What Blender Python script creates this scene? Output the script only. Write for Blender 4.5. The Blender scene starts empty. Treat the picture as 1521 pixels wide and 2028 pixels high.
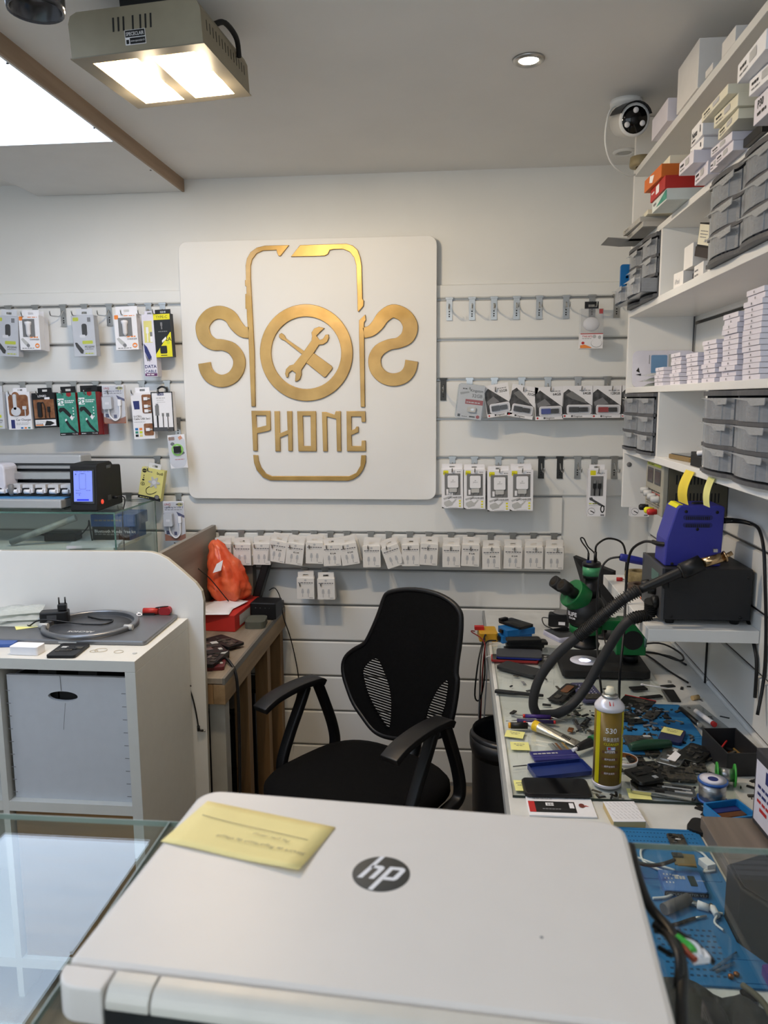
import bpy, bmesh, math, random
from mathutils import Matrix, Vector, Euler
PI = math.pi
random.seed(7)
SC = bpy.context.scene
COL = SC.collection

# ---------------------------------------------------------------- camera
F, CX, CY, EYE = 1530.0, 760.5, 1014.0, 1.615          # focal length in pixels of a 1521 x 2028 frame
_Y = Vector((906 - CX, -(790 - CY), -F)).normalized()
_X = Vector((17160, -114, 1530)); _X = (_X - _Y * _X.dot(_Y)).normalized()
_Z = _X.cross(_Y)
RW = Matrix((_X, _Y, _Z))                                # camera -> world
cam = bpy.data.cameras.new('camera')
cam.sensor_fit = 'VERTICAL'; cam.sensor_height = 36; cam.lens = F / 2028 * 36
cam.clip_start = .02; cam.clip_end = 50
cam.dof.use_dof = True; cam.dof.focus_distance = 2.6; cam.dof.aperture_fstop = 10
camo = bpy.data.objects.new('camera', cam); COL.objects.link(camo)
camo.matrix_world = Matrix.Translation((0, 0, EYE)) @ RW.to_4x4()
SC.camera = camo

def at(u, v, axis, val):
    """point where the sight line of a measured photo pixel meets the plane x/y/z = val"""
    d = RW @ Vector((u - CX, -(v - CY), -F))
    o = Vector((0, 0, EYE))
    return o + d * ((val - o[axis]) / d[axis])

# ---------------------------------------------------------------- world, exposure, lamps outside the fixtures
SC.view_settings.view_transform = 'Standard'; SC.view_settings.look = 'None'
SC.view_settings.gamma = 1; SC.view_settings.use_curve_mapping = False
SC.view_settings.exposure = 0.12
WORLD = 1.9
wd = bpy.data.worlds.new('world'); SC.world = wd; wd.use_nodes = True
bg = wd.node_tree.nodes['Background']; bg.inputs[0].default_value = (.80, .90, 1, 1); bg.inputs[1].default_value = WORLD
SC.cycles.max_bounces = 8; SC.cycles.diffuse_bounces = 4; SC.cycles.glossy_bounces = 4
SC.cycles.transmission_bounces = 8; SC.cycles.transparent_max_bounces = 12
SC.cycles.caustics_reflective = False; SC.cycles.caustics_refractive = False
SC.cycles.sample_clamp_indirect = 4
FLOOD, FLOOD_W, PANEL, SPOT = 26, 20, 4.8, 4.0

# ---------------------------------------------------------------- materials
def lin(c): 
    c /= 255.0
    return c / 12.92 if c <= .04045 else ((c + .055) / 1.055) ** 2.4
MATS = {}
def mat(name, rgb, rough=.5, metal=0, var=.06, scale=30, bump=0, bscale=200, spec=.5, emit=0, trans=0, ior=1.45, alpha=1, coat=0, stretch=None, rgb2=None):
    if name in MATS: return MATS[name]
    m = bpy.data.materials.new(name); m.use_nodes = True
    nt = m.node_tree; N = nt.nodes; L = nt.links
    b = N['Principled BSDF']
    col = [lin(x) for x in rgb] + [1]
    b.inputs['Roughness'].default_value = rough; b.inputs['Metallic'].default_value = metal
    b.inputs['Specular IOR Level'].default_value = spec
    b.inputs['IOR'].default_value = ior
    b.inputs['Transmission Weight'].default_value = trans; b.inputs['Alpha'].default_value = alpha
    b.inputs['Coat Weight'].default_value = coat
    tc = N.new('ShaderNodeTexCoord'); mp = N.new('ShaderNodeMapping')
    L.new(tc.outputs['Object'], mp.inputs['Vector'])
    if stretch: mp.inputs['Scale'].default_value = stretch
    nz = N.new('ShaderNodeTexNoise'); nz.inputs['Scale'].default_value = scale; nz.inputs['Detail'].default_value = 4
    L.new(mp.outputs[0], nz.inputs['Vector'])
    mx = N.new('ShaderNodeMix'); mx.data_type = 'RGBA'
    c2 = [lin(x) for x in rgb2] + [1] if rgb2 else [min(1, x * (1 - var)) for x in col[:3]] + [1]
    mx.inputs['A'].default_value = col; mx.inputs['B'].default_value = c2
    rp = N.new('ShaderNodeMapRange'); rp.inputs['From Min'].default_value = .38; rp.inputs['From Max'].default_value = .66
    L.new(nz.outputs['Fac'], rp.inputs['Value'])
    L.new(rp.outputs[0], mx.inputs['Factor']); L.new(mx.outputs['Result'], b.inputs['Base Color'])
    if bump:
        n2 = N.new('ShaderNodeTexNoise'); n2.inputs['Scale'].default_value = bscale; n2.inputs['Detail'].default_value = 3
        L.new(mp.outputs[0], n2.inputs['Vector'])
        bp = N.new('ShaderNodeBump'); bp.inputs['Strength'].default_value = bump; bp.inputs['Distance'].default_value = .002
        L.new(n2.outputs['Fac'], bp.inputs['Height']); L.new(bp.outputs[0], b.inputs['Normal'])
    if emit:
        b.inputs['Emission Color'].default_value = col; b.inputs['Emission Strength'].default_value = emit
    MATS[name] = m
    return m
def glassmat(name, rgb, rough=.02, alpha=.12, spec=.5):
    """thin sheet glass: mostly see-through, with a glossy coat"""
    if name in MATS: return MATS[name]
    m = bpy.data.materials.new(name); m.use_nodes = True
    nt = m.node_tree; N = nt.nodes; L = nt.links; N.remove(N['Principled BSDF'])
    out = N['Material Output']
    tr = N.new('ShaderNodeBsdfTransparent'); tr.inputs[0].default_value = [lin(x) for x in rgb] + [1]
    gl = N.new('ShaderNodeBsdfGlossy'); gl.inputs['Roughness'].default_value = rough; gl.inputs[0].default_value = (1, 1, 1, 1)
    df = N.new('ShaderNodeBsdfDiffuse'); df.inputs[0].default_value = [lin(x) for x in rgb] + [1]
    nz = N.new('ShaderNodeTexNoise'); nz.inputs['Scale'].default_value = 9
    mr = N.new('ShaderNodeMapRange'); mr.inputs['To Min'].default_value = alpha * .8; mr.inputs['To Max'].default_value = alpha * 1.2
    L.new(nz.outputs['Fac'], mr.inputs['Value'])
    m1 = N.new('ShaderNodeMixShader'); L.new(mr.outputs[0], m1.inputs[0]); L.new(tr.outputs[0], m1.inputs[1]); L.new(df.outputs[0], m1.inputs[2])
    ge = N.new('ShaderNodeNewGeometry'); dp = N.new('ShaderNodeVectorMath'); dp.operation = 'DOT_PRODUCT'
    L.new(ge.outputs['Incoming'], dp.inputs[0]); L.new(ge.outputs['Normal'], dp.inputs[1])
    def op(o, a, b=None):
        n = N.new('ShaderNodeMath'); n.operation = o
        for k, v in enumerate((a, b)):
            if v is None: continue
            if isinstance(v, (int, float)): n.inputs[k].default_value = v
            else: L.new(v, n.inputs[k])
        return n.outputs[0]
    f0 = .04 if spec > .4 else .025                      # Schlick reflectance, the same from both sides of the sheet
    fr = op('ADD', op('MULTIPLY', op('POWER', op('SUBTRACT', 1.0, op('ABSOLUTE', dp.outputs['Value'])), 5.0), 1 - f0), f0)
    m2 = N.new('ShaderNodeMixShader'); L.new(fr, m2.inputs[0]); L.new(m1.outputs[0], m2.inputs[1]); L.new(gl.outputs[0], m2.inputs[2])
    L.new(m2.outputs[0], out.inputs[0])
    MATS[name] = m
    return m
def woodmat(name, a, b, rough=.55, axis='Y', scale=14):
    st = {'X': (.12, 1, 1), 'Y': (1, .10, 1), 'Z': (1, 1, .10)}[axis]
    return mat(name, a, rough, rgb2=b, scale=scale, stretch=st, bump=.15, bscale=60)

WALL = mat('wall paint', (225, 225, 222), .62, var=.03, scale=5, bump=.05, bscale=400)
CEIL = mat('ceiling paint', (238, 236, 232), .8, var=.03, scale=4)
SLAT = mat('white melamine slat', (228, 228, 225), .30, var=.02, scale=6)
GROOVE = mat('aluminium groove insert', (150, 150, 148), .35, .8)
WHITE = mat('white lacquer', (232, 231, 228), .34, var=.025, scale=8)
WHITEM = mat('white matt board', (228, 227, 224), .55, var=.03, scale=8)
PAPER = mat('white paper', (236, 235, 238), .6, var=.03)
BOXW = mat('white card box', (232, 229, 226), .5, var=.03)
BOXL = mat('lilac white card box', (226, 221, 230), .5, var=.03)
CREAM = mat('cream card box', (226, 221, 200), .5, var=.04)
CHROME = mat('chrome', (190, 190, 188), .18, 1, var=.05)
STEEL = mat('brushed steel', (188, 188, 186), .30, 1, var=.08)
DKSTEEL = mat('dark steel', (70, 70, 68), .4, .9)
BLACK = mat('black plastic', (18, 18, 20), .45, var=.15)
BLACKM = mat('black matt plastic', (19, 19, 20), .65, var=.2)
BLACKG = mat('black gloss', (12, 12, 14), .08, var=.1)
RUBBER = mat('black rubber', (22, 22, 23), .55, var=.15)
MESHM = mat('black mesh cloth', (11, 11, 12), .9, var=.3, scale=120, bump=.4, bscale=700, spec=.15)
CHARC = mat('charcoal metal', (48, 48, 50), .5, .3, var=.1)
GREYP = mat('grey plastic', (120, 120, 120), .5)
DGREYP = mat('dark grey plastic', (74, 75, 78), .45)
LGREYP = mat('light grey plastic', (190, 190, 188), .45)
INK = mat('black print', (22, 22, 24), .5)
INKG = mat('grey print', (125, 125, 128), .55)
INKL = mat('pale grey print', (185, 185, 186), .55)
ORANGE = mat('orange print', (240, 140, 60), .5)
YELLOW = mat('yellow print', (232, 224, 30), .5)
LIME = mat('lime print', (205, 214, 50), .5)
LEMON = mat('pale yellow print', (222, 215, 132), .5)
RED = mat('red print', (190, 40, 40), .5)
BROWNP = mat('brown picture print', (120, 74, 44), .5, rgb2=(150, 104, 70), scale=40)
TEAL = mat('teal print', (52, 132, 116), .5, rgb2=(70, 150, 130), scale=60)
DRED = mat('dark red card', (150, 34, 36), .5)
NAVY = mat('navy print', (40, 50, 110), .5)
PURPLE = mat('purple print', (96, 40, 96), .5)
BLUE = mat('blue plastic', (22, 110, 178), .4)
CLEAR = glassmat('clear plastic', (245, 246, 248), .08, .05, .3)
CLEARG = glassmat('grey clear plastic', (225, 228, 230), .10, .07, .3)
GLASS = glassmat('sheet glass', (246, 251, 248), .01, .008)
GLASSEDGE = mat('green glass edge', (64, 100, 90), .1, rgb2=(112, 146, 136), scale=12, stretch=(.3, .3, 4))
GOLD = mat('gold lacquer', (182, 146, 82), .36, .5, rgb2=(160, 126, 66), scale=9, bump=.12, bscale=90, coat=.3)
POSTIT = mat('yellow sticky paper', (250, 230, 158), .7, var=.04)
NEONP = mat('pale yellow sticky paper', (232, 229, 146), .7, var=.04)

# ---------------------------------------------------------------- mesh builder
_TXT = {}
def text_geo(s, bold=0):
    k = (s, bold)
    if k in _TXT: return _TXT[k]
    cu = bpy.data.curves.new('t', 'FONT'); cu.body = s; cu.size = 1; cu.resolution_u = 2; cu.offset = bold
    ob = bpy.data.objects.new('t', cu)
    me = bpy.data.meshes.new_from_object(ob)
    vs = [v.co.copy() for v in me.vertices]; fs = [tuple(p.vertices) for p in me.polygons]
    bpy.data.objects.remove(ob); bpy.data.curves.remove(cu); bpy.data.meshes.remove(me)
    if vs:
        x0 = min(v.x for v in vs); x1 = max(v.x for v in vs); y0 = min(v.y for v in vs); y1 = max(v.y for v in vs)
    else: x0 = y0 = 0; x1 = y1 = 1
    _TXT[k] = (vs, fs, x0, x1, y0, y1)
    return _TXT[k]
def rr(w, h, r, n=4, cx=0, cy=0):
    r = min(r, w / 2 - 1e-5, h / 2 - 1e-5); P = []
    for (sx, sy, a0) in ((1, 1, 0), (-1, 1, 90), (-1, -1, 180), (1, -1, 270)):
        for i in range(n + 1):
            a = math.radians(a0 + 90 * i / n)
            P.append((cx + sx * (w / 2 - r) + r * math.cos(a), cy + sy * (h / 2 - r) + r * math.sin(a)))
    return P
def ell(rx, ry, n=20, cx=0, cy=0): return [(cx + rx * math.cos(2 * PI * i / n), cy + ry * math.sin(2 * PI * i / n)) for i in range(n)]
def smooth_path(pts, k=5, closed=False):
    pts = [Vector(p) for p in pts]; n = len(pts)
    if n < 3: return pts
    out = []
    rng = range(n if closed else n - 1)
    for i in rng:
        if closed: p0, p1, p2, p3 = pts[(i - 1) % n], pts[i], pts[(i + 1) % n], pts[(i + 2) % n]
        else: p0, p1, p2, p3 = pts[max(i - 1, 0)], pts[i], pts[i + 1], pts[min(i + 2, n - 1)]
        for j in range(k):
            t = j / k
            out.append(.5 * ((2 * p1) + (p2 - p0) * t + (2 * p0 - 5 * p1 + 4 * p2 - p3) * t * t + (3 * p1 - p0 - 3 * p2 + p3) * t ** 3))
    if not closed: out.append(pts[-1])
    return out
class MB:
    def __init__(s): s.v = []; s.f = []; s.m = []; s.sm = []; s.xf = None
    def add(s, vs, fs, m, smooth=False):
        o = len(s.v)
        for v in vs:
            v = Vector(v); s.v.append(s.xf @ v if s.xf else v)
        for f in fs: s.f.append([o + i for i in f]); s.m.append(m); s.sm.append(smooth)
        return s
    def box(s, x0, x1, y0, y1, z0, z1, m):
        return s.add([(x, y, z) for z in (z0, z1) for y in (y0, y1) for x in (x0, x1)],
              [(0, 2, 3, 1), (4, 5, 7, 6), (0, 1, 5, 4), (2, 6, 7, 3), (0, 4, 6, 2), (1, 3, 7, 5)], m)
    def prism(s, P, d0, d1, m, axis='y', cap=None, smooth=False):
        n = len(P)
        a = sum(P[i][0] * P[(i + 1) % n][1] - P[(i + 1) % n][0] * P[i][1] for i in range(n))
        if a < 0: P = P[::-1]
        if axis == 'y': V = [(x, d0, z) for x, z in P] + [(x, d1, z) for x, z in P]; flip = False
        elif axis == 'z': V = [(x, y, d0) for x, y in P] + [(x, y, d1) for x, y in P]; flip = True
        else: V = [(d0, y, z) for y, z in P] + [(d1, y, z) for y, z in P]; flip = True
        f0 = list(range(n)); f1 = list(range(2 * n - 1, n - 1, -1))
        sd = [(i, i + n, (i + 1) % n + n, (i + 1) % n) for i in range(n)]
        if flip: f0 = f0[::-1]; f1 = f1[::-1]; sd = [q[::-1] for q in sd]
        if d1 < d0: f0 = f0[::-1]; f1 = f1[::-1]; sd = [q[::-1] for q in sd]
        o = len(s.v); s.add(V, sd, m, smooth); 
        for f in (f0, f1): s.f.append([o + i for i in f]); s.m.append(cap or m); s.sm.append(False)
        return s
    def flat(s, P, y, m):
        n = len(P); a = sum(P[i][0] * P[(i + 1) % n][1] - P[(i + 1) % n][0] * P[i][1] for i in range(n))
        if a < 0: P = P[::-1]
        return s.add([(x, y, z) for x, z in P], [list(range(n))], m)
    def rect(s, x0, x1, z0, z1, y, m): return s.add([(x0, y, z0), (x1, y, z0), (x1, y, z1), (x0, y, z1)], [(0, 1, 2, 3)], m)
    def cyl(s, p0, p1, r0, m, r1=None, n=14, cap=True):
        p0, p1 = Vector(p0), Vector(p1); r1 = r0 if r1 is None else r1
        d = (p1 - p0).normalized(); a = d.orthogonal().normalized(); b = d.cross(a)
        V = [p + (a * math.cos(2 * PI * i / n) + b * math.sin(2 * PI * i / n)) * r for p, r in ((p0, r0), (p1, r1)) for i in range(n)]
        s.add(V, [(i, (i + 1) % n, n + (i + 1) % n, n + i) for i in range(n)], m, True)
        if cap:
            o = len(s.v) - 2 * n
            s.f.append([o + i for i in range(n - 1, -1, -1)]); s.f.append([o + n + i for i in range(n)]); s.m += [m, m]; s.sm += [False, False]
        return s
    def lathe(s, prof, m, n=20, c=(0, 0, 0), ax='z', mats=None):
        o = len(s.v); c = Vector(c); k = len(prof); V = []
        for r, h in prof:
            for i in range(n):
                a = 2 * PI * i / n; p = (r * math.cos(a), r * math.sin(a), h)
                if ax == 'y': p = (p[0], -h, p[1])
                if ax == 'x': p = (h, p[0], p[1])
                V.append(c + Vector(p))
        s.add(V, [], m)
        hollow = k >= 4 and abs(prof[0][0] - prof[-1][0]) < 1e-6 and prof[0][0] > .004 and prof[0][0] < max(p[0] for p in prof) - 1e-6
        if hollow:
            for i in range(n): s.f.append([o + (k - 1) * n + i, o + (k - 1) * n + (i + 1) % n, o + (i + 1) % n, o + i]); s.m.append(m); s.sm.append(False)
        for j in range(k - 1):
            for i in range(n):
                s.f.append([o + j * n + i, o + j * n + (i + 1) % n, o + (j + 1) * n + (i + 1) % n, o + (j + 1) * n + i]); s.m.append(mats[j] if mats else m); s.sm.append(True)
        if not hollow:
            s.f.append([o + i for i in range(n - 1, -1, -1)]); s.f.append([o + (k - 1) * n + i for i in range(n)]); s.m += [m, m]; s.sm += [False, False]
        return s
    def tube(s, pts, r, m, n=8, k=5, closed=False, rad=None, raw=False):
        P = [Vector(p) for p in pts] if raw else smooth_path(pts, k, closed); N = len(P); o = len(s.v)
        nrm = None; V = []
        for i, p in enumerate(P):
            d = (P[(i + 1) % N] - P[i - 1]) if closed else (P[min(i + 1, N - 1)] - P[max(i - 1, 0)])
            d = d.normalized() if d.length > 1e-9 else Vector((0, 0, 1))
            if nrm is None: nrm = d.orthogonal().normalized()
            nrm = nrm - d * nrm.dot(d)
            nrm = nrm.normalized() if nrm.length > 1e-6 else d.orthogonal().normalized()
            b = d.cross(nrm); q = rad(i / max(1, N - 1)) if rad else r
            V += [p + (nrm * math.cos(2 * PI * j / n) + b * math.sin(2 * PI * j / n)) * q for j in range(n)]
        R = N if closed else N - 1
        s.add(V, [(i * n + j, i * n + (j + 1) % n, ((i + 1) % N) * n + (j + 1) % n, ((i + 1) % N) * n + j) for i in range(R) for j in range(n)], m, True)
        if not closed:
            s.f.append([o + j for j in range(n - 1, -1, -1)]); s.f.append([o + (N - 1) * n + j for j in range(n)]); s.m += [m, m]; s.sm += [False, False]
        return s
    def ball(s, c, r, m, n=12, sc=(1, 1, 1)):
        h = n // 2; pr = [(max(1e-4, math.sin(PI * i / h)), -math.cos(PI * i / h)) for i in range(h + 1)]
        V = []; o = len(s.v); c = Vector(c)
        for rr_, z in pr:
            for i in range(n): V.append(c + Vector((rr_ * math.cos(2 * PI * i / n) * r * sc[0], rr_ * math.sin(2 * PI * i / n) * r * sc[1], z * r * sc[2])))
        return s.add(V, [(j * n + i, j * n + (i + 1) % n, (j + 1) * n + (i + 1) % n, (j + 1) * n + i) for j in range(h) for i in range(n)], m, True)
    def text(s, t, x, z, size, y, m, al='l', bold=0, wid=None):
        """flat lettering in the local XZ plane, facing -Y; size = cap height"""
        vs, fs, x0, x1, y0, y1 = text_geo(t, bold)
        k = size / .70; kx = k
        if wid: kx = wid / (x1 - x0)
        off = {'l': x0, 'c': (x0 + x1) / 2, 'r': x1}[al]
        return s.add([(x + (v.x - off) * kx, y, z + v.y * k) for v in vs], fs, m)
    def build(s, name, parent=None, bev=0, seg=2, label=None, loc=None, rot=None, solid=0):
        me = bpy.data.meshes.new(name); me.from_pydata([tuple(v) for v in s.v], [], s.f)
        ms = []
        for m in s.m:
            if m not in ms: ms.append(m)
        for m in ms: me.materials.append(m)
        ix = {m: i for i, m in enumerate(ms)}
        me.polygons.foreach_set('material_index', [ix[m] for m in s.m])
        me.polygons.foreach_set('use_smooth', [bool(x) for x in s.sm])
        me.update()
        o = bpy.data.objects.new(name, me); COL.objects.link(o)
        if parent: o.parent = parent
        if loc is not None: o.location = loc
        if rot is not None: o.rotation_euler = rot
        if label: o['label'] = label
        if bev:
            b = o.modifiers.new('bevel', 'BEVEL'); b.width = bev; b.segments = seg; b.limit_method = 'ANGLE'; b.angle_limit = .7
            b.harden_normals = False
        return o
def tag(o, label, cat, group=None):
    o['label'] = label; o['category'] = cat
    if group: o['group'] = group
    return o
def thing(name, label, cat, loc=(0, 0, 0), rot=(0, 0, 0), group=None):
    o = bpy.data.objects.new(name, None); COL.objects.link(o); o.empty_display_size = .05
    o.location = loc; o.rotation_euler = rot
    return tag(o, label, cat, group)
def dup(root, loc=None, rot=None, label=None, group=None):
    r = root.copy(); COL.objects.link(r)
    if loc is not None: r.location = loc
    if rot is not None: r.rotation_euler = rot
    if label: r['label'] = label
    if group: r['group'] = group
    for ch in list(root.children):
        c = ch.copy(); COL.objects.link(c); c.parent = r
        for g in list(ch.children):
            d = g.copy(); COL.objects.link(d); d.parent = c
    return r
def struct(o): o['kind'] = 'structure'; return o
def art(mb, items, w, h, y=-.0004, x0=None, z0=None):
    """flat print on a front face of w x h whose lower left corner is (x0, z0); coordinates 0..1 from top left"""
    x0 = -w / 2 if x0 is None else x0; z0 = -h if z0 is None else z0
    X = lambda a: x0 + a * w; Z = lambda b: z0 + (1 - b) * h
    for i, it in enumerate(items):
        yy = y - i * .00006; k = it[0]
        if k == 'r': mb.rect(X(it[1]), X(it[3]), Z(it[4]), Z(it[2]), yy, it[5])
        elif k == 'e': mb.flat(ell(it[3] * w, it[4] * h, 16, X(it[1]), Z(it[2])), yy, it[5])
        elif k == 'p': mb.flat([(X(a), Z(b)) for a, b in it[1]], yy, it[2])
        elif k == 'rr': mb.flat(rr((it[3] - it[1]) * w, (it[4] - it[2]) * h, it[6], 3, X((it[1] + it[3]) / 2), Z((it[2] + it[4]) / 2)), yy, it[5])
        elif k == 't': mb.text(it[4], X(it[1]), Z(it[2]), it[3] * h, yy, it[5], it[6] if len(it) > 6 else 'l', it[7] if len(it) > 7 else 0)
        elif k == 'l':   # a line of fine print
            n = it[6] if len(it) > 6 else 5; a, b, c, hh = it[1], it[2], it[3], it[4]; rnd = random.Random(int(a * 997 + b * 3331))
            x = a
            while x < c:
                ww = min((c - a) / n * rnd.uniform(.6, 1.1), c - x)
                mb.rect(X(x), X(x + ww * .8), Z(b), Z(b - hh), yy, it[5]); x += ww
    return mb
# ================================================================ the room
YB, XR, ZC = 3.06, .745, 2.465                            # back wall, right wall, ceiling
FLOORM = woodmat('grey brown laminate floor', (150, 138, 122), (112, 102, 90), .45, 'Y', 16)
mb = MB().box(-3.3, XR + .1, -1.5, YB + .1, -.05, 0, FLOORM); struct(mb.build('floor'))
mb = MB().box(-3.3, XR + .1, -1.5, YB + .1, ZC, ZC + .05, CEIL); struct(mb.build('ceiling'))
wb = MB().box(-3.2, XR + .1, YB + .012, YB + .1, 0, ZC, WALL); wallb = struct(wb.build('wall_back'))
wr = MB().box(XR + .012, XR + .1, -1.5, YB + .012, 0, ZC, WALL); wallr = struct(wr.build('wall_right'))
wl = MB().box(-3.3, -3.2, -1.5, YB + .1, 0, ZC, WALL); struct(wl.build('wall_left'))
wf = MB()                                                # unseen shop front added behind the camera, its opening shaped to limit low daylight
for a in ((-3.3, XR + .1, 0, .95), (-3.3, XR + .1, 2.38, ZC), (-3.3, -2.9, .95, 2.38), (.55, XR + .1, .95, 2.38)): wf.box(a[0], a[1], -1.55, -1.5, a[2], a[3], WALL)
struct(wf.build('unseen_front_wall'))
# slatwall boards: one board per row, recessed groove with an aluminium insert between rows
def slat(parent, a, b, z0, z1, side='back', insert=True):
    m = MB()
    if side == 'back':
        m.prism([(YB, z0 + .005), (YB + .004, z0), (YB + .012, z0), (YB + .012, z1), (YB + .008, z1), (YB + .004, z1 - .002), (YB, z1 - .004)], a, b, SLAT, 'x')
        if insert: m.box(a, b, YB + .0095, YB + .0119, z1 - .001, z1 + .008, GROOVE)
    else:
        m.prism([(XR, z0 + .005), (XR + .004, z0), (XR + .012, z0), (XR + .012, z1), (XR + .004, z1 - .002), (XR, z1 - .004)], a, b, SLAT, 'y')
        m.box(XR + .0095, XR + .0119, a, b, z1 - .001, z1 + .008, DKSTEEL)
    return m.build('slat', parent)
GR = [1.993 - .1522 * k for k in range(14)]               # groove heights
ztop = at(920, 563, 1, YB).z
slat(wallb, -3.2, XR, GR[0] + .004, ztop + .001, 'back', False)
for k in range(13):
    z1, z0 = GR[k] - .004, GR[k + 1] + .004
    slat(wallb, -3.2, XR if k < 5 else .413, max(z0, .001), z1)
for k in range(-2, 13):
    z1 = 1.993 - .1522 * k + .004; z0 = z1 - .1442
    slat(wallr, -.2, YB - .002, max(z0, .001), z1, 'right')
sk = MB().box(.42, XR, YB - .004, YB + .012, 0, .07, WHITEM); struct(sk.build('baseboard_back'))
# dropped ceiling board with the lit panel and its bare wood edge
ZP = 2.42; XP0, XP1 = -1.66, -1.063
LEDM = mat('lit diffuser', (210, 228, 255), .4, emit=PANEL, var=0)
lp = thing('ceiling_light', 'large glowing white ceiling panel set in a dropped white board at the left', 'ceiling light', ((XP0 + XP1) / 2, 2.0, ZP))
y0p, y1p, xl0, xl1 = -.9, 2.473, XP0 + .03, XP1 - .018
fm = MB(); cx = (XP0 + XP1) / 2
def lbox(mb, x0, x1, y0, y1, z0, z1, m, c): return mb.box(x0 - c[0], x1 - c[0], y0 - c[1], y1 - c[1], z0 - c[2], z1 - c[2], m)
C0 = (cx, 2.0, ZP)
lbox(fm, XP0, XP1 - .008, y1p, YB + .006, ZP, ZC, WHITEM, C0)
lbox(fm, XP0, xl0, y0p, y1p, ZP, ZC, WHITEM, C0); lbox(fm, xl1, XP1 - .008, y0p, y1p, ZP, ZC, WHITEM, C0)
fm.build('frame', lp)
df = MB(); lbox(df, xl0, xl1, y0p, y1p, ZP + .008, ZP + .014, LEDM, C0)
df.build('diffuser', lp, label='glowing white diffuser')
EDGEW = woodmat('bare wood edge', (172, 148, 124), (150, 126, 104), .6, 'Y', 20)
eg = MB(); lbox(eg, XP1 - .008, XP1, y0p, YB + .006, ZP - .002, ZC, EDGEW, C0); eg.build('edge_strip', lp, label='bare wood edge strip')
for yy in (1.1, 1.9, 2.35, 2.78):
    MB().cyl((XP1 - .02 - cx, yy - 2.0, -.0015), (XP1 - .02 - cx, yy - 2.0, .001), .0035, DKSTEEL, n=8).build('screw', lp)
# flood lamp
FLW = mat('taupe painted metal', (150, 142, 122), .5, .2, var=.06, bump=.05, bscale=600)
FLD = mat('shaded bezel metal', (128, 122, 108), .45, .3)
HOT = mat('lit halogen reflector', (255, 206, 140), .3, emit=FLOOD, var=0)
REFL = mat('lamp reflector', (240, 220, 180), .25, .6)
fl = thing('flood_lamp', 'taupe twin ceiling flood lamp with two glowing windows and side vents', 'flood lamp', (-.648, 1.79, 2.326), (math.radians(2.5), math.radians(-2.6), math.radians(-2.4)))
W2, L2, HB = .141, .155, .085
h = MB()
P = rr(2 * W2, HB, .018, 3, 0, HB / 2)
P = [(-W2, 0), (W2, 0), (W2, HB - .02), (W2 - .006, HB - .006), (W2 - .02, HB), (-W2 + .02, HB), (-W2 + .006, HB - .006), (-W2, HB - .02)]
# open-bottomed shell: walls and lid
h.box(-W2, W2, -L2, -L2 + .004, 0, HB - .02, FLW); h.box(-W2, W2, L2 - .004, L2, 0, HB - .02, FLW)
h.box(-W2, -W2 + .004, -L2 + .004, L2 - .004, 0, HB - .02, FLW); h.box(W2 - .004, W2, -L2 + .004, L2 - .004, 0, HB - .02, FLW)
h.prism([(-W2, HB - .02), (W2, HB - .02), (W2 - .006, HB - .006), (W2 - .02, HB), (-W2 + .02, HB), (-W2 + .006, HB - .006)], -L2, L2, FLW, 'y')
h.build('housing', fl)
bz = MB()
bz.box(-W2 - .003, W2 + .003, -L2 - .003, -L2 + .03, -.002, 0, FLD); bz.box(-W2 - .003, W2 + .003, L2 - .025, L2 + .003, -.002, 0, FLD)
bz.box(-W2 - .003, -W2 + .03, -L2 + .03, L2 - .025, -.002, 0, FLD); bz.box(W2 - .03, W2 + .003, -L2 + .03, L2 - .025, -.002, 0, FLD)
bz.box(-.014, .014, -L2 + .03, L2 - .025, -.002, 0, FLD)
bz.build('bezel', fl)
for sx in (-1, 1):
    xa, xb = (-W2 + .03, -.014) if sx < 0 else (.014, W2 - .03)
    r_ = MB(); r_.add([(xa, -L2 + .03, 0), (xb, -L2 + .03, 0), (xb, L2 - .025, 0), (xa, L2 - .025, 0), (xa + .02, -L2 + .05, .045), (xb - .02, -L2 + .05, .045), (xb - .02, L2 - .045, .045), (xa + .02, L2 - .045, .045)],
        [(0, 4, 5, 1), (1, 5, 6, 2), (2, 6, 7, 3), (3, 7, 4, 0), (4, 7, 6, 5)], REFL)
    rf = r_.build('reflector', fl)
    b_ = MB(); b_.cyl(((xa + xb) / 2, -.10, .022), ((xa + xb) / 2, .105, .022), .016, HOT, n=10); b_.build('lamp_tube', rf, label='glowing lamp tube')
    la = bpy.data.lights.new('flood', 'POINT'); la.shadow_soft_size = .016; la.energy = FLOOD_W; la.color = (1, .80, .55)
    lo = bpy.data.objects.new('flood_light', la); COL.objects.link(lo); lo.parent = fl; lo.location = ((xa + xb) / 2, .06, .003); lo['kind'] = 'helper'
v = MB()
for i, x in enumerate((-.045, -.034, -.023, -.003, .013, .024, .035)): v.prism([(x - .0018, .040), (x + .0018, .040), (x + .0018 + .002, .066), (x - .0018 + .002, .066)], -L2 - .0006, -L2 + .001, BLACKM, 'y')
for i in range(14): v.box(W2 - .001, W2 + .0006, -L2 + .03 + i * .019, -L2 + .0325 + i * .019, .034, .054, BLACKM)
v = v.build('vent_slots', fl); v['kind'] = 'stuff'
l_ = MB(); l_.rect(-.022, .022, .012, .040, -L2 - .0004, PAPER)
l_.rect(-.021, .021, .0265, .0392, -L2 - .0006, INK); l_.text('SPECECLAIR', 0, .0292, .0066, -L2 - .0008, PAPER, 'c', .01, .038)
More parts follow.
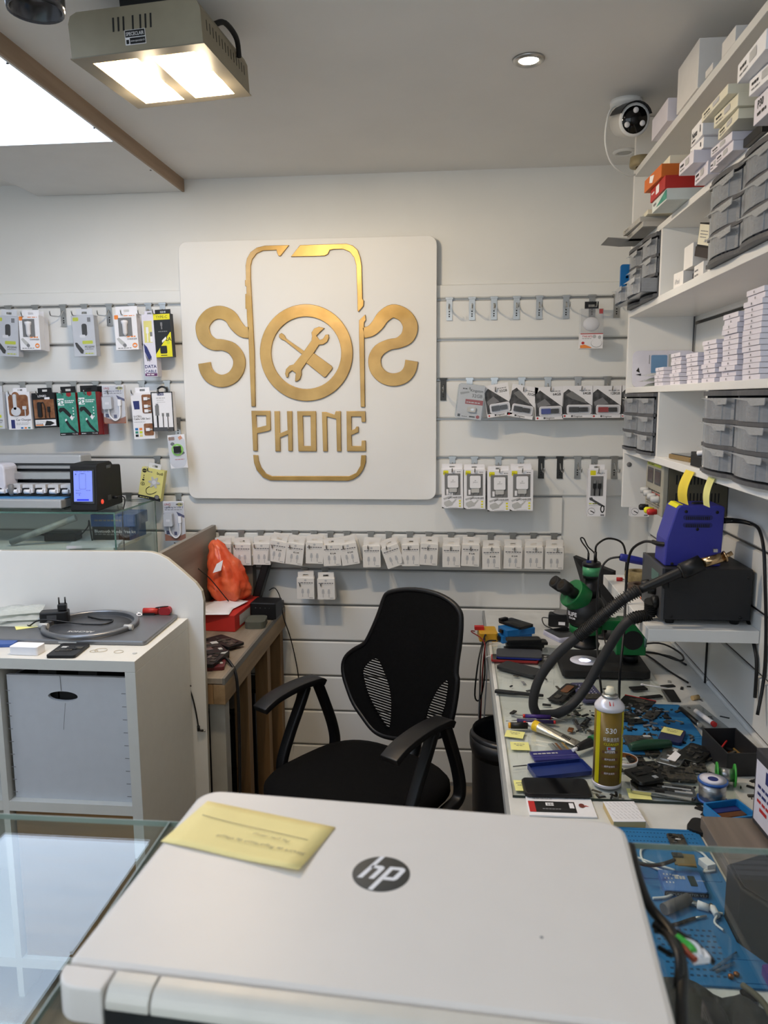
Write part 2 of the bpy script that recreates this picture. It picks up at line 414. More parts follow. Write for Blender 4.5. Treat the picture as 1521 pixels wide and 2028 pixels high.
l_.rect(-.012, .021, .0132, .0250, -L2 - .0006, INK); l_.text('www.spececlair.fr', .0045, .0175, .0038, -L2 - .0008, PAPER, 'c', 0, .030); l_.rect(-.020, -.014, .014, .022, -L2 - .0006, INK)
l_.build('maker_plate', fl)
br = MB(); br.box(-.05, .05, -.10, -.04, HB, ZC - 2.32, BLACKM); br.box(-.012, .012, -.04, .10, HB + .012, HB + .02, BLACKM); br.build('mounting_bracket', fl)
pc = MB(); pc.tube([(W2 - .012, -.03, HB - .001), (W2 + .004, -.01, HB + .008), (W2 + .012, .04, HB - .004), (W2 + .005, .075, HB - .03)], .006, BLACKM, 6); pc.build('power_lead', fl)
# round ceiling spots
SPM = mat('spot bulb', (255, 240, 214), .4, emit=28, var=0)
def spot(px, lit, label):
    p = at(px[0], px[1], 2, ZC); t = thing('recessed_spotlight', label, 'spotlight', (p.x, p.y, ZC))
    MB().lathe([(.026, .0), (.026, -.006), (.034, -.0085), (.040, -.004), (.041, 0)], STEEL if lit else WHITE, 24).build('trim_ring', t)
    MB().lathe([(.001, -.004), (.024, -.004), (.0255, -.001), (.0255, 0)], SPM if lit else LGREYP, 20).build('bulb', t)
    if lit:
        la = bpy.data.lights.new('spot', 'SPOT'); la.energy = SPOT * 3; la.spot_size = 1.6; la.spot_blend = .6; la.color = (1, .92, .8); la.shadow_soft_size = .03
        lo = bpy.data.objects.new('spot_light', la); COL.objects.link(lo); lo.location = (0, 0, -.012); lo.parent = t; lo['kind'] = 'helper'
    return t
spot((1047, 117), True, 'small round lit spotlight recessed in the ceiling')
spot((1237, 300), False, 'unlit white round spotlight recessed in the ceiling below the security camera')
# grey can lamp at the upper left corner
p = at(80, 34, 2, 2.30)
cl = thing('can_lamp', 'dark grey cylindrical can lamp hanging from the ceiling at the top left', 'lamp', (p.x, p.y - .015, ZC))
CANM = mat('grey can metal', (92, 94, 100), .22, .8)
MB().lathe([(.001, -.135), (.043, -.135), (.043, -.16), (.048, -.163), (.050, -.15), (.050, -.02), (.05, 0)], CANM, 28).build('can', cl)
# security camera
p = at(1250, 200, 2, ZC)
sc_ = thing('security_camera', 'white bullet security camera with three lights on the ceiling corner', 'camera', (.480, 2.44, ZC), (0, 0, math.radians(9)))
MB().lathe([(.020, -.034), (.030, -.028), (.032, -.016), (.045, -.014), (.046, 0)], WHITE, 24).build('ceiling_mount', sc_)
b_ = MB(); b_.xf = Matrix.Translation((0, -.02, -.062)) @ Euler((math.radians(14), 0, 0)).to_matrix().to_4x4()
b_.lathe([(.030, -.04), (.041, -.035), (.042, .045), (.044, .047), (.044, .052), (.036, .053)], WHITE, 28, ax='y')
body = b_.build('body', sc_)
b_ = MB(); b_.xf = Matrix.Translation((0, -.02, -.062)) @ Euler((math.radians(14), 0, 0)).to_matrix().to_4x4()
b_.lathe([(.036, .051), (.036, .0545), (.001, .0545)], BLACKG, 24, ax='y')
b_.lathe([(.012, .0546), (.011, .056), (.001, .0565)], BLACK, 16, ax='y')
b_.build('lens_plate', sc_)
for a in (90, 212, -20 + 360):
    q = MB(); q.xf = Matrix.Translation((0, -.02, -.062)) @ Euler((math.radians(14), 0, 0)).to_matrix().to_4x4()
    q.lathe([(.008, .0545), (.0075, .0565), (.001, .058)], PAPER, 12, c=(.0245 * math.cos(math.radians(a)), 0, .0245 * math.sin(math.radians(a))), ax='y'); q.build('lamp', sc_)
hd = MB(); hd.xf = Matrix.Translation((0, -.02, -.062)) @ Euler((math.radians(14), 0, 0)).to_matrix().to_4x4()
for i in range(9):
    a0, a1 = math.radians(20 + i * 15.6), math.radians(20 + (i + 1) * 15.6)
    for r0, r1 in ((.0455, .048),): hd.prism([(r0 * math.cos(a0), r0 * math.sin(a0)), (r1 * math.cos(a0), r1 * math.sin(a0)), (r1 * math.cos(a1), r1 * math.sin(a1)), (r0 * math.cos(a1), r0 * math.sin(a1))], -.062, .03, BLACK if 1 else WHITE)
hd.build('sun_hood', sc_)
w_ = MB(); w_.tube([(-.03, -.005, -.012), (-.055, -.012, -.04), (-.058, .0, -.11), (-.03, .02, -.165), (.03, .05, -.19), (.058, .06, -.185)], .003, WHITE, 6); w_.build('cable', sc_)
# ================================================================ the shop sign
YS = YB - .028                                            # front of the white sign board
sg = at(607, 730, 1, YS); sg = Vector((round(sg.x, 3), YS, round(sg.z, 3)))
sign = thing('shop_sign', 'large white square wall sign with raised gold phone logo and lettering', 'sign', sg)
tl, br_ = at(352, 479, 1, YS), at(863.5, 990, 1, YS)
SIGNW = mat('white sign board', (232, 231, 228), .5, var=.02, scale=5)
MB().prism(rr(br_.x - tl.x, tl.z - br_.z, .035, 6, (tl.x + br_.x) / 2 - sg.x, (tl.z + br_.z) / 2 - sg.z), 0, .026, SIGNW).build('board', sign, bev=.002)
def sp(x, y):
    p = at(340 + x / 2.8167, 450 + y / 2.8167, 1, YS - .006); return (p.x - sg.x, p.z - sg.z)
def stroke(C, k=4):
    """closed outline of a pen stroke with centre points (x, y, width)"""
    P = smooth_path([(a, b, c) for a, b, c in C], k); L = []; R = []
    for i, p in enumerate(P):
        d = P[min(i + 1, len(P) - 1)] - P[max(i - 1, 0)]; d = Vector((d.x, d.y)).normalized(); n = Vector((-d.y, d.x)) * p.z / 2
        L.append((p.x + n.x, p.y + n.y)); R.append((p.x - n.x, p.y - n.y))
    return L + R[::-1]
def gold(name, loops, label=None, depth=.0045, world=False):
    cu = bpy.data.curves.new('c', 'CURVE'); cu.dimensions = '2D'; cu.fill_mode = 'BOTH'; cu.extrude = depth - .0016; cu.bevel_depth = .0016; cu.bevel_resolution = 2
    cu.offset = -.0016
    for P in loops:
        s = cu.splines.new('POLY'); s.points.add(len(P) - 1); s.use_cyclic_u = True
        for i, q in enumerate(P):
            x, z = q if world else sp(*q); s.points[i].co = (x, z, 0, 1)
    ob = bpy.data.objects.new('c', cu); me = bpy.data.meshes.new_from_object(ob)
    bpy.data.objects.remove(ob); bpy.data.curves.remove(cu)
    me.name = name; me.materials.clear(); me.materials.append(GOLD)
    me.transform(Matrix.Rotation(PI / 2, 4, 'X') @ Matrix.Translation((0, 0, depth)))
    o = bpy.data.objects.new(name, me); COL.objects.link(o); o.parent = sign
    if label: o['label'] = label
    return o
SL = [(432, 588, 64), (395, 582, 64), (358, 545, 72), (325, 497, 74), (270, 475, 74), (215, 490, 76), (178, 535, 77), (173, 575, 77), (190, 622, 76), (235, 653, 68), (285, 657, 62), (335, 675, 66), (368, 715, 68), (378, 755, 69), (368, 800, 70), (335, 840, 71), (280, 858, 71), (225, 840, 72), (193, 800, 71), (183, 757, 70)]
SRt = [(1070, 590, 60), (1112, 578, 64), (1148, 545, 70), (1180, 500, 74), (1232, 468, 76), (1290, 487, 80), (1325, 530, 84), (1330, 575, 84), (1310, 618, 78), (1265, 645, 62), (1215, 655, 62), (1165, 680, 68), (1138, 715, 70), (1132, 755, 71), (1145, 800, 72), (1185, 838, 72), (1240, 851, 72), (1295, 835, 72), (1328, 795, 72), (1339, 745, 72)]
gold('phone_outline', [[(655, 100), (520, 103), (475, 114), (440, 140), (420, 175), (413, 215), (415, 294), (409, 296), (410, 327), (417, 331), (418, 370), (411, 374), (412, 454), (419, 458), (420, 500), (428, 600), (445, 1000), (468, 1000), (463, 700), (450, 450), (441, 280), (441, 215), (450, 180), (475, 147), (510, 131), (585, 128), (588, 142), (596, 160), (607, 162)]], 'gold phone edge at the left with an arrow end')
gold('phone_outline', [[(717, 100), (975, 92), (1010, 102), (1038, 128), (1053, 170), (1060, 215), (1065, 400), (1072, 410), (1070, 440), (1042, 473), (1037, 468), (1036, 380), (1032, 280), (1030, 215), (1018, 170), (993, 138), (955, 122), (905, 124), (882, 128), (872, 150), (855, 160), (790, 163), (665, 165)]], 'gold phone edge at the top right')
gold('phone_outline', [[(1080, 487), (1084, 518), (1075, 530), (1074, 545), (1078, 1003), (1055, 1003), (1050, 800), (1045, 600), (1045, 520)]], 'gold upright phone edge at the right')
gold('phone_outline', [[(455, 1270), (482, 1272), (485, 1300), (500, 1340), (527, 1374), (560, 1388), (990, 1388), (1030, 1370), (1053, 1330), (1057, 1272), (1083, 1272), (1083, 1310), (1070, 1350), (1045, 1385), (1015, 1405), (985, 1415), (550, 1412), (510, 1395), (475, 1355), (460, 1315)]], 'gold curved phone bottom edge')
gold('letter', [stroke(SL)], 'gold letter S at the left'); gold('letter', [stroke(SRt)], 'gold letter S at the right, mirrored')
cR = sp(750, 702); rO = abs(sp(1009, 702)[0] - sp(491, 702)[0]) / 2; rI = abs(sp(945, 702)[0] - sp(555, 702)[0]) / 2
gold('letter', [ell(rO, rO * 1.01, 64, *cR), ell(rI, rI * 1.0, 56, *cR)], 'gold ring letter O', world=True)
gold('screwdriver_emblem', [[(598, 612), (600, 598), (612, 590), (625, 598), (632, 606), (637, 620), (742, 693), (795, 703), (893, 774), (897, 784), (893, 795), (862, 833), (854, 838), (845, 834), (750, 757), (725, 708), (628, 632), (612, 626)]], depth=.004)
gold('wrench_emblem', [[(727, 708), (780, 632), (783, 610), (780, 588), (795, 565), (822, 555), (852, 563), (826, 587), (808, 606), (825, 630), (845, 622), (858, 600), (875, 598), (878, 615), (868, 640), (845, 655), (822, 657), (795, 700), (745, 765), (724, 797), (725, 822), (716, 848), (700, 860), (688, 860), (690, 835), (692, 815), (672, 800), (655, 812), (650, 837), (640, 838), (633, 818), (638, 792), (657, 772), (680, 765)]])
gold('letter', [[(445, 1024), (550, 1024), (553, 1130), (540, 1137), (478, 1150), (480, 1247), (455, 1247)], [(472, 1050), (527, 1050), (528, 1106), (474, 1119)]], 'gold letter P')
gold('letter', [[(573, 1026), (602, 1026), (604, 1150), (647, 1132), (643, 1026), (672, 1026), (675, 1248), (651, 1248), (649, 1156), (606, 1173), (607, 1250), (579, 1250)]], 'gold letter H')
gold('letter', [[(700, 1026), (805, 1026), (808, 1250), (707, 1250)], [(732, 1052), (775, 1052), (777, 1220), (736, 1220)]], 'gold square letter O')
gold('letter', [[(838, 1030), (860, 1030), (908, 1046), (915, 1026), (943, 1026), (946, 1250), (922, 1250), (918, 1070), (866, 1056), (870, 1250), (845, 1250)]], 'gold letter N')
gold('letter', [[(975, 1026), (1080, 1026), (1082, 1087), (1060, 1087), (1057, 1056), (1003, 1056), (1003, 1132), (1022, 1126), (1030, 1112), (1042, 1112), (1043, 1143), (1003, 1160), (1005, 1220), (1058, 1220), (1060, 1190), (1082, 1190), (1083, 1250), (978, 1250)]], 'gold letter E')
# ================================================================ slatwall hooks and the goods hanging on them
PRONG = .046                                              # prong height below the groove
def hook_parts(t, dark=False):
    m = DKSTEEL if dark else STEEL
    p = MB(); p.box(-.0115, .0115, -.003, -.0005, -.078, .004, m); p.box(-.0115, .0115, -.006, -.003, -.0785, -.0745, m)
    p.box(-.0145, .0145, -.0065, .004, .0005, .008, m)
    p.build('bracket_plate', t)
    s = MB()
    for z in (-.045, -.055, -.063): s.box(-.0025, .0025, -.0036, -.0029, z - .003, z + .002, BLACKM)
    s = s.build('slot', t); s['kind'] = 'stuff'
    s = MB(); s.tube([(0, -.003, -.018), (0, -.010, -.020), (0, -.030, -PRONG + .006), (0, -.06, -PRONG + .002), (0, -.098, -PRONG), (0, -.107, -PRONG + .006), (0, -.110, -PRONG + .017)], .0024, CHROME, 7, 3)
    s.build('prong', t)
_h0 = {}
def hook(u, z, label, dark=False, group='slatwall hooks'):
    """u: pixel column on the wall at groove height z"""
    v = 790 - (z - EYE) * 510
    for _ in range(3): 
        p = at(u, v, 1, YB); v -= (z - p.z) * 500
    loc = (p.x, YB, z - .001)
    if dark in _h0: t = dup(_h0[dark], loc, None, label)
    else:
        t = thing('slatwall_hook', label, 'hook', loc, group=group); hook_parts(t, dark); _h0[dark] = t
    return p
ROWZ = [GR[0], GR[2], GR[4], GR[6], GR[7]]
PXM = lambda Y: Y / F * 1.0                               # metres per pixel at distance Y (close to the axis)
def pack(name, label, cat, u, v, wp, hp, d, items, Yf=2.965, roll=0, side=None, tab=None, front=None, group=None, behind=0, parts=None, thick_front=None, hole=.5, bname='carton', bev=.0008):
    """a hanging pack: (u, v) pixel of the middle of its front's top edge, wp x hp pixels, d metres deep; items = print"""
    k = PXM(Yf); w, h = wp * k, hp * k; p = at(u, v, 1, Yf)
    t = thing(name, label, cat, p, (0, math.radians(roll), 0), group)
    side = side or PAPER; front = front or side
    b = MB(); b.box(-w / 2, w / 2, .0004, d, -h, 0, side); b.rect(-w / 2, w / 2, -h, 0, .0002, front)
    b.build(bname, t, bev=0)
    if tab:
        tw, th, tm = tab[0] * k, tab[1] * k, tab[2]; ty = d * .5
        q = MB(); P = rr(tw, th, min(.012, th * .35), 3, 0, th / 2)
        hz, hr = th * .45, min(.0045, th * .22); hw = min(.011, tw * .25)
        # tab with an open euro slot: four bars round the hole
        q.box(-tw / 2, -hw, ty, ty + .0015, 0, th, tm); q.box(hw, tw / 2, ty, ty + .0015, 0, th, tm)
        q.box(-hw, hw, ty, ty + .0015, 0, hz - hr, tm); q.box(-hw, hw, ty, ty + .0015, hz + hr, th, tm)
        q.build('hang_tab', t, bev=0)
    if items:
        art(MB(), items, w, h, -.0002).build('print', t)
    if parts: parts(t, w, h, d)
    for i in range(behind):
        c = t.copy(); COL.objects.link(c); c.location = Vector(p) + Vector((random.uniform(-.002, .004), (d + .002) * (i + 1), random.uniform(-.003, .003)))
        c['label'] = ' '.join(label.split()[:7]).rstrip(',') + ' hidden behind the front one on its hook'
        for ch in t.children:
            if ch.name.split('.')[0] in (bname, 'hang_tab'):
                e = ch.copy(); COL.objects.link(e); e.parent = c
    return t
def window(wx0, wy0, wx1, wy1, kind='charger', dark=False):
    """a recessed window in the carton with the goods behind it"""
    def f(t, w, h, d):
        X = lambda a: -w / 2 + a * w; Z = lambda b: -b * h
        m = MB(); m.rect(X(wx0), X(wx1), Z(wy1), Z(wy0), -.0008, INK if dark else GREYP); 
        m.build('window', t)
        g = MB(); cx_, cz = (X(wx0) + X(wx1)) / 2, (Z(wy0) + Z(wy1)) / 2; ww, hh = X(wx1) - X(wx0), Z(wy0) - Z(wy1)
        if kind == 'charger':
            g.prism(rr(ww * .68, hh * .56, .005, 4, cx_ + ww * .03, cz + hh * .13), -.007, -.001, PAPER)
            g.prism(rr(ww * .50, hh * .20, .002, 2, cx_ + ww * .03, cz - hh * .26), -.005, -.001, LGREYP)
            g.box(cx_ - ww * .40, cx_ - ww * .26, -.004, -.001, cz - hh * .45, cz - hh * .22, PAPER)
            for s in (-1, 1): g.box(cx_ + ww * (.03 + s * .14) - .001, cx_ + ww * (.03 + s * .14) + .001, -.0045, -.002, cz - hh * .46, cz - hh * .36, STEEL)
            g.build('wall_charger', t, bev=.0008)
            q = MB(); q.text('Jellico', cx_ + ww * .03, cz + hh * .10, hh * .06, -.0072, INKG, 'c'); q.rect(cx_ - ww * .02, cx_ + ww * .08, cz + hh * .19, cz + hh * .21, -.0072, INKG); q.build('print', t)
        elif kind in ('carw', 'carb'):
            c = PAPER if kind == 'carw' else BLACK
            g.lathe([(.001, -.034), (.004, -.033), (.0075, -.026), (.009, -.024), (.010, .010), (.0125, .014), (.0135, .022), (.012, .024), (.001, .024)], c, 14, (cx_, -.004, cz))
            g.lathe([(.0115, .0242), (.0115, .026), (.001, .0262)], STEEL, 14, (cx_, -.004, cz)); g.build('car_charger', t)
        elif kind == 'cables':
            for s in (-1, 1):
                g.box(cx_ + s * ww * .2 - .004, cx_ + s * ww * .2 + .004, -.006, -.001, cz + hh * .12, cz + hh * .30, STEEL if s < 0 else GREYP)
                g.box(cx_ + s * ww * .2 - .0055, cx_ + s * ww * .2 + .0055, -.007, -.001, cz - hh * .12, cz + hh * .14, BLACK)
                g.cyl((cx_ + s * ww * .2, -.004, cz - hh * .48), (cx_ + s * ww * .2, -.004, cz - hh * .12), .0022, BLACK, n=6)
            g.build('cable_plugs', t)
    return f
# ---- left of the sign, upper row
CLP = [('rr', .04, .04, .30, .13, LIME, .003), ('r', .70, .05, .85, .16, INKG), ('rr', .42, .20, .66, .50, BLACK, .008), ('rr', .30, .47, .56, .54, PAPER, .003), ('rr', .40, .62, .88, .70, LIME, .003),
       ('t', .50, .80, .055, 'PD20W', INK, 'l', .012, ), ('l', .5, .84, .9, .018, INKG, 4), ('p', [(.06, .66), (.16, .66), (.44, .86), (.40, .94), (.30, .93), (.10, .76)], BLACK), ('l', .5, .95, .9, .025, LIME, 3)]
def clearbox(t, w, h, d):
    MB().box(-w / 2 - .001, w / 2 + .001, -.004, d + .001, -h - .001, .001, CLEAR).build('clear_sleeve', t)
PALEG = mat('pale grey card', (212, 214, 219), .5)
pack('charger_pack', 'grey car charger pack half out of view at the upper left edge', 'charger', 13, 626, 48, 80, .035, CLP, roll=3, side=PALEG, tab=(34, 14, PALEG), parts=clearbox)
OW = [('rr', .02, .02, .20, .14, ORANGE, .003), ('l', .45, .06, .92, .02, ORANGE, 2), ('t', .96, .72, .045, 'CHARGER', INK, 'r', .01), ('l', .5, .65, .92, .035, ORANGE, 2), ('e', .85, .88, .11, .07, ORANGE), ('e', .85, .885, .07, .03, PALEG),
      ('p', [(.06, .68), (.16, .65), (.42, .80), (.50, .90), (.40, .94), (.18, .80)], LGREYP), ('e', .40, .87, .08, .05, INKG), ('l', .10, .96, .7, .02, INKG, 4), ('p', [(.35, .62), (.58, .55), (.62, .60), (.40, .67)], PAPER)]
pack('charger_box', 'white and orange car charger box, first from the left edge in the upper row', 'charger', 56, 625, 43, 68, .034, OW, roll=0, tab=(36, 12, PAPER), parts=window(.18, .10, .78, .62, 'carw'), behind=1)
pack('charger_pack', 'grey fronted car charger pack with black charger in upper left row', 'charger', 163, 625, 46, 80, .035, CLP, roll=-1.5, side=PALEG, tab=(34, 14, PALEG), parts=clearbox)
pack('charger_box', 'white and orange car charger box beside the narrow data cable box', 'charger', 247, 622, 47, 70, .034, OW, roll=-1.5, tab=(45, 16, PAPER), parts=window(.18, .10, .78, .62, 'carw'))
LAVW = mat('lavender white card', (222, 220, 232), .5)
pack('cable_box', 'tall narrow white box lettered DATA CABLE', 'cable box', 292, 623, 26, 122, .045, [('r', .14, .10, .78, .45, LEMON), ('r', .30, .20, .50, .30, PAPER), ('r', .36, .28, .44, .44, PAPER), ('r', .60, .34, .78, .44, PAPER), ('r', .60, .28, .78, .35, INKG), ('p', [(.05, .46), (.30, .52), (.62, .68), (.45, .76), (.10, .60)], NAVY), ('p', [(.10, .62), (.40, .73), (.62, .69), (.6, .73), (.25, .75)], INKG), ('t', .5, .86, .052, 'DATA', NAVY, 'c', .015), ('t', .5, .935, .046, 'CABLE', NAVY, 'c', .012), ('r', .02, .945, .98, .99, PURPLE), ('l', .15, .975, .8, .016, PAPER, 2)], side=LAVW, tab=(22, 8, LAVW), roll=-1)
def tc(t, w, h, d): pass
pack('cable_box', 'black and yellow box printed TYPE-C and 2A', 'cable box', 319, 621, 34, 85, .036, [('r', 0, .01, 1, .14, YELLOW), ('t', .5, .105, .06, 'TYPE-C', INK, 'c'), ('p', [(0, 1), (0, .93), (.95, .43), (1, .43), (1, 1)], YELLOW), ('t', .82, .63, .085, '2A', INK, 'c', .02), ('rr', .28, .74, .70, .92, BLACK, .004), ('r', .40, .20, .52, .28, INKG), ('r', .43, .28, .50, .36, INKG), ('l', .25, .42, .8, .02, INKG, 4), ('l', .30, .97, .78, .018, INK, 1), ('e', .80, .67, .10, .04, LIME), ('p', [(.42, .62), (.68, .53), (.70, .58), (.44, .67)], PAPER)], side=BLACK, tab=(32, 9, BLACK), roll=-2)
for u, z, lb in ((17, GR[0], 'chrome hook holding the charger pack at the upper left edge'), (70, GR[0], 'chrome hook holding the first white and orange charger box'), (125, GR[0], 'empty chrome hook left of the middle grey charger pack'), (167, GR[0], 'chrome hook holding the middle grey charger pack'),
                (216, GR[0], 'empty chrome hook right of the middle grey charger pack'), (261, GR[0], 'chrome hook holding the second white and orange charger box'), (294, GR[0], 'chrome hook holding the data cable box'), (322, GR[0], 'chrome hook holding the black and yellow type-C box')):
    hook(u, z, lb)
# ---- left of the sign, second row
pack('charger_pack', 'lime and grey pack cut by the left edge of the second row', 'charger', -16, 776, 44, 76, .034, CLP, side=PALEG, tab=(34, 12, PALEG))
def carchg(t, w, h, d):
    m = MB(); m.flat(rr(w * .84, h * .56, .012, 4, 0, -h * .36), -.0012, BROWNP); m.flat(ell(w * .16, h * .10, 16, -w * .1, -h * .1), -.0013, BROWNP); m.build('window', t)
    g = MB(); g.prism(ell(w * .2, h * .12, 20, -w * .10, -h * .52), -.008, -.0015, PALEG); g.prism(rr(w * .14, h * .42, .006, 4, -w * .12, -h * .27), -.008, -.0015, PALEG)
    g.box(w * .18, w * .34, -.006, -.0015, -h * .47, -h * .38, PALEG); g.box(w * .25, w * .29, -.004, -.0015, -h * .66, -h * .47, PALEG); g.build('car_charger', t, bev=.001)
pack('charger_box', 'white box with brown window lettered Car Charger', 'charger', 34.5, 776, 51, 77, .034, [('t', .34, .77, .058, 'Car Charger', INK, 'l', .01, .56 * 51 * PXM(2.965)), ('r', .12, .74, .28, .97, NAVY), ('l', .34, .84, .9, .02, INKL, 5), ('l', .34, .88, .85, .02, INKL, 5), ('r', .52, .94, .62, .98, BLUE), ('r', .67, .94, .77, .98, ORANGE), ('r', .82, .94, .92, .98, TEAL)], tab=(30, 8, PAPER), parts=carchg, roll=-1)
def ldn(t, w, h, d):
    m = MB(); m.rect(-w * .45, w * .45, -h * .73, -h * .19, -.0012, BROWNP); m.build('window', t)
    g = MB(); g.prism(rr(w * .17, h * .44, .006, 4, -w * .17, -h * .48), -.009, -.0015, BLACK); g.tube([(-w * .1, -.005, -h * .30), (0, -.005, -h * .28), (w * .06, -.005, -h * .45), (w * .05, -.005, -h * .72)], .002, BLACK, 6)
    g.prism(rr(w * .11, h * .16, .002, 2, w * .22, -h * .48), -.006, -.0015, BLACK); g.cyl((w * .22, -.004, -h * .72), (w * .22, -.004, -h * .55), .002, BLACK, n=6); g.build('car_charger', t)
pack('charger_box', 'black and brown car charger box with a picture of a coiled lead', 'charger', 84.5, 778, 49, 71, .032, [('t', .45, .12, .06, 'LDNIO', PAPER, 'c', .015), ('r', .05, .77, .96, .95, PAPER), ('t', .08, .85, .035, 'MINI CHARGER', INKG), ('l', .08, .9, .4, .02, INK, 3), ('r', .06, .91, .4, .94, ORANGE), ('p', [(.45, .94), (.55, .80), (.75, .82), (.9, .88), (.7, .94)], INK), ('rr', .55, .13, .78, .21, PAPER, .002)], side=BLACK, tab=(30, 10, BLACK), roll=-2, parts=ldn)
PDA = [('p', [(0, 0), (1, 0), (1, .93), (0, .93)], TEAL), ('r', .02, .13, .36, .29, PAPER), ('t', .19, .27, .11, 'PD', TEAL, 'c', .02), ('p', [(.52, 0), (.78, 0), (.78, .07), (.65, .10), (.52, .07)], DRED), ('l', .40, .20, .92, .022, PAPER, 4), ('l', .40, .24, .85, .022, PAPER, 4),
       ('p', [(.02, .40), (.12, .34), (.34, .34), (.52, .42), (.70, .52), (.60, .58), (.42, .50), (.26, .42), (.10, .46)], INK), ('p', [(.60, .58), (.70, .52), (.80, .60), (.70, .65)], PAPER), ('p', [(.32, .66), (.44, .64), (.60, .76), (.95, .93), (.80, .93), (.52, .82)], INK), ('p', [(.33, .62), (.42, .60), (.44, .64), (.34, .67)], PAPER)] + [('e', .82, .36 + .07 * i, .035, .016, PAPER) for i in range(4)] + [('r', 0, .93, 1, 1, INK), ('t', .95, .98, .03, 'TC-132', PAPER, 'r'), ('l', .05, .975, .3, .015, PAPER, 2)]
pack('cable_box', 'teal and red PD cable box beside the black and brown box', 'cable box', 130, 778, 40, 87, .040, PDA, side=DRED, tab=(32, 13, BLACK), roll=-2)
pack('cable_box', 'teal and red PD cable box beside the adapter blister', 'cable box', 171, 776, 38, 87, .040, PDA, side=DRED, tab=(36, 13, BLACK), roll=-1.5, behind=1)
def blister(t, w, h, d):
    b = MB(); b.prism(rr(w * 1.0, h * .98, .008, 4, 0, -h * .5), -.003, -.0026, CLEAR)
    b.prism(rr(w * .5, h * .45, .006, 3, -w * .24, -h * .50), -.020, -.003, CLEAR); b.build('blister', t)
    g = MB(); g.prism(rr(w * .42, h * .32, .004, 3, -w * .24, -h * .46), -.018, -.002, PALEG); g.box(-w * .32, -w * .14, -.0182, -.018, -h * .5, -h * .44, PAPER)
    g.tube([(-w * .22, -.008, -h * .62), (-w * .18, -.008, -h * .80), (w * .05, -.008, -h * .92), (w * .27, -.008, -h * .82), (w * .30, -.008, -h * .55)], .0032, PAPER, 6)
    g.prism(rr(w * .14, h * .17, .003, 3, w * .30, -h * .46), -.012, -.002, PAPER); g.build('adapter', t)
BLA = [('t', .06, .10, .05, 'LINQ', RED, 'l', .015), ('e', .80, .08, .15, .045, LEMON), ('l', .62, .09, .95, .03, INK, 2), ('t', .06, .17, .045, 'Lightning to USB 3', NAVY, 'l', .01, .075), ('l', .06, .22, .9, .015, INKG, 5), ('p', [(0, .82), (.5, .93), (1, .82), (1, 1), (0, 1)], mat('rust print', (168, 92, 50), .5)), ('r', .08, .74, .24, .84, NAVY), ('p', [(.62, .26), (1, .36), (1, .42), (.7, .36)], NAVY), ('r', .46, .77, .60, .86, NAVY)]
pack('adapter_blister', 'white adapter cable in a clear blister card, beside the second teal box', 'adapter', 223, 763, 46, 77, .006, BLA, roll=-1, parts=blister, bname='backing_card', Yf=2.958, behind=1)
def ucell(t, w, h, d):
    MB().flat(rr(w * .46, h * .40, .006, 3, w * .24, -h * .25), -.0012, BROWNP).build('window', t); MB().flat(rr(w * .46, h * .26, .006, 3, w * .24, -h * .80), -.0012, BROWNP).build('window', t)
    g = MB()
    for zz in (.14, .30, .40, .80): g.box(w * .12, w * .3, -.006, -.0015, -h * zz - .006, -h * zz + .006, PAPER); g.box(w * .3, w * .42, -.005, -.0015, -h * zz - .003, -h * zz + .003, LGREYP)
    g.build('cable_plugs', t)
pack('cable_box', 'white and brown box lettered Cable USB 3 in 1', 'cable box', 279, 777, 44, 94, .030, [('t', .06, .53, .04, 'U-CELL', INK, 'l', .012), ('t', .06, .585, .04, 'Cable USB 3en1', INK, 'l', .012, .055), ('p', [(.08, .18), (.38, .18), (.38, .36), (.12, .36)], NAVY), ('l', .06, .64, .6, .015, INKL, 5)] + [('r', .08 + .2 * (i % 2), .76 + .07 * (i // 2), .22 + .2 * (i % 2), .81 + .07 * (i // 2), [BLUE, ORANGE, TEAL, LIME, INK, LEMON][i]) for i in range(6)], tab=(30, 10, PAPER), roll=-2, parts=ucell)
def onten(t, w, h, d):
    m = MB(); 
    for a, b, c, e in ((-w / 2, w / 2, -h * .02, 0), (-w / 2, -w / 2 + w * .035, -h, 0), (w / 2 - w * .035, w / 2, -h, 0)): m.box(a, b, -.002, -.0003, c, e, BLACK)
    m.box(-w / 2, w / 2, -.002, -.0003, -h, -h * .90, DGREYP); m.build('black_border', t, label='black printed border')
    m = MB(); m.tube([(-.018, .012, 0), (-.017, .010, .012), (0, .010, .020), (.017, .010, .012), (.018, .012, 0)], .004, BLACK, 6); m.build('hang_loop', t)
pack('adapter_box', 'white box with black border showing three display cables', 'adapter', 319.5, 776, 45, 79, .028, [('r', .30, .02, .60, .09, NAVY), ('t', .45, .075, .04, 'ONTEN', PAPER, 'c'), ('l', .24, .17, .66, .025, INKL, 3), ('l', .26, .22, .6, .015, INKL, 4), ('l', .26, .27, .66, .012, INKL, 4), ('r', .16, .34, .34, .60, GREYP), ('r', .20, .30, .32, .345, INKG), ('r', .21, .60, .29, .90, INK), ('r', .46, .54, .56, .62, GREYP), ('r', .49, .62, .53, .90, INK), ('r', .66, .54, .80, .63, GREYP), ('r', .71, .63, .75, .90, INK), ('t', .5, .96, .03, 'DISPLAY CABLE', PAPER, 'c')], side=PAPER, roll=-1, parts=onten)
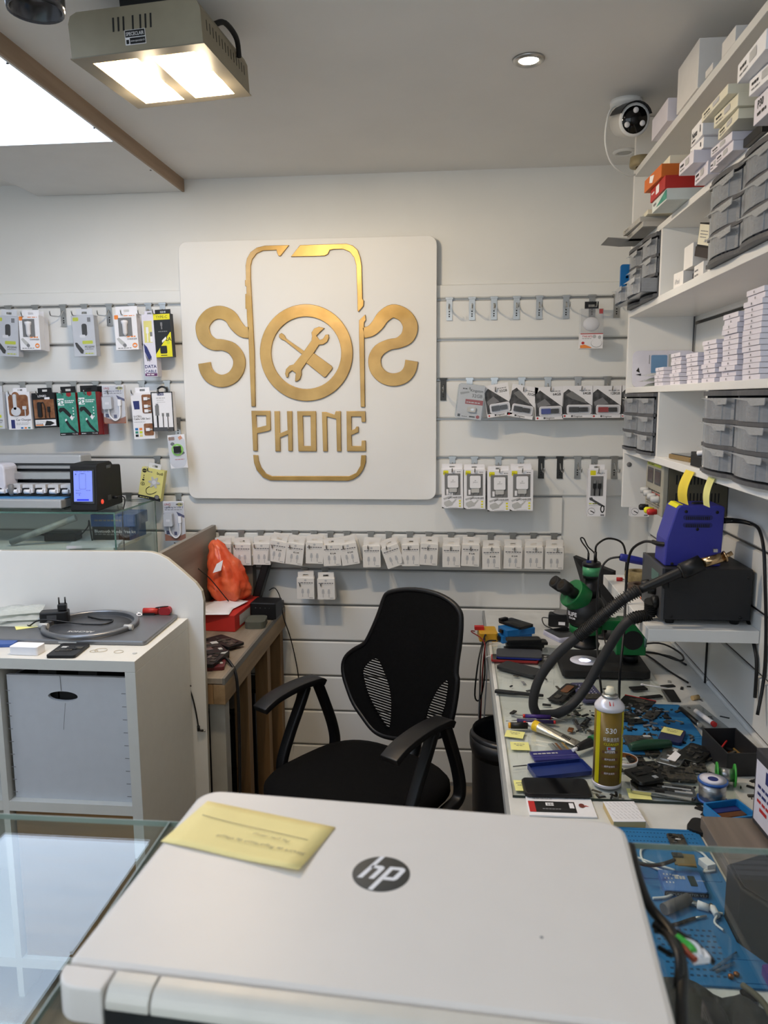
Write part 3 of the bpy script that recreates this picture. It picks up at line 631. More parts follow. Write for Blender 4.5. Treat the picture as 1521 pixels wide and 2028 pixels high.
for u, z, lb in ((0, GR[2], 'chrome hook at the left edge of the second row'), (45, GR[2], 'chrome hook holding the Car Charger box'), (98, GR[2], 'chrome hook holding the black and brown charger box'), (146, GR[2], 'chrome hook holding the first teal PD box'), (190, GR[2], 'chrome hook holding the second teal PD box'),
                (235, GR[2], 'chrome hook holding the adapter blister'), (281, GR[2], 'chrome hook holding the USB 3 in 1 box'), (331, GR[2], 'chrome hook holding the black bordered box')):
    hook(u, z, lb)
# ---- left of the sign, lower goods
def whiteb(t, w, h, d):
    b = MB(); b.prism(rr(w, h, w * .48, 8, 0, -h * .5), -.004, -.0032, CLEAR); b.build('blister', t)
    g = MB(); g.prism(ell(w * .34, w * .34, 20, w * .02, -h * .45), -.005, -.0012, mat('light green print', (150, 210, 110), .5)); g.prism(ell(w * .24, w * .24, 18, w * .02, -h * .45), -.0055, -.005, PAPER)
    g.prism(rr(w * .40, w * .38, .003, 3, w * .05, -h * .44), -.014, -.0055, BLACK); g.build('usb_adapter', t)
pack('adapter_blister', 'rounded white blister with small black square adapter beside the white sign', 'adapter', 348, 861, 36, 68, .004, [('rr', .05, .06, .4, .16, BROWNP, .002), ('p', [(.6, .08), (.78, .03), (.86, .12), (.68, .17)], ORANGE), ('e', .25, .27, .12, .05, INK), ('e', .78, .55, .12, .05, INK), ('l', .3, .75, .85, .02, RED, 3)], roll=-4, parts=whiteb, bname='backing_card', Yf=2.96)
hook(352, GR[3] + .005, 'chrome hook holding the rounded white blister')
def budi(t, w, h, d):
    m = MB(); m.tab = None
    P = []
    for i in range(48):
        a = 2 * PI * i / 48; r = w * (.20 + .065 * math.cos(6 * a)); P.append((w * .12 + r * math.cos(a), -h * .42 + r * math.sin(a)))
    m.prism(P, -.002, -.0004, LGREYP); m.prism(ell(w * .09, w * .09, 16, w * .12, -h * .42), -.0028, -.002, PALEG); m.build('splitter_picture', t)
    m = MB(); m.tube([(-w * .06, -.0012, -h * .58), (-w * .18, -.0012, -h * .68), (-w * .12, -.0012, -h * .82), (w * .10, -.0012, -h * .80), (w * .28, -.0012, -h * .70)], .0012, INK, 5); m.build('lead_picture', t)
pack('splitter_box', 'pale yellow tilted audio splitter box with star shaped hub', 'audio splitter', 303.5, 929, 48, 64, .030, [('t', .96, .15, .085, 'budi', INK, 'r', .02), ('e', .13, .10, .10, .065, INK), ('t', .13, .115, .03, 'AUDIO', LEMON, 'c'), ('l', .30, .12, .5, .03, INKG, 2), ('r', .11, .24, .16, .27, INK), ('r', .11, .31, .16, .34, INK), ('e', .13, .40, .05, .03, INK), ('e', .13, .53, .09, .06, INK), ('e', .13, .53, .07, .045, LEMON), ('r', .08, .525, .18, .535, INK), ('r', .12, .49, .14, .57, INK), ('r', 0, .90, 1, 1, INK), ('e', .83, .88, .11, .075, INK), ('e', .83, .88, .09, .06, INKG), ('l', .08, .97, .5, .02, LEMON, 3)], side=LEMON, roll=-0 + 11, parts=budi, tab=(26, 11, PALEG), Yf=2.955)
hook(312, GR[4], 'chrome hook holding the pale yellow splitter box')
pack('adapter_blister', 'white adapter cable blister hanging lowest, beside the grey wooden board', 'adapter', 343, 993, 44, 82, .006, BLA, roll=-1, parts=blister, bname='backing_card', Yf=2.95)
hook(354, GR[5], 'chrome hook holding the lowest adapter blister')
hook(255, GR[5], 'empty chrome hook above the glass display case')
# ---- right of the sign, upper row
for i, u in enumerate((890, 935, 978.5, 1023.3, 1068.2, 1121.5)):
    hook(u, GR[0], 'empty chrome hook, %s in the upper row right of the sign' % ('first', 'second', 'third', 'fourth', 'fifth', 'sixth')[i])
hook(1173, GR[0], 'chrome hook holding the earbuds box'); hook(1222, GR[0], 'empty chrome hook between the earbuds box and the shelf unit')
def buds(t, w, h, d):
    c = MB(); c.box(-w / 2, w / 2, -.001, d, -h * .62, 0, CLEAR); c.build('clear_window', t)
    g = MB(); g.ball((0, d * .4, -h * .38), 1, PAPER, 24, (w * .37, d * .34, h * .18)); g.build('earbud_case', t)
k_ = PXM(2.965)
eb = pack('earbuds_box', 'clear topped earbuds box with white case and orange base', 'earbuds', 1173.5, 611, 42, 74, .040, [('r', .80, .01, .97, .13, RED), ('r', 0, .62, 1, .64, RED), ('t', .08, .72, .045, 'TWS BTS', RED, 'l', .01), ('l', .08, .76, .5, .02, INKL, 3), ('p', [(0, .99), (0, .92), (.2, .9), (.5, .97), (.5, .99)], ORANGE), ('e', .12, .86, .07, .035, RED), ('e', .72, .87, .25, .11, INKL), ('e', .72, .86, .23, .10, PAPER), ('e', .62, .70, .08, .045, INKL), ('e', .85, .72, .07, .045, INKL)], tab=(26, 14, BLACK), parts=buds, roll=0)
for o in eb.children:
    if o.name.startswith('carton'):
        for v_ in o.data.vertices:
            if v_.co.z > -.01: v_.co.z = -.62 * 74 * k_
# ---- right of the sign, memory sticks
hook(878, GR[2], 'empty dark hook beside the sign in the memory stick row', True)
def clam(t, w, h, d):
    b = MB(); b.prism(rr(w * 1.1, h * 1.03, .012, 4, 0, -h * .5), -.002, d + .014, CLEARG); b.build('clamshell', t)
    g = MB(); g.prism(rr(w * .34, h * .15, .004, 3, w * .08, -h * .72), -.009, -.001, LGREYP); g.box(w * .06, w * .18, -.0095, -.009, -h * .75, -h * .69, STEEL); g.build('memory_stick', t)
pack('memory_stick_pack', 'clear clamshell memory stick lettered 32GB with red stripe beside the sign', 'memory stick', 936, 762, 49, 66, .003, [('t', .95, .20, .075, 'Kingston', INK, 'r', .012, .05), ('t', .95, .36, .095, '32GB', INKG, 'r', .02), ('r', .30, .43, 1, .57, RED), ('l', .34, .53, .9, .03, PAPER, 4), ('p', [(.05, .25), (.40, .20), (.42, .24), (.08, .32)], INKL), ('l', .14, .15, .34, .03, INK, 2), ('r', .06, .88, .16, .96, INK), ('l', .22, .95, .45, .02, INKG, 3), ('r', .52, .91, .75, .95, INK), ('e', .86, .92, .07, .05, RED)], roll=7, parts=clam, bname='backing_card', Yf=2.95)
hook(930, GR[2], 'chrome hook holding the clear clamshell memory stick')
STK = {'black': BLACK, 'blue': mat('blue stick', (40, 60, 150), .4), 'red': mat('red stick', (160, 36, 40), .4)}
DPH = mat('dark photo print', (52, 52, 54), .5, rgb2=(86, 86, 88), scale=50)
def stick(c1, c2):
    def f(t, w, h, d):
        b = MB(); b.prism(rr(w * .80, h * .26, .008, 4, w * .05, -h * .74), -.010, -.0006, CLEAR); b.build('blister', t)
        g = MB(); g.prism(rr(w * .82, h * .30, .008, 4, w * .05, -h * .74), -.0024, -.0005, PAPER); g.prism(rr(w * .70, h * .21, .005, 3, w * .05, -h * .74), -.0032, -.0024, PALEG); g.build('bubble_frame', t)
        s = MB(); s.prism(rr(w * .34, h * .16, .002, 2, -w * .12, -h * .74), -.009, -.003, c1); s.prism(rr(w * .28, h * .14, .002, 2, w * .20, -h * .74), -.008, -.003, c2); s.build('memory_stick', t, bev=.0006)
    return f
def card(u, v, cap, roll, c1, label, phone, wp=53, hp=63, Yf=2.962):
    it = [('p', [(.02, .22), (.18, .10), (.98, .62), (.98, .88), (.02, .92)], DPH), ('t', .93, .27, .075, cap, INK, 'r', .015), ('l', .55, .155, .93, .022, INKG, 3), ('r', .0, .89, 1, 1, PAPER), ('t', .52, .975, .055, 'Kingston', INK, 'c', .015), ('r', .30, .92, .35, .975, INK), ('e', .08, .945, .035, .03, RED)]
    if phone: it.insert(1, ('p', [(.10, .28), (.30, .16), (.72, .42), (.80, .55), (.30, .40)], GREYP))
    else: it.insert(1, ('p', [(.06, .50), (.35, .36), (.56, .55), (.10, .62)], INKG))
    t = pack('memory_stick_pack', label, 'memory stick', u, v, wp, hp, .002, it, roll=roll, parts=stick(c1, BLACK), bname='backing_card', Yf=Yf, group='memory stick cards')
    return t
card(981, 761, '32GB', -9, BLACK, 'memory stick card with black stick, tilted, right of the clamshell', False, 48, 62)
card(1041, 764, '32GB', 10, BLACK, 'memory stick card with phone picture and black stick, tilted the other way', True, 50, 62)
card(1087, 766, '64GB', -2, STK['blue'], 'memory stick card with a blue stick', False)
card(1145, 764, '64GB', 0, BLACK, 'straight memory stick card with phone picture and 64GB print', True, 57, 61)
card(1203, 764, '128GB', 0, STK['red'], 'memory stick card with a red stick', False, 56, 61)
card(1258, 763, '128GB', 0, BLACK, 'memory stick card mostly hidden by the shelf side panel', False, 50, 61)
for u, lb in ((979, 'first tilted memory stick card'), (1033, 'second tilted memory stick card'), (1085, 'blue memory stick card'), (1144.5, 'straight 64GB memory stick card'), (1203, 'red memory stick card'), (1252, 'half hidden memory stick card')):
    hook(u, GR[2], 'chrome hook holding the ' + lb)
# ---- right of the sign, wall charger boxes
CHA = [('rr', .08, .02, .32, .14, YELLOW, .003), ('t', .20, .10, .04, 'Jellico', INK, 'c'), ('l', .72, .07, .9, .02, INKG, 2), ('t', .93, .74, .042, 'CHARGER', INK, 'r', .012), ('l', .58, .765, .93, .012, INKL, 4), ('p', [(.10, .84), (.34, .78), (.52, .86), (.50, .92), (.22, .97), (.10, .90)], LGREYP), ('p', [(.06, .74), (.44, .67), (.50, .70), (.10, .78)], INKL), ('p', [(.28, .74), (.44, .70), (.46, .72), (.30, .76)], GREYP), ('p', [(.48, .84), (.66, .76), (.68, .78), (.52, .88)], LGREYP),
       ('r', .80, .79, .89, .83, YELLOW), ('r', .80, .86, .89, .90, YELLOW), ('r', .80, .93, .89, .96, YELLOW), ('p', [(0, 1), (0, .96), (.14, 1)], INK), ('l', .3, .985, .75, .01, INKL, 5)]
for i, (u, v, wp, hp, r) in enumerate(((895.5, 930, 42, 77, -1), (940, 930.5, 42.5, 78, -.5), (988, 933, 45, 79.5, -1), (1033, 931, 45.5, 80.5, -.5))):
    it = list(CHA)
    if i == 0: it.append(('rr', .22, .60, .52, .67, PAPER, .002)); it.append(('t', .37, .65, .03, '€9,90', INK, 'c'))
    pack('charger_box', 'white wall charger box with yellow label, %s of the four below the sign row' % ('first', 'second', 'third', 'fourth')[i] if 0 else 'white wall charger box with yellow label, %s from the sign' % ('first', 'second', 'third', 'fourth')[i], 'charger', u, v, wp, hp, .036, it, roll=r, tab=(40, 9, PAPER), parts=window(.14, .10, .88, .66), group='wall charger boxes', behind=1)
for u, lb in ((896, 'first'), (939.5, 'second'), (987, 'third'), (1031, 'fourth')): hook(u, GR[4], 'chrome hook holding the %s wall charger box from the sign' % lb)
for u, lb, dk in ((1072, 'first', True), (1109, 'second', True), (1144, 'third', False)): hook(u, GR[4], 'empty hook, %s after the wall charger boxes' % lb, dk)
hook(1177, GR[4], 'chrome hook holding the white box with black cable'); hook(1217, GR[4], 'empty hook beside the shelf side panel in the charger row')
CBX = [('rr', .10, .02, .40, .12, YELLOW, .003), ('l', .46, .09, .9, .025, INKL, 3), ('p', [(.08, .60), (.24, .59), (.30, .63), (.70, .72), (.96, .78), (.92, .81), (.62, .76), (.24, .67), (.10, .65)], DGREYP), ('e', .82, .84, .12, .085, BLACK), ('e', .82, .84, .06, .055, PAPER), ('l', .08, .735, .55, .02, LIME, 2), ('r', .30, .72, .52, .735, INK), ('l', .08, .77, .65, .01, INKL, 5), ('e', .22, .89, .20, .075, INKG), ('e', .22, .89, .185, .065, PAPER), ('p', [(.16, .87), (.38, .91), (.36, .93), (.16, .89)], INK), ('rr', .72, .955, .92, .985, INKG, .001)]
pack('cable_box', 'white box with a black cable, alone beside the shelf unit', 'cable box', 1184, 930, 35, 92, .034, CBX, tab=(30, 9, PAPER), parts=window(.14, .14, .82, .56, 'cables'))
pack('cable_box', 'white box with a black cable, half hidden behind the shelf side panel', 'cable box', 1271, 930, 35, 92, .034, CBX, tab=(30, 9, PAPER), parts=window(.14, .14, .82, .56, 'cables'))
hook(1266, GR[4], 'hook hidden behind the shelf side panel')
# ---- the long row of white cable boxes
def cab_items(price):
    it = [('e', .5, .09, .07, .05, INKL), ('l', .08, .24, .95, .05, INKG, 4), ('l', .14, .30, .9, .025, INKL, 5)]
    if price: it += [('t', .58, .44, .07, '€ 5,00', INK, 'c', .02)]
    for x in (.33, .66): it += [('r', x - .05, .50, x + .05, .57, INKL), ('r', x - .07, .57, x + .07, .72, INKL), ('r', x - .02, .72, x + .02, .90, INKL)]
    return it + [('l', .72, .94, .93, .02, INKG, 2)]
CW = mat('white cable carton', (226, 222, 216), .5, var=.03)
row = [(103, 118, 0), (183, 120, 0), (262, 118, 0), (332, 108, 9), (402, 118, 7), (478, 113, 1), (546, 122, -3), (612, 118, -10), (710, 127, -1), (783, 128, -19), (869, 122, -1), (946, 118, 3), (1036, 126, 0), (1115, 122, 2), (1198, 134, -1), (1288, 132, 1), (1372, 132, 0), (1456, 134, 0)]
ORD = 'first second third fourth fifth sixth seventh eighth ninth tenth eleventh twelfth thirteenth fourteenth fifteenth sixteenth seventeenth eighteenth'.split()
def cbox(x, y, roll, label, price, hk, Z, tilt_y=None, n=2):
    u, v = 390 + x / 2.0554, 1020 + y / 2.0554
    t = pack('cable_carton', label, 'cable box', u, v, 36, 43.5, .020, cab_items(price), roll=roll, side=CW, tab=(33, 12, CW), Yf=2.958, group='white cable boxes')
    for i in range(n):
        c = t.copy(); COL.objects.link(c); c.location = t.location + Vector((random.uniform(-.004, .006), .021 * (i + 1), random.uniform(-.004, .004))); c.rotation_euler.y += random.uniform(-.06, .06)
        c['label'] = 'white cable box ' + ('next', 'deepest')[i] + ' behind ' + ('the ' + label.split(', ')[1].split(' from')[0] + ' front box of the long row' if 'left' in label else 'the front one ' + label.split('box ')[1]); c['group'] = 'white cable boxes behind the front ones'
        for ch in t.children:
            if not ch.name.startswith('print'):
                e = ch.copy(); COL.objects.link(e); e.parent = c
    hook(u - 1, Z, hk)
for i, (x, y, r) in enumerate(row):
    price = i in (3, 4, 6, 7, 13, 14, 15)
    cbox(x, y, r, 'white cable box, %s from the left in the long row%s' % (ORD[i], ', tilted' if abs(r) > 5 else ''), price, 'chrome hook holding the %s white cable box of the long row' % ORD[i], GR[6])
cbox(441, 258, 0, 'white cable box below the long row, nearer the wooden bench', False, 'chrome hook of the lower cable box nearer the bench', GR[7], n=1)
cbox(524, 260, -1, 'white cable box below the long row, nearer the chair', False, 'chrome hook of the lower cable box nearer the chair', GR[7], n=1)
# ================================================================ white shelf unit on the right wall
XF = .54; SY0, SY1 = .85, 2.572
LV = {'A': (2.290, 2.309), 'B': (2.061, 2.077), 'C': (1.867, 1.887), 'D': (1.630, 1.647), 'E': (1.437, 1.456)}
su = thing('shelf_unit', 'white wall shelf unit running along the right wall, filled with drawers and boxes', 'shelf', (XF, 2.0, 1.26))
O_ = (XF, 2.0, 1.26)
def ub(x0, x1, y0, y1, z0, z1, m=None): return MB().box(x0 - O_[0], x1 - O_[0], y0 - O_[1], y1 - O_[1], z0 - O_[2], z1 - O_[2], m or WHITE)
XW = XR - .001
ub(XF, XW, SY1, SY1 + .018, 1.26, ZC - .002).build('end_panel', su, bev=.001)
for k in LV: ub(XF, XW, SY0, SY1 - .0005, *LV[k]).build('shelf_board', su, bev=.001)
for y, lo, hi in ((2.203, 'C', 'B'), (1.785, 'C', 'B'), (2.161, 'E', 'D'), (1.752, 'E', 'D'), (1.17, 'C', 'B'), (1.17, 'E', 'D')):
    ub(XF + .001, XW, y, y + .017, LV[lo][1] + .0002, LV[hi][0] - .0002).build('divider', su)
s = MB(); p = at(1245, 920, 1, SY1 - .001)
s.lathe([(.001, .0005), (.008, .0005), (.008, -.001)], GREYP, 12, (p.x - O_[0] + .002, SY1 - .0005 - O_[1], p.z - O_[2]), ax='y'); s.build('cable_hole', su)
# ---- translucent drawer cabinets
FROST = glassmat('smoky drawer plastic', (196, 200, 206), .22, .32, .3)
LIP = glassmat('drawer lip plastic', (216, 218, 220), .25, .34, .3)
DFR = mat('dark grey drawer frame', (78, 79, 83), .45)
INSD = mat('grey drawer contents', (128, 128, 134), .7, rgb2=(84, 84, 94), scale=18)
def wave(y0, y1, d0, amp, n=12):
    P = []
    for i in range(n + 1):
        t = i / n; b = max(0, math.sin(PI * min(1, max(0, (t - .08) / .84)))) ** .6
        P.append((y0 + (y1 - y0) * t, d0 - amp * b))
    return P
def drawer_cabinet(label, y_far, ncol, cw, zb, hgt, dep=.17, open_low=False):
    w = ncol * cw; t = thing('drawer_cabinet', label, 'drawer cabinet', (XF - .004, y_far - w / 2, zb + .0004), group='small parts drawer cabinets')
    rows = 3; cap = .012; bar = .008; rh = (hgt - cap - bar) / rows
    f = MB()
    def wavebar(z0, z1, amp=.012):
        for c in range(ncol):
            ya, yb_ = -w / 2 + c * cw, -w / 2 + (c + 1) * cw
            Pw = wave(ya, yb_, -.006, amp)
            f.prism([(b, a) for a, b in Pw] + [(dep, yb_), (dep, ya)], z0, z1, DFR, 'z')
    wavebar(0, bar)
    wavebar(hgt - cap, hgt - .002)
    for r in (1, 2): 
        z = bar + rh * r; wavebar(z - .004, z + .004, .008)
    for c in range(ncol + 1):
        y = -w / 2 + c * cw; hw = .003
        f.box(.002, dep, max(-w / 2, y - hw), min(w / 2, y + hw), bar, hgt - cap, DFR)
    f.box(dep - .004, dep, -w / 2, w / 2, bar, hgt - cap, DFR)
    f.build('frame', t)
    for c in range(ncol):
        for r in range(rows):
            ya, yb_ = -w / 2 + c * cw + .004, -w / 2 + (c + 1) * cw - .004; z0 = bar + rh * r + .0045; z1 = bar + rh * (r + 1) - .0045
            out = -.040 if (open_low and r == 0) else 0
            d = MB(); Pw = wave(ya, yb_, -.004 + out, .013)
            Pi = [(a, b + .002) for a, b in Pw]
            d.prism([(b, a) for a, b in Pw] + [(b, a) for a, b in Pi[::-1]], z0, z1, FROST, 'z')
            d.box(0 + out, dep - .012 + out, ya, ya + .0015, z0, z1 - .004, FROST); d.box(out, dep - .012 + out, yb_ - .0015, yb_, z0, z1 - .004, FROST); d.box(out, dep - .012 + out, ya, yb_, z0, z0 + .0015, FROST)
            for fx in (.22, .62):
                yy = ya + (yb_ - ya) * fx; d.box(-.0145 + out, -.006 + out, yy - .0006, yy + .0006, z0, z1, LIP)
            dr = d.build('drawer', t)
            l = MB(); ym = ya + (yb_ - ya) * .42; P = [(ya + .003, z1), (yb_ - .012, z1), (ym + .008, z1 - .006), (ym - .012, z1 - .014), (ya + .006, z1 - .012)]
            l.prism([(a, b) for a, b in P], -.0185 + out, -.0172 + out, LIP, 'x'); l.build('lip', dr)
            g = MB(); rnd = random.Random(c * 7 + r * 3 + int(y_far * 100))
            y = ya + .006
            while y < yb_ - .012:
                ww = rnd.uniform(.008, .022); ww = min(ww, yb_ - .004 - y); g.box(.008 + out + rnd.uniform(0, .02), dep - .03 + out, y, y + ww * .9, z0 + .002, z0 + (z1 - z0) * rnd.uniform(.45, .92), INSD); y += ww
            g = g.build('contents', dr); g['kind'] = 'stuff'
    return t
HG = .1735
drawer_cabinet('small grey drawer cabinet at the far end of the lower drawer shelf', 2.560, 2, .190, LV['E'][1], HG)
drawer_cabinet('grey drawer cabinet at the near end of the lower drawer shelf', 1.747, 2, .190, LV['E'][1], HG)
drawer_cabinet('grey drawer cabinet at the near end beyond the frame on the lower drawer shelf', 1.36, 1, .17, LV['E'][1], HG)
drawer_cabinet('small upper grey drawer cabinet at the far end with one drawer pulled out', 2.562, 2, .170, LV['C'][1], HG - .002, open_low=True)
drawer_cabinet('grey drawer cabinet at the near end of the upper drawer shelf', 1.780, 2, .190, LV['C'][1], HG - .002)
drawer_cabinet('grey drawer cabinet cut by the right picture edge on the upper drawer shelf', 1.394, 1, .19, LV['C'][1], HG - .002)
p = at(1241, 545, 0, XF - .02); bs = MB(); bs.prism(rr(.030, .125, .006, 3, 0, .0625), 0, .012, BLUE)
for z in (.02, .042, .064, .086): bs.lathe([(.004, 0), (.0035, -.002), (.001, -.0025)], mat('light blue plastic', (90, 170, 220), .4), 10, (.005, 0, z), ax='y')
o = bs.build('parts_strip', loc=(XF - .012, 2.5735, 1.901)); tag(o, 'blue plastic strip standing against the shelf end panel by the upper drawers', 'plastic strip')
o.location = (XF - .0165, SY1 + .001, 1.905)
# cable running down inside the open bay
c_ = MB(); c_.tube([(.738, 2.566, 1.866), (.738, 2.566, 1.76), (.739, 2.564, 1.69), (.735, 2.55, 1.6475)], .0022, DGREYP, 6); tag(c_.build('wall_cable'), 'thin grey cable running down in the corner of the open shelf', 'cable')
# ---- flat white boxes on the middle shelf
def flatbox(name, label, cat, x, y, z, dx, dy, dz, m, group=None, yaw=0, prn=None, lid=0, tilt=0, bev=.0008):
    """carton with its near lower left corner at (x, y), dx deep into the shelf, dy along the wall"""
    o = MB()
    if lid: o.box(0, dx, 0, dy, 0, dz - lid, m); o.box(-.0008, dx + .0008, -.0008, dy + .0008, dz - lid + .0006, dz, m)
    else: o.box(0, dx, 0, dy, 0, dz, m)
    if prn: 
        t = thing(name, label, cat, (x, y, z), (tilt, 0, yaw), group); o.build('carton', t, bev=bev)
        q = MB(); prn(q, dx, dy, dz); q.build('print', t)
        return t
    o = o.build(name, loc=(x, y, z), rot=(tilt, 0, yaw), bev=bev); return tag(o, label, cat, group)
zz0 = LV['D'][1] + .0003
def left_print(items):
    """print on the -X face: u from the far end to the near end"""
    def f(q, dx, dy, dz):
        q.xf = Matrix.Translation((0, dy / 2, dz)) @ Matrix.Rotation(-PI / 2, 4, 'Z'); art(q, items, dy, dz, -.0006); q.xf = None
    return f
MARK = left_print([('r', .42, .35, .47, .75, INKG), ('l', .40, .82, .6, .03, INKL, 2)])
sT = [('lowest', 1305, 5, .0095, .545), ('fifth', 1336, 8, .0095, .548), ('fourth', 1370, 7, .0097, .548), ('third', 1403, 9, .0097, .545), ('second', 1440, 13, .0100, .545), ('nearest', 1484, 16, .0100, .545)]
NUM = ['lowest', 'second', 'third', 'fourth', 'fifth', 'sixth', 'seventh', 'eighth', 'ninth', 'tenth', 'eleventh', 'twelfth', 'thirteenth', 'fourteenth', 'fifteenth', 'sixteenth']
stk = ['the lowest stack by the bubble bags', 'the second stack from the bubble bags', 'the third stack from the bubble bags', 'the fourth stack from the bubble bags', 'the second tallest stack', 'the tallest stack']
proto = {}
for si, (nm, u, n, h, xf) in enumerate(sT):
    y = at(u, 745, 0, xf).y
    for k in range(n):
        lab = 'flat white box, %s from the shelf in %s' % (NUM[k] if k else 'lowest', stk[si])
        lab = lab.replace('lowest from the shelf', 'lowest one')
        pos = (xf + random.uniform(-.003, .003), y - .045 + random.uniform(-.003, .003), zz0 + k * (h + .0004))
        if si not in proto:
            proto[si] = flatbox('flat_box', lab, 'box', *pos, .165, .088, h - .0006, BOXL, 'flat white boxes on the middle shelf', prn=MARK, bev=0)
        else: dup(proto[si], pos, (0, 0, random.uniform(-.02, .02)), lab)
# leaning printed pack and clear bags
pk = thing('leaning_pack', 'lilac printed pack with a blue picture leaning against the shelf end panel', 'pack', (.648, 2.555, zz0), (math.radians(-3), 0, 0))
q = MB(); q.prism(rr(.19, .115, .018, 4, 0, .0575), 0, .004, LAVW); q.build('card', pk)
q = MB(); art(q, [('rr', .30, .12, .56, .62, mat('sky blue print', (110, 150, 190), .5), .004), ('rr', .58, .10, .68, .6, LGREYP, .003), ('l', .72, .2, .95, .06, INKG, 2), ('l', .72, .3, .9, .05, INKG, 2), ('p', [(.06, .55), (.10, .45), (.12, .6)], INK), ('p', [(.05, .65), (.14, .62), (.14, .68)], INK), ('r', .265, .12, .275, .36, INKG)], .19, .115, -.0005, -.095, 0); q.build('print', pk)
BAG = glassmat('bubble bag film', (226, 230, 226), .2, .45, .3)
for i in range(3):
    b = MB(); N = 8; M_ = 6; V = []
    rnd = random.Random(i)
    for a in range(N + 1):
        for c in range(M_ + 1):
            e = math.sin(PI * a / N) ** .5 * math.sin(PI * c / M_) ** .5
            V.append((-.075 + .15 * a / N, -.06 + .12 * c / M_, .0002 + e * (.012 + rnd.uniform(-.004, .004))))
    nn = (N + 1) * (M_ + 1); V += [(x, y, 0) for x, y, z in V]
    Fs = [(a * (M_ + 1) + c, (a + 1) * (M_ + 1) + c, (a + 1) * (M_ + 1) + c + 1, a * (M_ + 1) + c + 1) for a in range(N) for c in range(M_)]
    b.add(V, Fs + [tuple(nn + k for k in f[::-1]) for f in Fs], BAG, True)
    o = b.build('bubble_bag', loc=(.630, 2.43 - .005 * i, zz0 + .016 * i), rot=(0, 0, .12 * i)); tag(o, 'clear crumpled bag, %s of the small pile beside the flat boxes' % ('lowest', 'middle', 'topmost')[i], 'bag', 'clear bags on the middle shelf')
# ---- boxes on the shelf above the drawers (shelf B)
zB = LV['B'][1] + .0003
P30 = left_print([('t', .12, .45, .30, 'P30', INK, 'l', .02), ('l', .12, .75, .42, .12, INK, 2), ('rr', .52, .15, .72, .62, INKL, .002), ('l', .52, .8, .9, .08, INKG, 3)])
LBL = left_print([('l', .1, .5, .35, .18, INK, 2), ('rr', .45, .2, .7, .7, INKL, .002), ('l', .1, .8, .4, .1, INKG, 2)])
MTX = left_print([('t', .10, .65, .35, 'Note', INK, 'l', .02), ('l', .1, .88, .4, .1, INK, 2), ('r', .78, .3, .84, .7, INK)])
def B(n, y, x, dy, dx, dz, m, label, prn=None, z=0, yaw=0, cat='box', lid=0): return flatbox(n, label, cat, x, y, zB + z, dx, dy, dz, m, 'boxes above the drawers', yaw, prn, lid)
B('phone_part_box', 1.335, .505, .135, .16, .042, BOXL, 'white printed box, lowest of the near pile above the drawers', P30)
B('phone_part_box', 1.345, .495, .11, .15, .026, PAPER, 'thin white box second in the near pile above the drawers', LBL, .043, .05)
B('phone_part_box', 1.335, .470, .135, .17, .030, PAPER, 'long white box topmost of the near pile, jutting out over the edge', LBL, .070, -.03)
B('phone_part_box', 1.150, .48, .15, .17, .036, BOXL, 'white box at the right picture edge in the near pile', P30, .0, .03)
B('phone_part_box', 1.160, .485, .13, .17, .03, PAPER, 'white box lying second at the right picture edge', LBL, .037, -.05)
B('open_carton', 1.500, .530, .09, .12, .016, BLACK, 'open dark carton lying under the cream boxes above the drawers')
B('phone_part_box', 1.600, .515, .10, .15, .018, BOXL, 'lilac white box at the bottom of the cream pile', LBL)
B('phone_part_box', 1.600, .512, .11, .15, .016, BOXL, 'lilac white box second in the cream pile', LBL, .0185, .04)
B('phone_part_box', 1.535, .500, .12, .16, .018, CREAM, 'cream box third in the cream pile above the drawers', LBL, .035, -.03)
B('phone_part_box', 1.525, .495, .12, .16, .022, CREAM, 'cream box fourth in the cream pile above the drawers', LBL, .0535, .03)
B('phone_part_box', 1.530, .478, .15, .17, .017, CREAM, 'cream box topmost of the cream pile, jutting out', LBL, .076, 0)
B('phone_part_box', 1.760, .518, .09, .15, .028, BOXL, 'lilac box at the bottom of the white pile beside the orange box', LBL)
B('phone_part_box', 1.775, .492, .10, .15, .026, BOXL, 'lilac box jutting out second in the white pile', LBL, .0285, .02)
B('phone_part_box', 1.765, .508, .085, .15, .022, PAPER, 'white box third in the white pile', MTX, .055, .03)
B('phone_part_box', 1.755, .502, .085, .15, .036, PAPER, 'taller white box topmost of the white pile', MTX, .0775, -.02)
B('phone_part_box', 1.700, .52, .05, .14, .02, BOXL, 'small lilac box between the white and the cream pile', LBL)
TEALW = mat('white teal card', (208, 214, 210), .5)
B('phone_part_box', 1.965, .488, .14, .16, .026, TEALW, 'white and teal box at the bottom of the red and orange pile', left_print([('p', [(.3, .8), (.9, .1), (1, .1), (1, .9)], TEAL), ('l', .1, .5, .3, .2, INKG, 2)]))
B('phone_part_box', 1.970, .484, .14, .16, .030, mat('red card', (178, 40, 34), .5), 'red box in the pile under the orange box', left_print([('rr', .40, .15, .62, .8, PAPER, .002), ('l', .1, .5, .3, .15, PAPER, 2)]), .0265)
B('phone_part_box', 1.985, .478, .15, .16, .030, mat('orange card', (206, 106, 36), .5), 'orange box with torn sticker on top of the red box', left_print([('p', [(.35, .1), (.6, .3), (.5, .8), (.32, .6)], PAPER)]), .057, .03)
B('phone_part_box', 2.000, .500, .12, .16, .022, CREAM, 'cream box topmost of the red and orange pile', None, .0875)
GRY = mat('greyish card', (176, 174, 168), .55)
B('phone_part_box', 2.255, .50, .20, .17, .014, GRY, 'thin grey box lowest of the flat pile at the far end', LBL)
B('phone_part_box', 2.265, .494, .19, .17, .014, GRY, 'thin grey box second of the flat pile at the far end', LBL, .0145, .03)
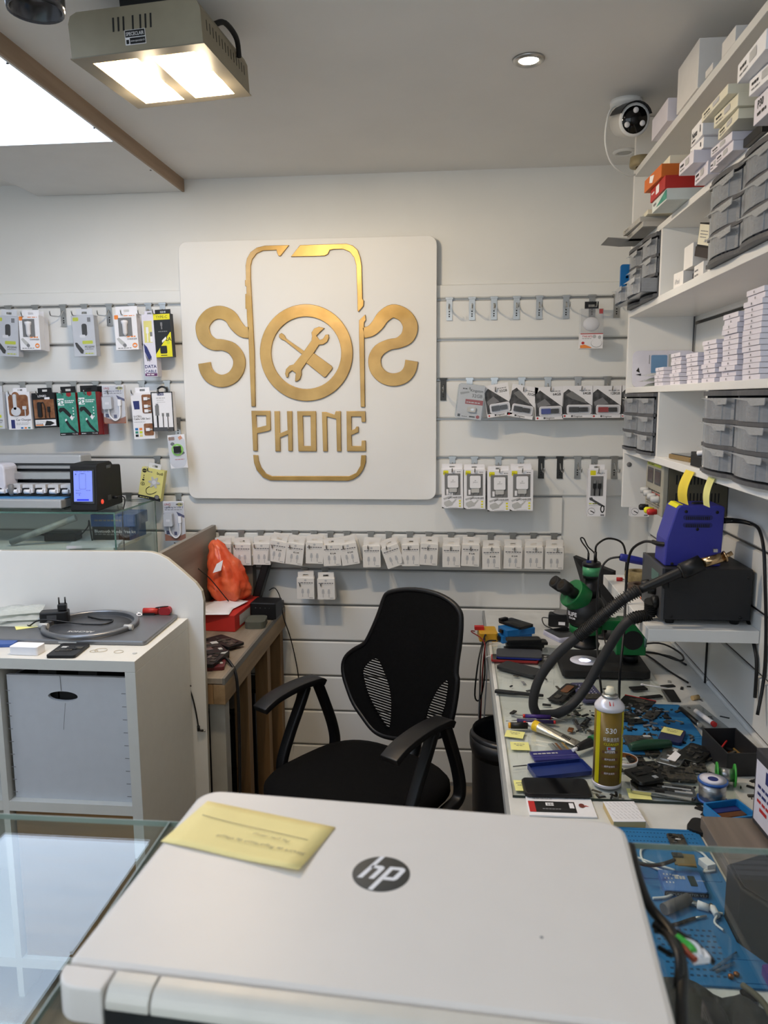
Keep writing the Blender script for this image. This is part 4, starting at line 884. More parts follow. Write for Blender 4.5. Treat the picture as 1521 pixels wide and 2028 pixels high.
B('phone_part_box', 2.240, .508, .16, .16, .012, CREAM, 'thin cream box on the flat pile at the far end', LBL, .029, -.03)
cf = MB(); cf.prism([(0, 0), (.055, 0), (.060, .002), (-.055, .006)], 0, .12, GRY); o = cf.build('carton_flap', loc=(.493, 2.42, zB)); tag(o, 'loose grey cardboard flap jutting out at the far end of the shelf', 'cardboard')
# ---- top shelf
zA = LV['A'][1] + .0003
def T(n, y, x, dy, dx, dz, m, label, prn=None, z=0, yaw=0): return flatbox(n, label, 'box', x, y, zA + z, dx, dy, dz, m, 'boxes on the top shelf', yaw, prn)
T('phone_part_box', 1.415, .535, .10, .15, .030, BOXW, 'opened white box lettered SILVER on the top shelf at the upper right corner', left_print([('t', .95, .45, .30, 'P30', INK, 'r', .02), ('t', .95, .85, .26, 'SILVER', INK, 'r', .01), ('rr', .30, .2, .55, .8, INKL, .002)]), 0, .08)
T('carton', 1.42, .515, .09, .14, .035, BROWNP, 'opened brown lined carton tilted on the top shelf box', None, .031, .15)
T('carton', 1.70, .540, .08, .15, .03, BOXW, 'small white carton alone in the middle of the top shelf', None)
T('carton', 1.83, .538, .05, .14, .014, BOXW, 'low white carton in the middle of the top shelf', None)
T('carton', 1.93, .536, .17, .12, .105, BOXW, 'tall white carton reaching the ceiling on the top shelf', None)
T('carton', 2.14, .524, .16, .16, .055, BOXL, 'lilac white carton beside the tall carton on the top shelf', None)
tp = thing('tape_roll', 'beige roll lying at the far corner of the top shelf', 'tape', (.545, 2.665, LV['A'][0] + .012), (0, 0, 0))
q = MB(); q.lathe([(.017, 0), (.034, 0), (.036, .006), (.034, .028), (.017, .028)], mat('beige tape', (150, 136, 104), .5), 20); q.build('roll', tp); tp.location = (.56, 2.628, 2.309)
tp.location = (.552, 2.54, 2.3093)
# ---- open cubbies
zC = LV['C'][1] + .0003; zE = LV['E'][1] + .0003
flatbox('phone_box', 'white phone box lying at the left in the upper open cubby', 'box', .556, 2.045, zC, .15, .060, .040, BOXW, yaw=.12, prn=left_print([('t', .2, .7, .3, 'iPad', INKL, 'l')]))
flatbox('phone_box', 'white phone box lying at the right in the upper open cubby', 'box', .556, 1.885, zC, .14, .085, .036, BOXW, yaw=-.05, prn=left_print([('l', .1, .4, .5, .10, INKG, 2), ('l', .1, .7, .5, .10, INKG, 2)]))
flatbox('phone_box', 'small dark box between the two white boxes in the upper open cubby', 'box', .575, 1.99, zC, .10, .045, .03, DGREYP)
flatbox('phone_box', 'white square box standing second row in the upper open cubby', 'box', .560, 1.985, zC + .0408, .14, .075, .055, BOXW)
t = thing('phone_box', 'open black and cream phone box tilted on top in the upper open cubby', 'box', (.566, 1.892, zC + .0415), (math.radians(14), 0, .1))
q = MB(); q.box(0, .13, 0, .078, 0, .022, mat('dark brown card', (44, 34, 32), .5)); q.build('base', t); q = MB(); q.box(.002, .128, .002, .076, .022, .075, BLACKM); q.xf = None; q.build('lid', t)
q = MB(); q.xf = Matrix.Translation((.0018, .039, .072)) @ Matrix.Rotation(-PI / 2, 4, 'Z'); q.rect(-.034, .034, -.045, 0, -.0006, CREAM); art(q, [('l', .15, .35, .8, .05, INKG, 4), ('l', .15, .5, .8, .05, INKG, 4), ('l', .15, .65, .7, .05, INKG, 4), ('r', .6, .72, .75, .85, INKG)], .068, .045, -.0008, -.034, -.045); q.build('print', t)
GOLDP = mat('gold phone shell', (150, 122, 70), .35, .5)
t = thing('phone_shell', 'gold phone shell lying in the lower open cubby', 'phone', (.60, 2.035, zE + .012), (0, 0, .1))
q = MB(); q.prism(rr(.075, .15, .009, 4), -.012, 0, GOLDP, 'z'); q.xf = Matrix.Rotation(0, 4, 'X'); q.build('shell', t, bev=.002); MB().prism(rr(.066, .138, .006, 3), .0004, .002, BLACKG, 'z').build('screen', t)
o = MB().prism(rr(.07, .145, .008, 4), 0, .007, BLACKM, 'z').build('phone', loc=(.615, 1.975, zE + .0145), rot=(0, 0, -.25)); tag(o, 'black phone lying on the gold shell in the lower open cubby', 'phone')
t = thing('card_tray', 'small black box with white film on it in the lower open cubby', 'box', (.548, 1.795, zE)); MB().box(0, .12, 0, .085, 0, .024, BLACKM).build('body', t, bev=.001)
q = MB(); q.tube([(.005, .07, .03), (.03, .05, .034), (.06, .02, .032), (.10, .01, .04)], .006, PAPER, 8); tag(q.build('film_strip', loc=(.548, 1.775, zE + .0005)), 'rolled white film strip lying on the small black box', 'film')
# ================================================================ small equipment shelf, power supply, soldering and hot air stations
ZS = 1.045; SN = 1.915
ws = thing('wall_shelf', 'small white wall shelf carrying the black hot air station', 'shelf', (.61, 2.2, 1.013))
MB().box(.478 - .61, XR - .001 - .61, SN - 2.2, 2.52 - 2.2, 0, ZS - 1.013, WHITE).build('shelf_board', ws, bev=.0015)
for y in (2.02, 2.27): MB().cyl((.476 - .61, y - 2.2, .016), (.474 - .61, y - 2.2, .016), .004, STEEL, n=10).build('screw', ws)
# laboratory power supply under the lowest shelf board
BEIGE = mat('beige instrument metal', (168, 164, 148), .5, var=.05); OLIVE = mat('olive instrument case', (98, 92, 74), .5, .2, var=.06)
PSX, PSY, PSZ = .567, 2.19, 1.279
ps = thing('bench_power_supply', 'olive and beige bench power supply under the lowest shelf board', 'power supply', (PSX, PSY, PSZ))
HP = LV['E'][0] - PSZ - .0005
MB().box(.016, XR - PSX - .002, 0, .19, .008, HP, OLIVE).build('case', ps, bev=.002)
MB().box(0, .016, -.001, .191, .006, HP - .002, BEIGE).build('front_panel', ps, bev=.003)
s = MB()
for r_ in (.048, .098):
    for i in range(13): s.box(.036 + i * .0095, .0395 + i * .0095, -.0006, .001, r_, r_ + .026, BLACKM)
s = s.build('vent_slots', ps); s['kind'] = 'stuff'
for x in (.03, .15): 
    for y in (.02, .17): MB().cyl((x, y, 0), (x, y, .008), .008, BLACK, n=12).build('foot', ps)
for x, z in ((.028, .018), (.16, .018)): MB().lathe([(.001, .001), (.005, .001), (.0045, -.001), (.001, -.0015)], BLACK, 10, (x, 0, z), ax='y').build('screw', ps)
q = MB(); q.xf = Matrix.Translation((0, .095, HP - .002)) @ Matrix.Rotation(-PI / 2, 4, 'Z')
art(q, [('rr', .08, .05, .92, .10, LIME, .002), ('l', .12, .085, .5, .02, INK, 3), ('rr', .10, .14, .46, .44, DGREYP, .002), ('rr', .54, .14, .90, .44, DGREYP, .002), ('r', .14, .18, .42, .40, mat('dark red display', (52, 20, 22), .15)), ('r', .58, .18, .86, .40, MATS['dark red display']), ('l', .08, .58, .9, .02, INK, 5), ('l', .08, .62, .9, .02, RED, 5), ('r', .06, .80, .94, .81, INK), ('l', .1, .86, .9, .02, INKG, 4)], .186, HP - .008, -.0008)
q.build('print', ps)
for y, z in ((.155, .064), (.115, .060), (.070, .056), (.030, .052)): MB().lathe([(.010, 0), (.010, -.004), (.0085, -.022), (.001, -.023)], LGREYP, 14, (-.0005, y, z), ax='x').build('knob', ps)
for y, m in ((.15, BLACK), (.085, YELLOW), (.05, RED)): MB().lathe([(.008, 0), (.008, -.006), (.0095, -.008), (.0095, -.022), (.006, -.026)], m, 12, (-.0005, y, .014), ax='x').build('terminal', ps)
# two notes hanging from the lowest board edge
def drape(w, L, fn, m, name, label, loc):
    N = 10; V = []
    for i in range(N + 1):
        t = i / N
        for j in range(4):
            a = j / 3 - .5; dx, dy = fn(t, a)
            V.append((dx, a * w + dy, -L * t))
    Fs = [(i * 4 + j, i * 4 + j + 1, (i + 1) * 4 + j + 1, (i + 1) * 4 + j) for i in range(N) for j in range(3)]
    mb = MB(); mb.add(V, Fs, m); o = mb.build(name, loc=loc); tag(o, label, 'sticky note')
    md = o.modifiers.new('solid', 'SOLIDIFY'); md.thickness = .0006; md.offset = 1
    return o
YNOTE = mat('bright yellow sticky paper', (236, 212, 70), .7)
p = at(1370, 928, 0, XF); drape(.066, .078, lambda t, a: (-.002 - .012 * math.sin(t * 2.6) - .004 * a * t, .018 * t), YNOTE, 'sticky_note', 'bright yellow crumpled note hanging from the lowest shelf board', (XF - .001, p.y, 1.447))
p = at(1413, 945, 0, XF); drape(.042, .064, lambda t, a: (-.002 - .006 * math.sin(t * 3), .02 * t), NEONP, 'sticky_note', 'pale yellow narrow note hanging from the lowest shelf board', (XF - .001, p.y, 1.447))
# hot air station
HX0, HX1, HY0, HY1, HZ0 = .515, .735, 1.955, 2.16, ZS + .014
HZ1 = at(1308.6, 1126, 1, HY0).z
hs = thing('hot_air_station', 'large black hot air station box on the small wall shelf', 'hot air station', (HX0, HY0, ZS))
CASE = mat('black textured case', (40, 40, 42), .55, .2, var=.1, bump=.2, bscale=900)
MB().box(.008, HX1 - HX0, 0, HY1 - HY0, .014, HZ1 - ZS, CASE).build('case', hs, bev=.002)
MB().box(0, .008, -.001, HY1 - HY0 + .001, .012, HZ1 - ZS + .001, DGREYP).build('front_panel', hs, bev=.001)
for x in (.03, .19):
    for y in (.025, .18): MB().lathe([(.011, 0), (.012, .012), (.012, .014)], BLACK, 12, (x, y, 0)).build('foot', hs)
for x, z in ((.028, .022), (.195, .022), (.21, .125)): MB().lathe([(.001, .001), (.0042, .001), (.004, -.001), (.001, -.0015)], BLACK, 10, (x, 0, z), ax='y').build('screw', hs)
q = MB(); q.box(-.001, 0, .03, .10, .098, .126, mat('green grey display', (90, 120, 112), .3)); q.build('display', hs)
for y, z in ((.06, .075), (.13, .075)): MB().lathe([(.012, 0), (.012, -.006), (.010, -.018), (.001, -.019)], BLACK, 14, (0, y, z), ax='x').build('knob', hs)
MB().lathe([(.016, 0), (.016, -.012), (.013, -.016)], BLACK, 16, (0, .03, .052), ax='x').build('hose_socket', hs)
# soldering station on top of it
SB = mat('indigo plastic', (52, 54, 150), .45, var=.04, bump=.1, bscale=800)
sx = at(1316, 1108, 1, 1.985).x; zt = HZ1 + .0006
st = thing('soldering_station', 'indigo blue soldering station standing on the black hot air station', 'soldering station', (sx, 1.985, zt))
xs = lambda u: at(u, 1050, 1, 1.985).x - sx
H_ = at(1380, 1002, 1, 1.985).z - zt
P = [(0, 0), (xs(1431), 0), (xs(1434), H_ * .97), (xs(1430), H_), (xs(1345), H_), (xs(1339), H_ * .95), (xs(1321), H_ * .42)]
b = MB().prism(P, 0, .10, SB).build('body', st, bev=.004)
q = MB(); q.prism([(xs(1340) - .001, H_ * .955), (xs(1350), H_ * .955 + .0005), (xs(1353), H_ + .0015), (xs(1345), H_ + .0015)], .012, .088, YELLOW); q.build('yellow_corner', st, label='yellow corner of the front bezel')
s = MB()
for r_ in (.64, .765):
    s.prism(rr(.072, .0125, .006, 4, xs(1381), H_ * (r_ + .045)), -.0005, .001, mat('deep indigo', (36, 38, 112), .5))
    for i in range(13): s.box(xs(1381) - .029 + i * .0046, xs(1381) - .0268 + i * .0046, -.0012, .001, H_ * r_ + .001, H_ * r_ + .0095, BLACKM)
for i in range(10): s.box(xs(1360) + i * .0042, xs(1360) + .002 + i * .0042, -.0012, .001, 0.001, .005, BLACKM)
s = s.build('vent_slots', st); s['kind'] = 'stuff'
for u, zz in ((1357, .90), (1418.5, .89), (1381, .61), (1334, .03)): MB().lathe([(.001, .001), (.004, .001), (.0038, -.0012), (.001, -.001)], BLACKM, 12, (xs(u), 0, H_ * zz + .001), ax='y').build('screw_hole', st)
q = MB(); q.box(xs(1434), xs(1434) + .003, .02, .06, H_ * .70, H_ * .86, BLACK); q.build('power_inlet', st)
q = MB(); q.box(xs(1433) , xs(1433) + .0015, .02, .055, H_ * .36, H_ * .58, PAPER); q.build('rating_label', st)
q = MB(); q.prism(ell(.018, .005, 10, xs(1392), H_), .03, .05, BLACK); q.build('switch', st)
# power lead of the soldering station
def pt(u, v, y): return at(u, v, 1, y)
q = MB(); e = pt(1436, 1031, 2.02)
q.tube([e - Vector((.003, 0, 0)), pt(1450, 1031, 2.02), pt(1470, 1033, 2.0), pt(1490, 1038, 1.98)], .007, BLACK, 8, rad=lambda t: .008 - .003 * t)
q.tube([pt(1488, 1037, 1.98), pt(1503, 1048, 1.93), pt(1512, 1085, 1.88), pt(1515, 1150, 1.86), pt(1517, 1250, 1.86), pt(1513, 1340, 1.86), (.722, 1.84, .86)], .0042, BLACK, 7)
tag(q.build('power_lead'), 'thick black power lead from the soldering station down the right wall', 'cable')
q = MB(); q.tube([(HX1 + .001, 2.10, ZS + .06), (.739, 2.06, ZS + .05), (.740, 1.99, ZS + .01), (.738, 1.925, 1.0), (.738, 1.905, .96), (.737, 1.90, .88)], .0045, BLACK, 7); tag(q.build('power_lead'), 'black power lead from the back of the hot air station', 'cable')
# soldering iron and its lead
si = thing('soldering_iron', 'blue handled soldering iron pointing behind the black station', 'soldering iron', pt(1228, 1103, 2.26))
o_ = si.location
q = MB(); a = pt(1228, 1103, 2.26) - o_; b_ = pt(1296, 1117, 2.26) - o_
q.tube([a, a.lerp(b_, .06), a.lerp(b_, .5), b_], .01, mat('blue grip', (40, 48, 140), .5), 12, 3, rad=lambda t: .0085 + .003 * math.sin(t * 3)); q.build('grip', si)
q = MB(); q.cyl(b_, b_ + (b_ - a) * .45, .0035, STEEL, n=10); q.build('tip', si)
q = MB(); q.tube([pt(1228, 1103, 2.26), pt(1205, 1108, 2.27), pt(1190, 1130, 2.27), pt(1183, 1180, 2.26), pt(1182, 1240, 2.24), pt(1184, 1300, 2.1), pt(1190, 1360, 2.05), at(1195, 1395, 2, .776)], .0032, BLACK, 7); tag(q.build('iron_lead'), 'thin black lead hanging from the blue soldering iron to the desk', 'cable')
q = MB(); q.tube([pt(1318, 1078, 2.0) + Vector((.004, 0, 0)), pt(1305, 1077, 2.02), pt(1293, 1073, 2.05)], .006, BLACK, 8)
q.tube([pt(1296, 1074, 2.04), pt(1275, 1073, 2.1), pt(1252, 1088, 2.14), pt(1243, 1120, 2.15), pt(1239, 1180, 2.15), pt(1236, 1250, 2.1), pt(1228, 1330, 2.05), at(1226, 1385, 2, .776)], .0038, BLACK, 7); tag(q.build('station_lead'), 'black lead looping from the soldering station plug down to the desk', 'cable')
# hot air handle with its hose
hh = thing('hot_air_gun', 'black hot air handle with brass nozzle resting across the black station', 'hot air gun', pt(1330, 1140, 1.925)); o_ = hh.location
A0, A1, A2, A3 = [pt(*q, 1.925) - o_ for q in ((1268, 1168), (1372, 1122), (1434, 1103), (1450, 1095))]
q = MB(); q.tube([A0, A0.lerp(A1, .3), A0.lerp(A1, .7), A1], .012, BLACK, 14, 3, rad=lambda t: .0105 + .0035 * t); q.build('grip', hh)
q = MB(); d_ = (A1 - A0).normalized(); q.cyl(A1 - d_ * .028, A1 + d_ * .022, .0205, BLACK, n=18); q.cyl(A1 - d_ * .034, A1 - d_ * .028, .015, BLACK, r1=.0205, n=18); q.build('collar', hh)
BRASS = mat('warm nozzle metal', (200, 168, 128), .2, 1)
q = MB(); q.cyl(A1 + d_ * .018, A2, .0125, BRASS, n=18); q.cyl(A2, A2 + (A2 - A1).normalized() * .004, .0145, BRASS, n=18); q.cyl(A2, A3, .0055, BRASS, n=12); q.build('nozzle', hh)
q = MB(); cpos = A2 + Vector((-.022, 0, .013)); q.box(cpos.x - .005, cpos.x + .005, -.004, .004, cpos.z - .001, cpos.z + .007, STEEL); q.build('clamp_screw', hh)
cr = MB(); m1 = A1 - d_ * .02
cr.box(m1.x - .035, m1.x + .012, .004, .0285, m1.z - .048, m1.z - .018, BLACK); cr.lathe([(.008, 0), (.008, -.014), (.004, -.016)], BLACK, 12, (m1.x - .042, .010, m1.z - .044), ax='y'); cr.build('cradle', hh)
HOSE = mat('grey black hose', (44, 44, 46), .6, var=.15, bump=.1, bscale=60)
hz = thing("air_hose", "thick black air hose looping from the hot air station over the desk", "hose", (0, 0, 0))
pts = [Vector((HX0 - .017, HY0 + .03, ZS + .052)), pt(1285, 1217, 2.00), pt(1255, 1224, 1.99), pt(1230, 1245, 1.99), pt(1195, 1300, 2.0), pt(1160, 1362, 2.0), pt(1125, 1402, 1.985), pt(1085, 1418, 1.972), pt(1064, 1414, 1.968), pt(1056, 1390, 1.965), pt(1068, 1345, 1.96), pt(1105, 1295, 1.95), pt(1170, 1240, 1.93), pt(1230, 1190, 1.925), pt(1266, 1169, 1.925)]
sp_ = smooth_path(pts, 8)
for v_ in sp_:
    if v_.z < .7895: v_.z = .7895
MB().tube(sp_, .0125, HOSE, 12, raw=True).build('hose', hz)
def coil(P, name):
    L = [P[0]]
    q = MB(); acc = 0
    for i in range(len(P) - 1):
        d = P[i + 1] - P[i]; n = max(1, int(d.length / .0042))
        for j in range(n):
            c = P[i] + d * (j / n); dd = d.normalized(); q.cyl(c - dd * .0009, c + dd * .0009, .0165, BLACKM, n=12)
    o = q.build(name, hz); o['kind'] = 'stuff'
coil(sp_[0:20], 'ribbed_sleeve'); coil(sp_[-20:], 'ribbed_sleeve')
# bits lying on the shelf beside the station
TAN = mat('tan cord', (150, 134, 96), .8, rgb2=(120, 104, 70), scale=60)
zS = ZS + .0004
q = MB(); q.lathe([(.020, 0), (.032, 0), (.040, .006), (.042, .020), (.040, .034), (.020, .036)], TAN, 20); tag(q.build('tape_roll', loc=(.566, 2.42, zS)), 'tan roll of cord on the small wall shelf', 'roll')
q = MB(); q.lathe([(.02, 0), (.036, .0), (.038, .012), (.036, .022), (.02, .022)], mat('brown tape', (84, 66, 54), .5), 20); tag(q.build('tape_roll', loc=(.545, 2.30, zS)), 'brown roll of tape on the small wall shelf', 'roll')
q = MB(); q.prism(rr(.045, .022, .003, 3), 0, .006, mat('orange plastic', (196, 96, 48), .5), 'z'); tag(q.build('clip', loc=(.548, 2.215, zS), rot=(0, 0, .6)), 'orange plastic piece beside the hot air station front', 'plastic piece')
q = MB(); q.box(-.012, .012, -.006, .006, 0, .010, PAPER); q.box(-.010, -.006, -.006, .006, .010, .016, PAPER); q.box(.004, .008, -.006, .006, .010, .016, PAPER); tag(q.build('connector', loc=(.568, 2.17 + .02, zS), rot=(0, 0, .3)), 'small white connector beside the orange piece', 'connector')
q = MB(); q.cyl((-.008, 0, .006), (.010, 0, .006), .006, RED, n=12); q.cyl((.010, 0, .006), (.03, 0, .005), .002, STEEL, n=8); tag(q.build('knob_tool', loc=(.51, 2.43, zS), rot=(0, 0, -.1)), 'small tool with a red knob at the far end of the wall shelf', 'tool')
q = MB(); q.tube([(0, 0, .006), (.02, .01, .007), (.045, .004, .006)], .005, mat('beige rag', (178, 166, 146), .8), 8); tag(q.build('rag', loc=(.495, 2.03, zS), rot=(0, 0, .2)), 'twisted beige rag at the near edge of the wall shelf', 'rag')
for i, (a, b_) in enumerate((((.742, 2.30, 1.175), (.64, 2.30, 1.18)), ((.742, 2.36, 1.13), (.66, 2.36, 1.16)))):
    q = MB(); q.tube([a, Vector(a).lerp(Vector(b_), .5) + Vector((0, 0, .002)), b_], .002, STEEL, 6); tag(q.build('wall_hook'), ('upper' if i == 0 else 'lower') + ' thin steel hook on the right wall behind the soldering station', 'hook')
p = at(1517, 1160, 0, XR - .06); q = MB(); q.tube([(XR - .002, p.y + .02, p.z - .02), (XR - .04, p.y, p.z), (XR - .055, p.y, p.z + .012)], .003, CHROME, 7); tag(q.build('wall_hook'), 'chrome hook at the right picture edge on the right wall', 'hook')
# ================================================================ right work desk
DZ = .770; GZ = DZ + .006                                  # desk top, glass sheet top
DESKW = mat('worn white desk top', (222, 222, 218), .4, rgb2=(196, 196, 192), scale=7)
EDGE = mat('grey desk edging', (150, 152, 152), .5)
dk = thing('work_desk', 'long white work desk along the right wall covered with phone parts', 'desk', (.43, 1.7, 0))
def kb(x0, x1, y0, y1, z0, z1, m): return MB().box(x0 - .43, x1 - .43, y0 - 1.7, y1 - 1.7, z0, z1, m)
kb(.115, XR - .001, .60, 3.055, DZ - .03, DZ, DESKW).build('desk_top', dk, bev=.002)
kb(.107, .115, .60, 3.055, DZ - .034, DZ - .002, EDGE).build('edge_strip', dk)
for y in (.62, 1.50, 2.95): kb(.16, XR - .02, y, y + .02, .001, DZ - .0302, WHITEM).build('side_panel', dk)
kb(.69, .708, .65, 2.94, .25, DZ - .0302, WHITEM).build('back_panel', dk)
gs = MB(); gs.box(.124, .600, 1.566, 2.60, DZ + .0004, GZ, glassmat('desk glass', (251, 253, 252), .03, .006))
for a in ((.1238, .124, 1.566, 2.60), (.124, .600, 1.5656, 1.566)): gs.box(a[0], a[1], a[2], a[3], DZ + .0004, GZ, mat('dark glass edge', (28, 46, 42), .15))
o = gs.build('glass_sheet'); tag(o, 'clear glass sheet lying on the white work desk', 'glass sheet')
def Dp(u, v, z=GZ): return at(u, v, 2, z)
def slab(name, label, cat, px, h, m, r=.006, z=GZ, group=None, parts=None, pname='body', bev=.0012, lift=0):
    """flat thing on the desk from the pixels of its top corners: near left, near right, far right, far left"""
    zb = z + .0004; P = [at(u, v, 2, zb + h) for u, v in px]; c = sum(P, Vector()) / 4
    wv = ((P[1] - P[0]) + (P[2] - P[3])) / 2; lv = ((P[3] - P[0]) + (P[2] - P[1])) / 2
    w, l = wv.length, lv.length; yaw = math.atan2(wv.y, wv.x)
    t = thing(name, label, cat, (c.x, c.y, zb), (0, 0, yaw), group)
    MB().prism(rr(w, l, r, 4), 0, h, m, 'z').build(pname, t, bev=min(bev, h * .3))
    if parts: parts(t, w, l, h)
    return t
def A_(*q): return [(940 + x / 4.753, 1200 + y / 4.753) for x, y in q]
def B_(*q): return [(900 + x / 2.449, 1200 + y / 2.449) for x, y in q]
def C_(*q): return [(1180 + x / 4.460, 1320 + y / 4.460) for x, y in q]
def D_(*q): return [(980 + x / 5.432, 1380 + y / 5.432) for x, y in q]
def E_(*q): return [(1200 + x / 4.526, 1580 + y / 4.526) for x, y in q]
def top(items):
    """print on the top face: a = along the width, b = from the far to the near edge"""
    def f(t, w, l, h):
        q = MB(); q.xf = Matrix.Translation((0, 0, h)) @ Matrix.Rotation(-PI / 2, 4, 'X'); art(q, items, w, l, -.0006, None, -l / 2); q.build('print', t)
    return f
def glassface(t, w, l, h): MB().prism(rr(w * .94, l * .965, .006, 3), h, h + .0004, BLACKG, 'z').build('screen', t)
def rim(m, k=.92, inner=None, dep=.004):
    def f(t, w, l, h):
        pass
    return f
def tray(name, label, cat, px, h, m, z=GZ, wall=.0025, r=.008, inner=None):
    """open shallow shell: floor plus rim"""
    zb = z + .0004; P = [at(u, v, 2, zb + h) for u, v in px]; c = sum(P, Vector()) / 4
    wv = ((P[1] - P[0]) + (P[2] - P[3])) / 2; lv = ((P[3] - P[0]) + (P[2] - P[1])) / 2; w, l = wv.length, lv.length
    t = thing(name, label, cat, (c.x, c.y, zb), (0, 0, math.atan2(wv.y, wv.x)))
    o_ = rr(w, l, r, 4); i_ = rr(w - 2 * wall, l - 2 * wall, max(.001, r - wall), 4); n = len(o_); b = MB()
    b.add([(x, y, 0) for x, y in o_] + [(x, y, h) for x, y in o_] + [(x, y, h) for x, y in i_] + [(x, y, .002) for x, y in i_],
          [(i, (i + 1) % n, n + (i + 1) % n, n + i) for i in range(n)] + [(n + i, n + (i + 1) % n, 2 * n + (i + 1) % n, 2 * n + i) for i in range(n)] + [(2 * n + i, 2 * n + (i + 1) % n, 3 * n + (i + 1) % n, 3 * n + i) for i in range(n)] + [list(range(n))[::-1], [3 * n + i for i in range(n)]], m)
    b.build('body', t)
    if inner: inner(t, w, l, h)
    return t
PCB = mat('dark circuit board', (44, 46, 48), .45, .2, rgb2=(88, 82, 70), scale=160)
COPPER = mat('copper foil', (150, 96, 56), .35, .7)
def chassis(seed, dark=False, plate=None):
    """opened phone: boards, battery, shields and frame rim inside"""
    def f(t, w, l, h):
        rnd = random.Random(seed)
        for k in range(9):
            a, b_ = rnd.uniform(-.40, .2) * w, rnd.uniform(-.45, .30) * l; c, d = rnd.uniform(.12, .45) * w, rnd.uniform(.06, .22) * l
            m = rnd.choice([PCB, PCB, BLACK, DKSTEEL, PCB] + ([] if dark else [STEEL, LGREYP]))
            q = MB(); q.box(a, min(a + c, w * .45), b_, min(b_ + d, l * .46), h, h + rnd.uniform(.0008, .0022), m); q.build('circuit_board' if m is PCB else 'cover_plate', t)
        if plate: q = MB(); q.prism([(-w * .1, -l * .3), (w * .25, -l * .32), (w * .3, l * .1), (w * .0, l * .25)], h + .0022, h + .003, PAPER, 'z'); q.build('white_shield', t)
    return f
# ---- far end of the desk
mm = slab('multimeter', 'yellow multimeter at the far left corner of the desk with red lead plugged in', 'multimeter', A_((40, 262), (205, 262), (205, 190), (30, 190)), .03, mat('yellow rubber', (204, 156, 40), .5), .008, DZ)
q = MB(); q.box(-.045, -.012, -.004, .018, .030, .042, RED); q.build('plug', mm, label='red plug')
def usb_block(t, w, l, h): q = MB(); q.box(-w / 2 - .008, -w / 2, -.010, .006, h * .3, h * .8, BLACK); q.build('plug', t)
BLU = mat('azure plastic', (22, 104, 168), .4, var=.1)
s1 = slab('power_bank', 'azure blue box at the bottom of the pile beside the multimeter', 'power bank', A_((260, 292), (540, 262), (500, 236), (215, 250)), .026, BLU, .004, DZ, parts=usb_block)
s2 = slab('power_bank', 'azure blue box second in the pile beside the multimeter', 'power bank', A_((320, 240), (555, 200), (500, 160), (200, 180)), .022, BLU, .004, DZ + .0268, parts=usb_block)
slab('phone', 'black phone lying on top of the azure blue boxes', 'phone', A_((480, 190), (574, 158), (330, 120), (175, 150)), .009, BLACK, .006, DZ + .0496, parts=lambda t, w, l, h: (glassface(t, w, l, h), MB().box(-w * .4, w * .1, l * .42, l * .55, h * .2, h + .006, BLACK).build('attached_board', t)))
ph = 'phones piled at the far left of the desk'
slab('phone', 'dark phone lowest of the pile in front of the azure boxes', 'phone', A_((260, 410), (640, 405), (620, 370), (300, 378)), .009, BLACK, .006, GZ, ph)
slab('phone', 'black phone with silver rim second in that pile', 'phone', A_((300, 372), (660, 370), (640, 340), (290, 340)), .010, DKSTEEL, .006, GZ + .0098, ph, glassface)
slab('phone', 'black phone third in that pile in front of the azure boxes', 'phone', A_((330, 350), (692, 345), (670, 310), (300, 312)), .009, BLACK, .006, GZ + .0206, ph, glassface)
slab('phone', 'black glossy phone topmost of the pile in front of the azure boxes', 'phone', A_((310, 322), (680, 320), (560, 285), (290, 296)), .009, BLACK, .006, GZ + .0304, ph, glassface)
slab('phone_case', 'red phone lying under the grey phone at the left desk edge', 'phone', A_((150, 505), (600, 520), (600, 470), (160, 450)), .008, mat('red phone shell', (150, 40, 40), .4), .008, GZ, parts=glassface)
slab('phone', 'dark grey phone with blue edge on top of the red phone', 'phone', A_((185, 462), (620, 492), (640, 408), (230, 402)), .010, mat('dark grey phone back', (58, 60, 66), .4), .010, GZ + .0088, parts=lambda t, w, l, h: MB().prism(rr(w + .0016, l + .0016, .011, 4), .001, .006, mat('blue phone edge', (36, 46, 128), .35), 'z').build('frame', t, label='blue frame'))
slab('phone', 'black phone lying face down at the left edge of the desk', 'phone', [(981, 1318), (1060, 1339), (1078, 1326), (1005, 1308)], .010, mat('matt black phone back', (40, 41, 42), .5), .010, GZ, parts=lambda t, w, l, h: MB().box(-w / 2 - .0004, -w / 2, -.006, .006, .003, .006, GREYP).build('side_button', t))
LIL = mat('lilac white phone case', (206, 204, 222), .4)
slab('phone', 'white phone under the other one behind the microscope', 'phone', A_((790, 322), (1010, 300), (900, 205), (645, 245)), .009, LIL, .010, DZ, parts=glassface)
slab('phone', 'white framed phone on top of the other behind the microscope', 'phone', A_((790, 302), (1005, 282), (895, 190), (645, 228)), .009, LIL, .010, DZ + .0098, parts=glassface)
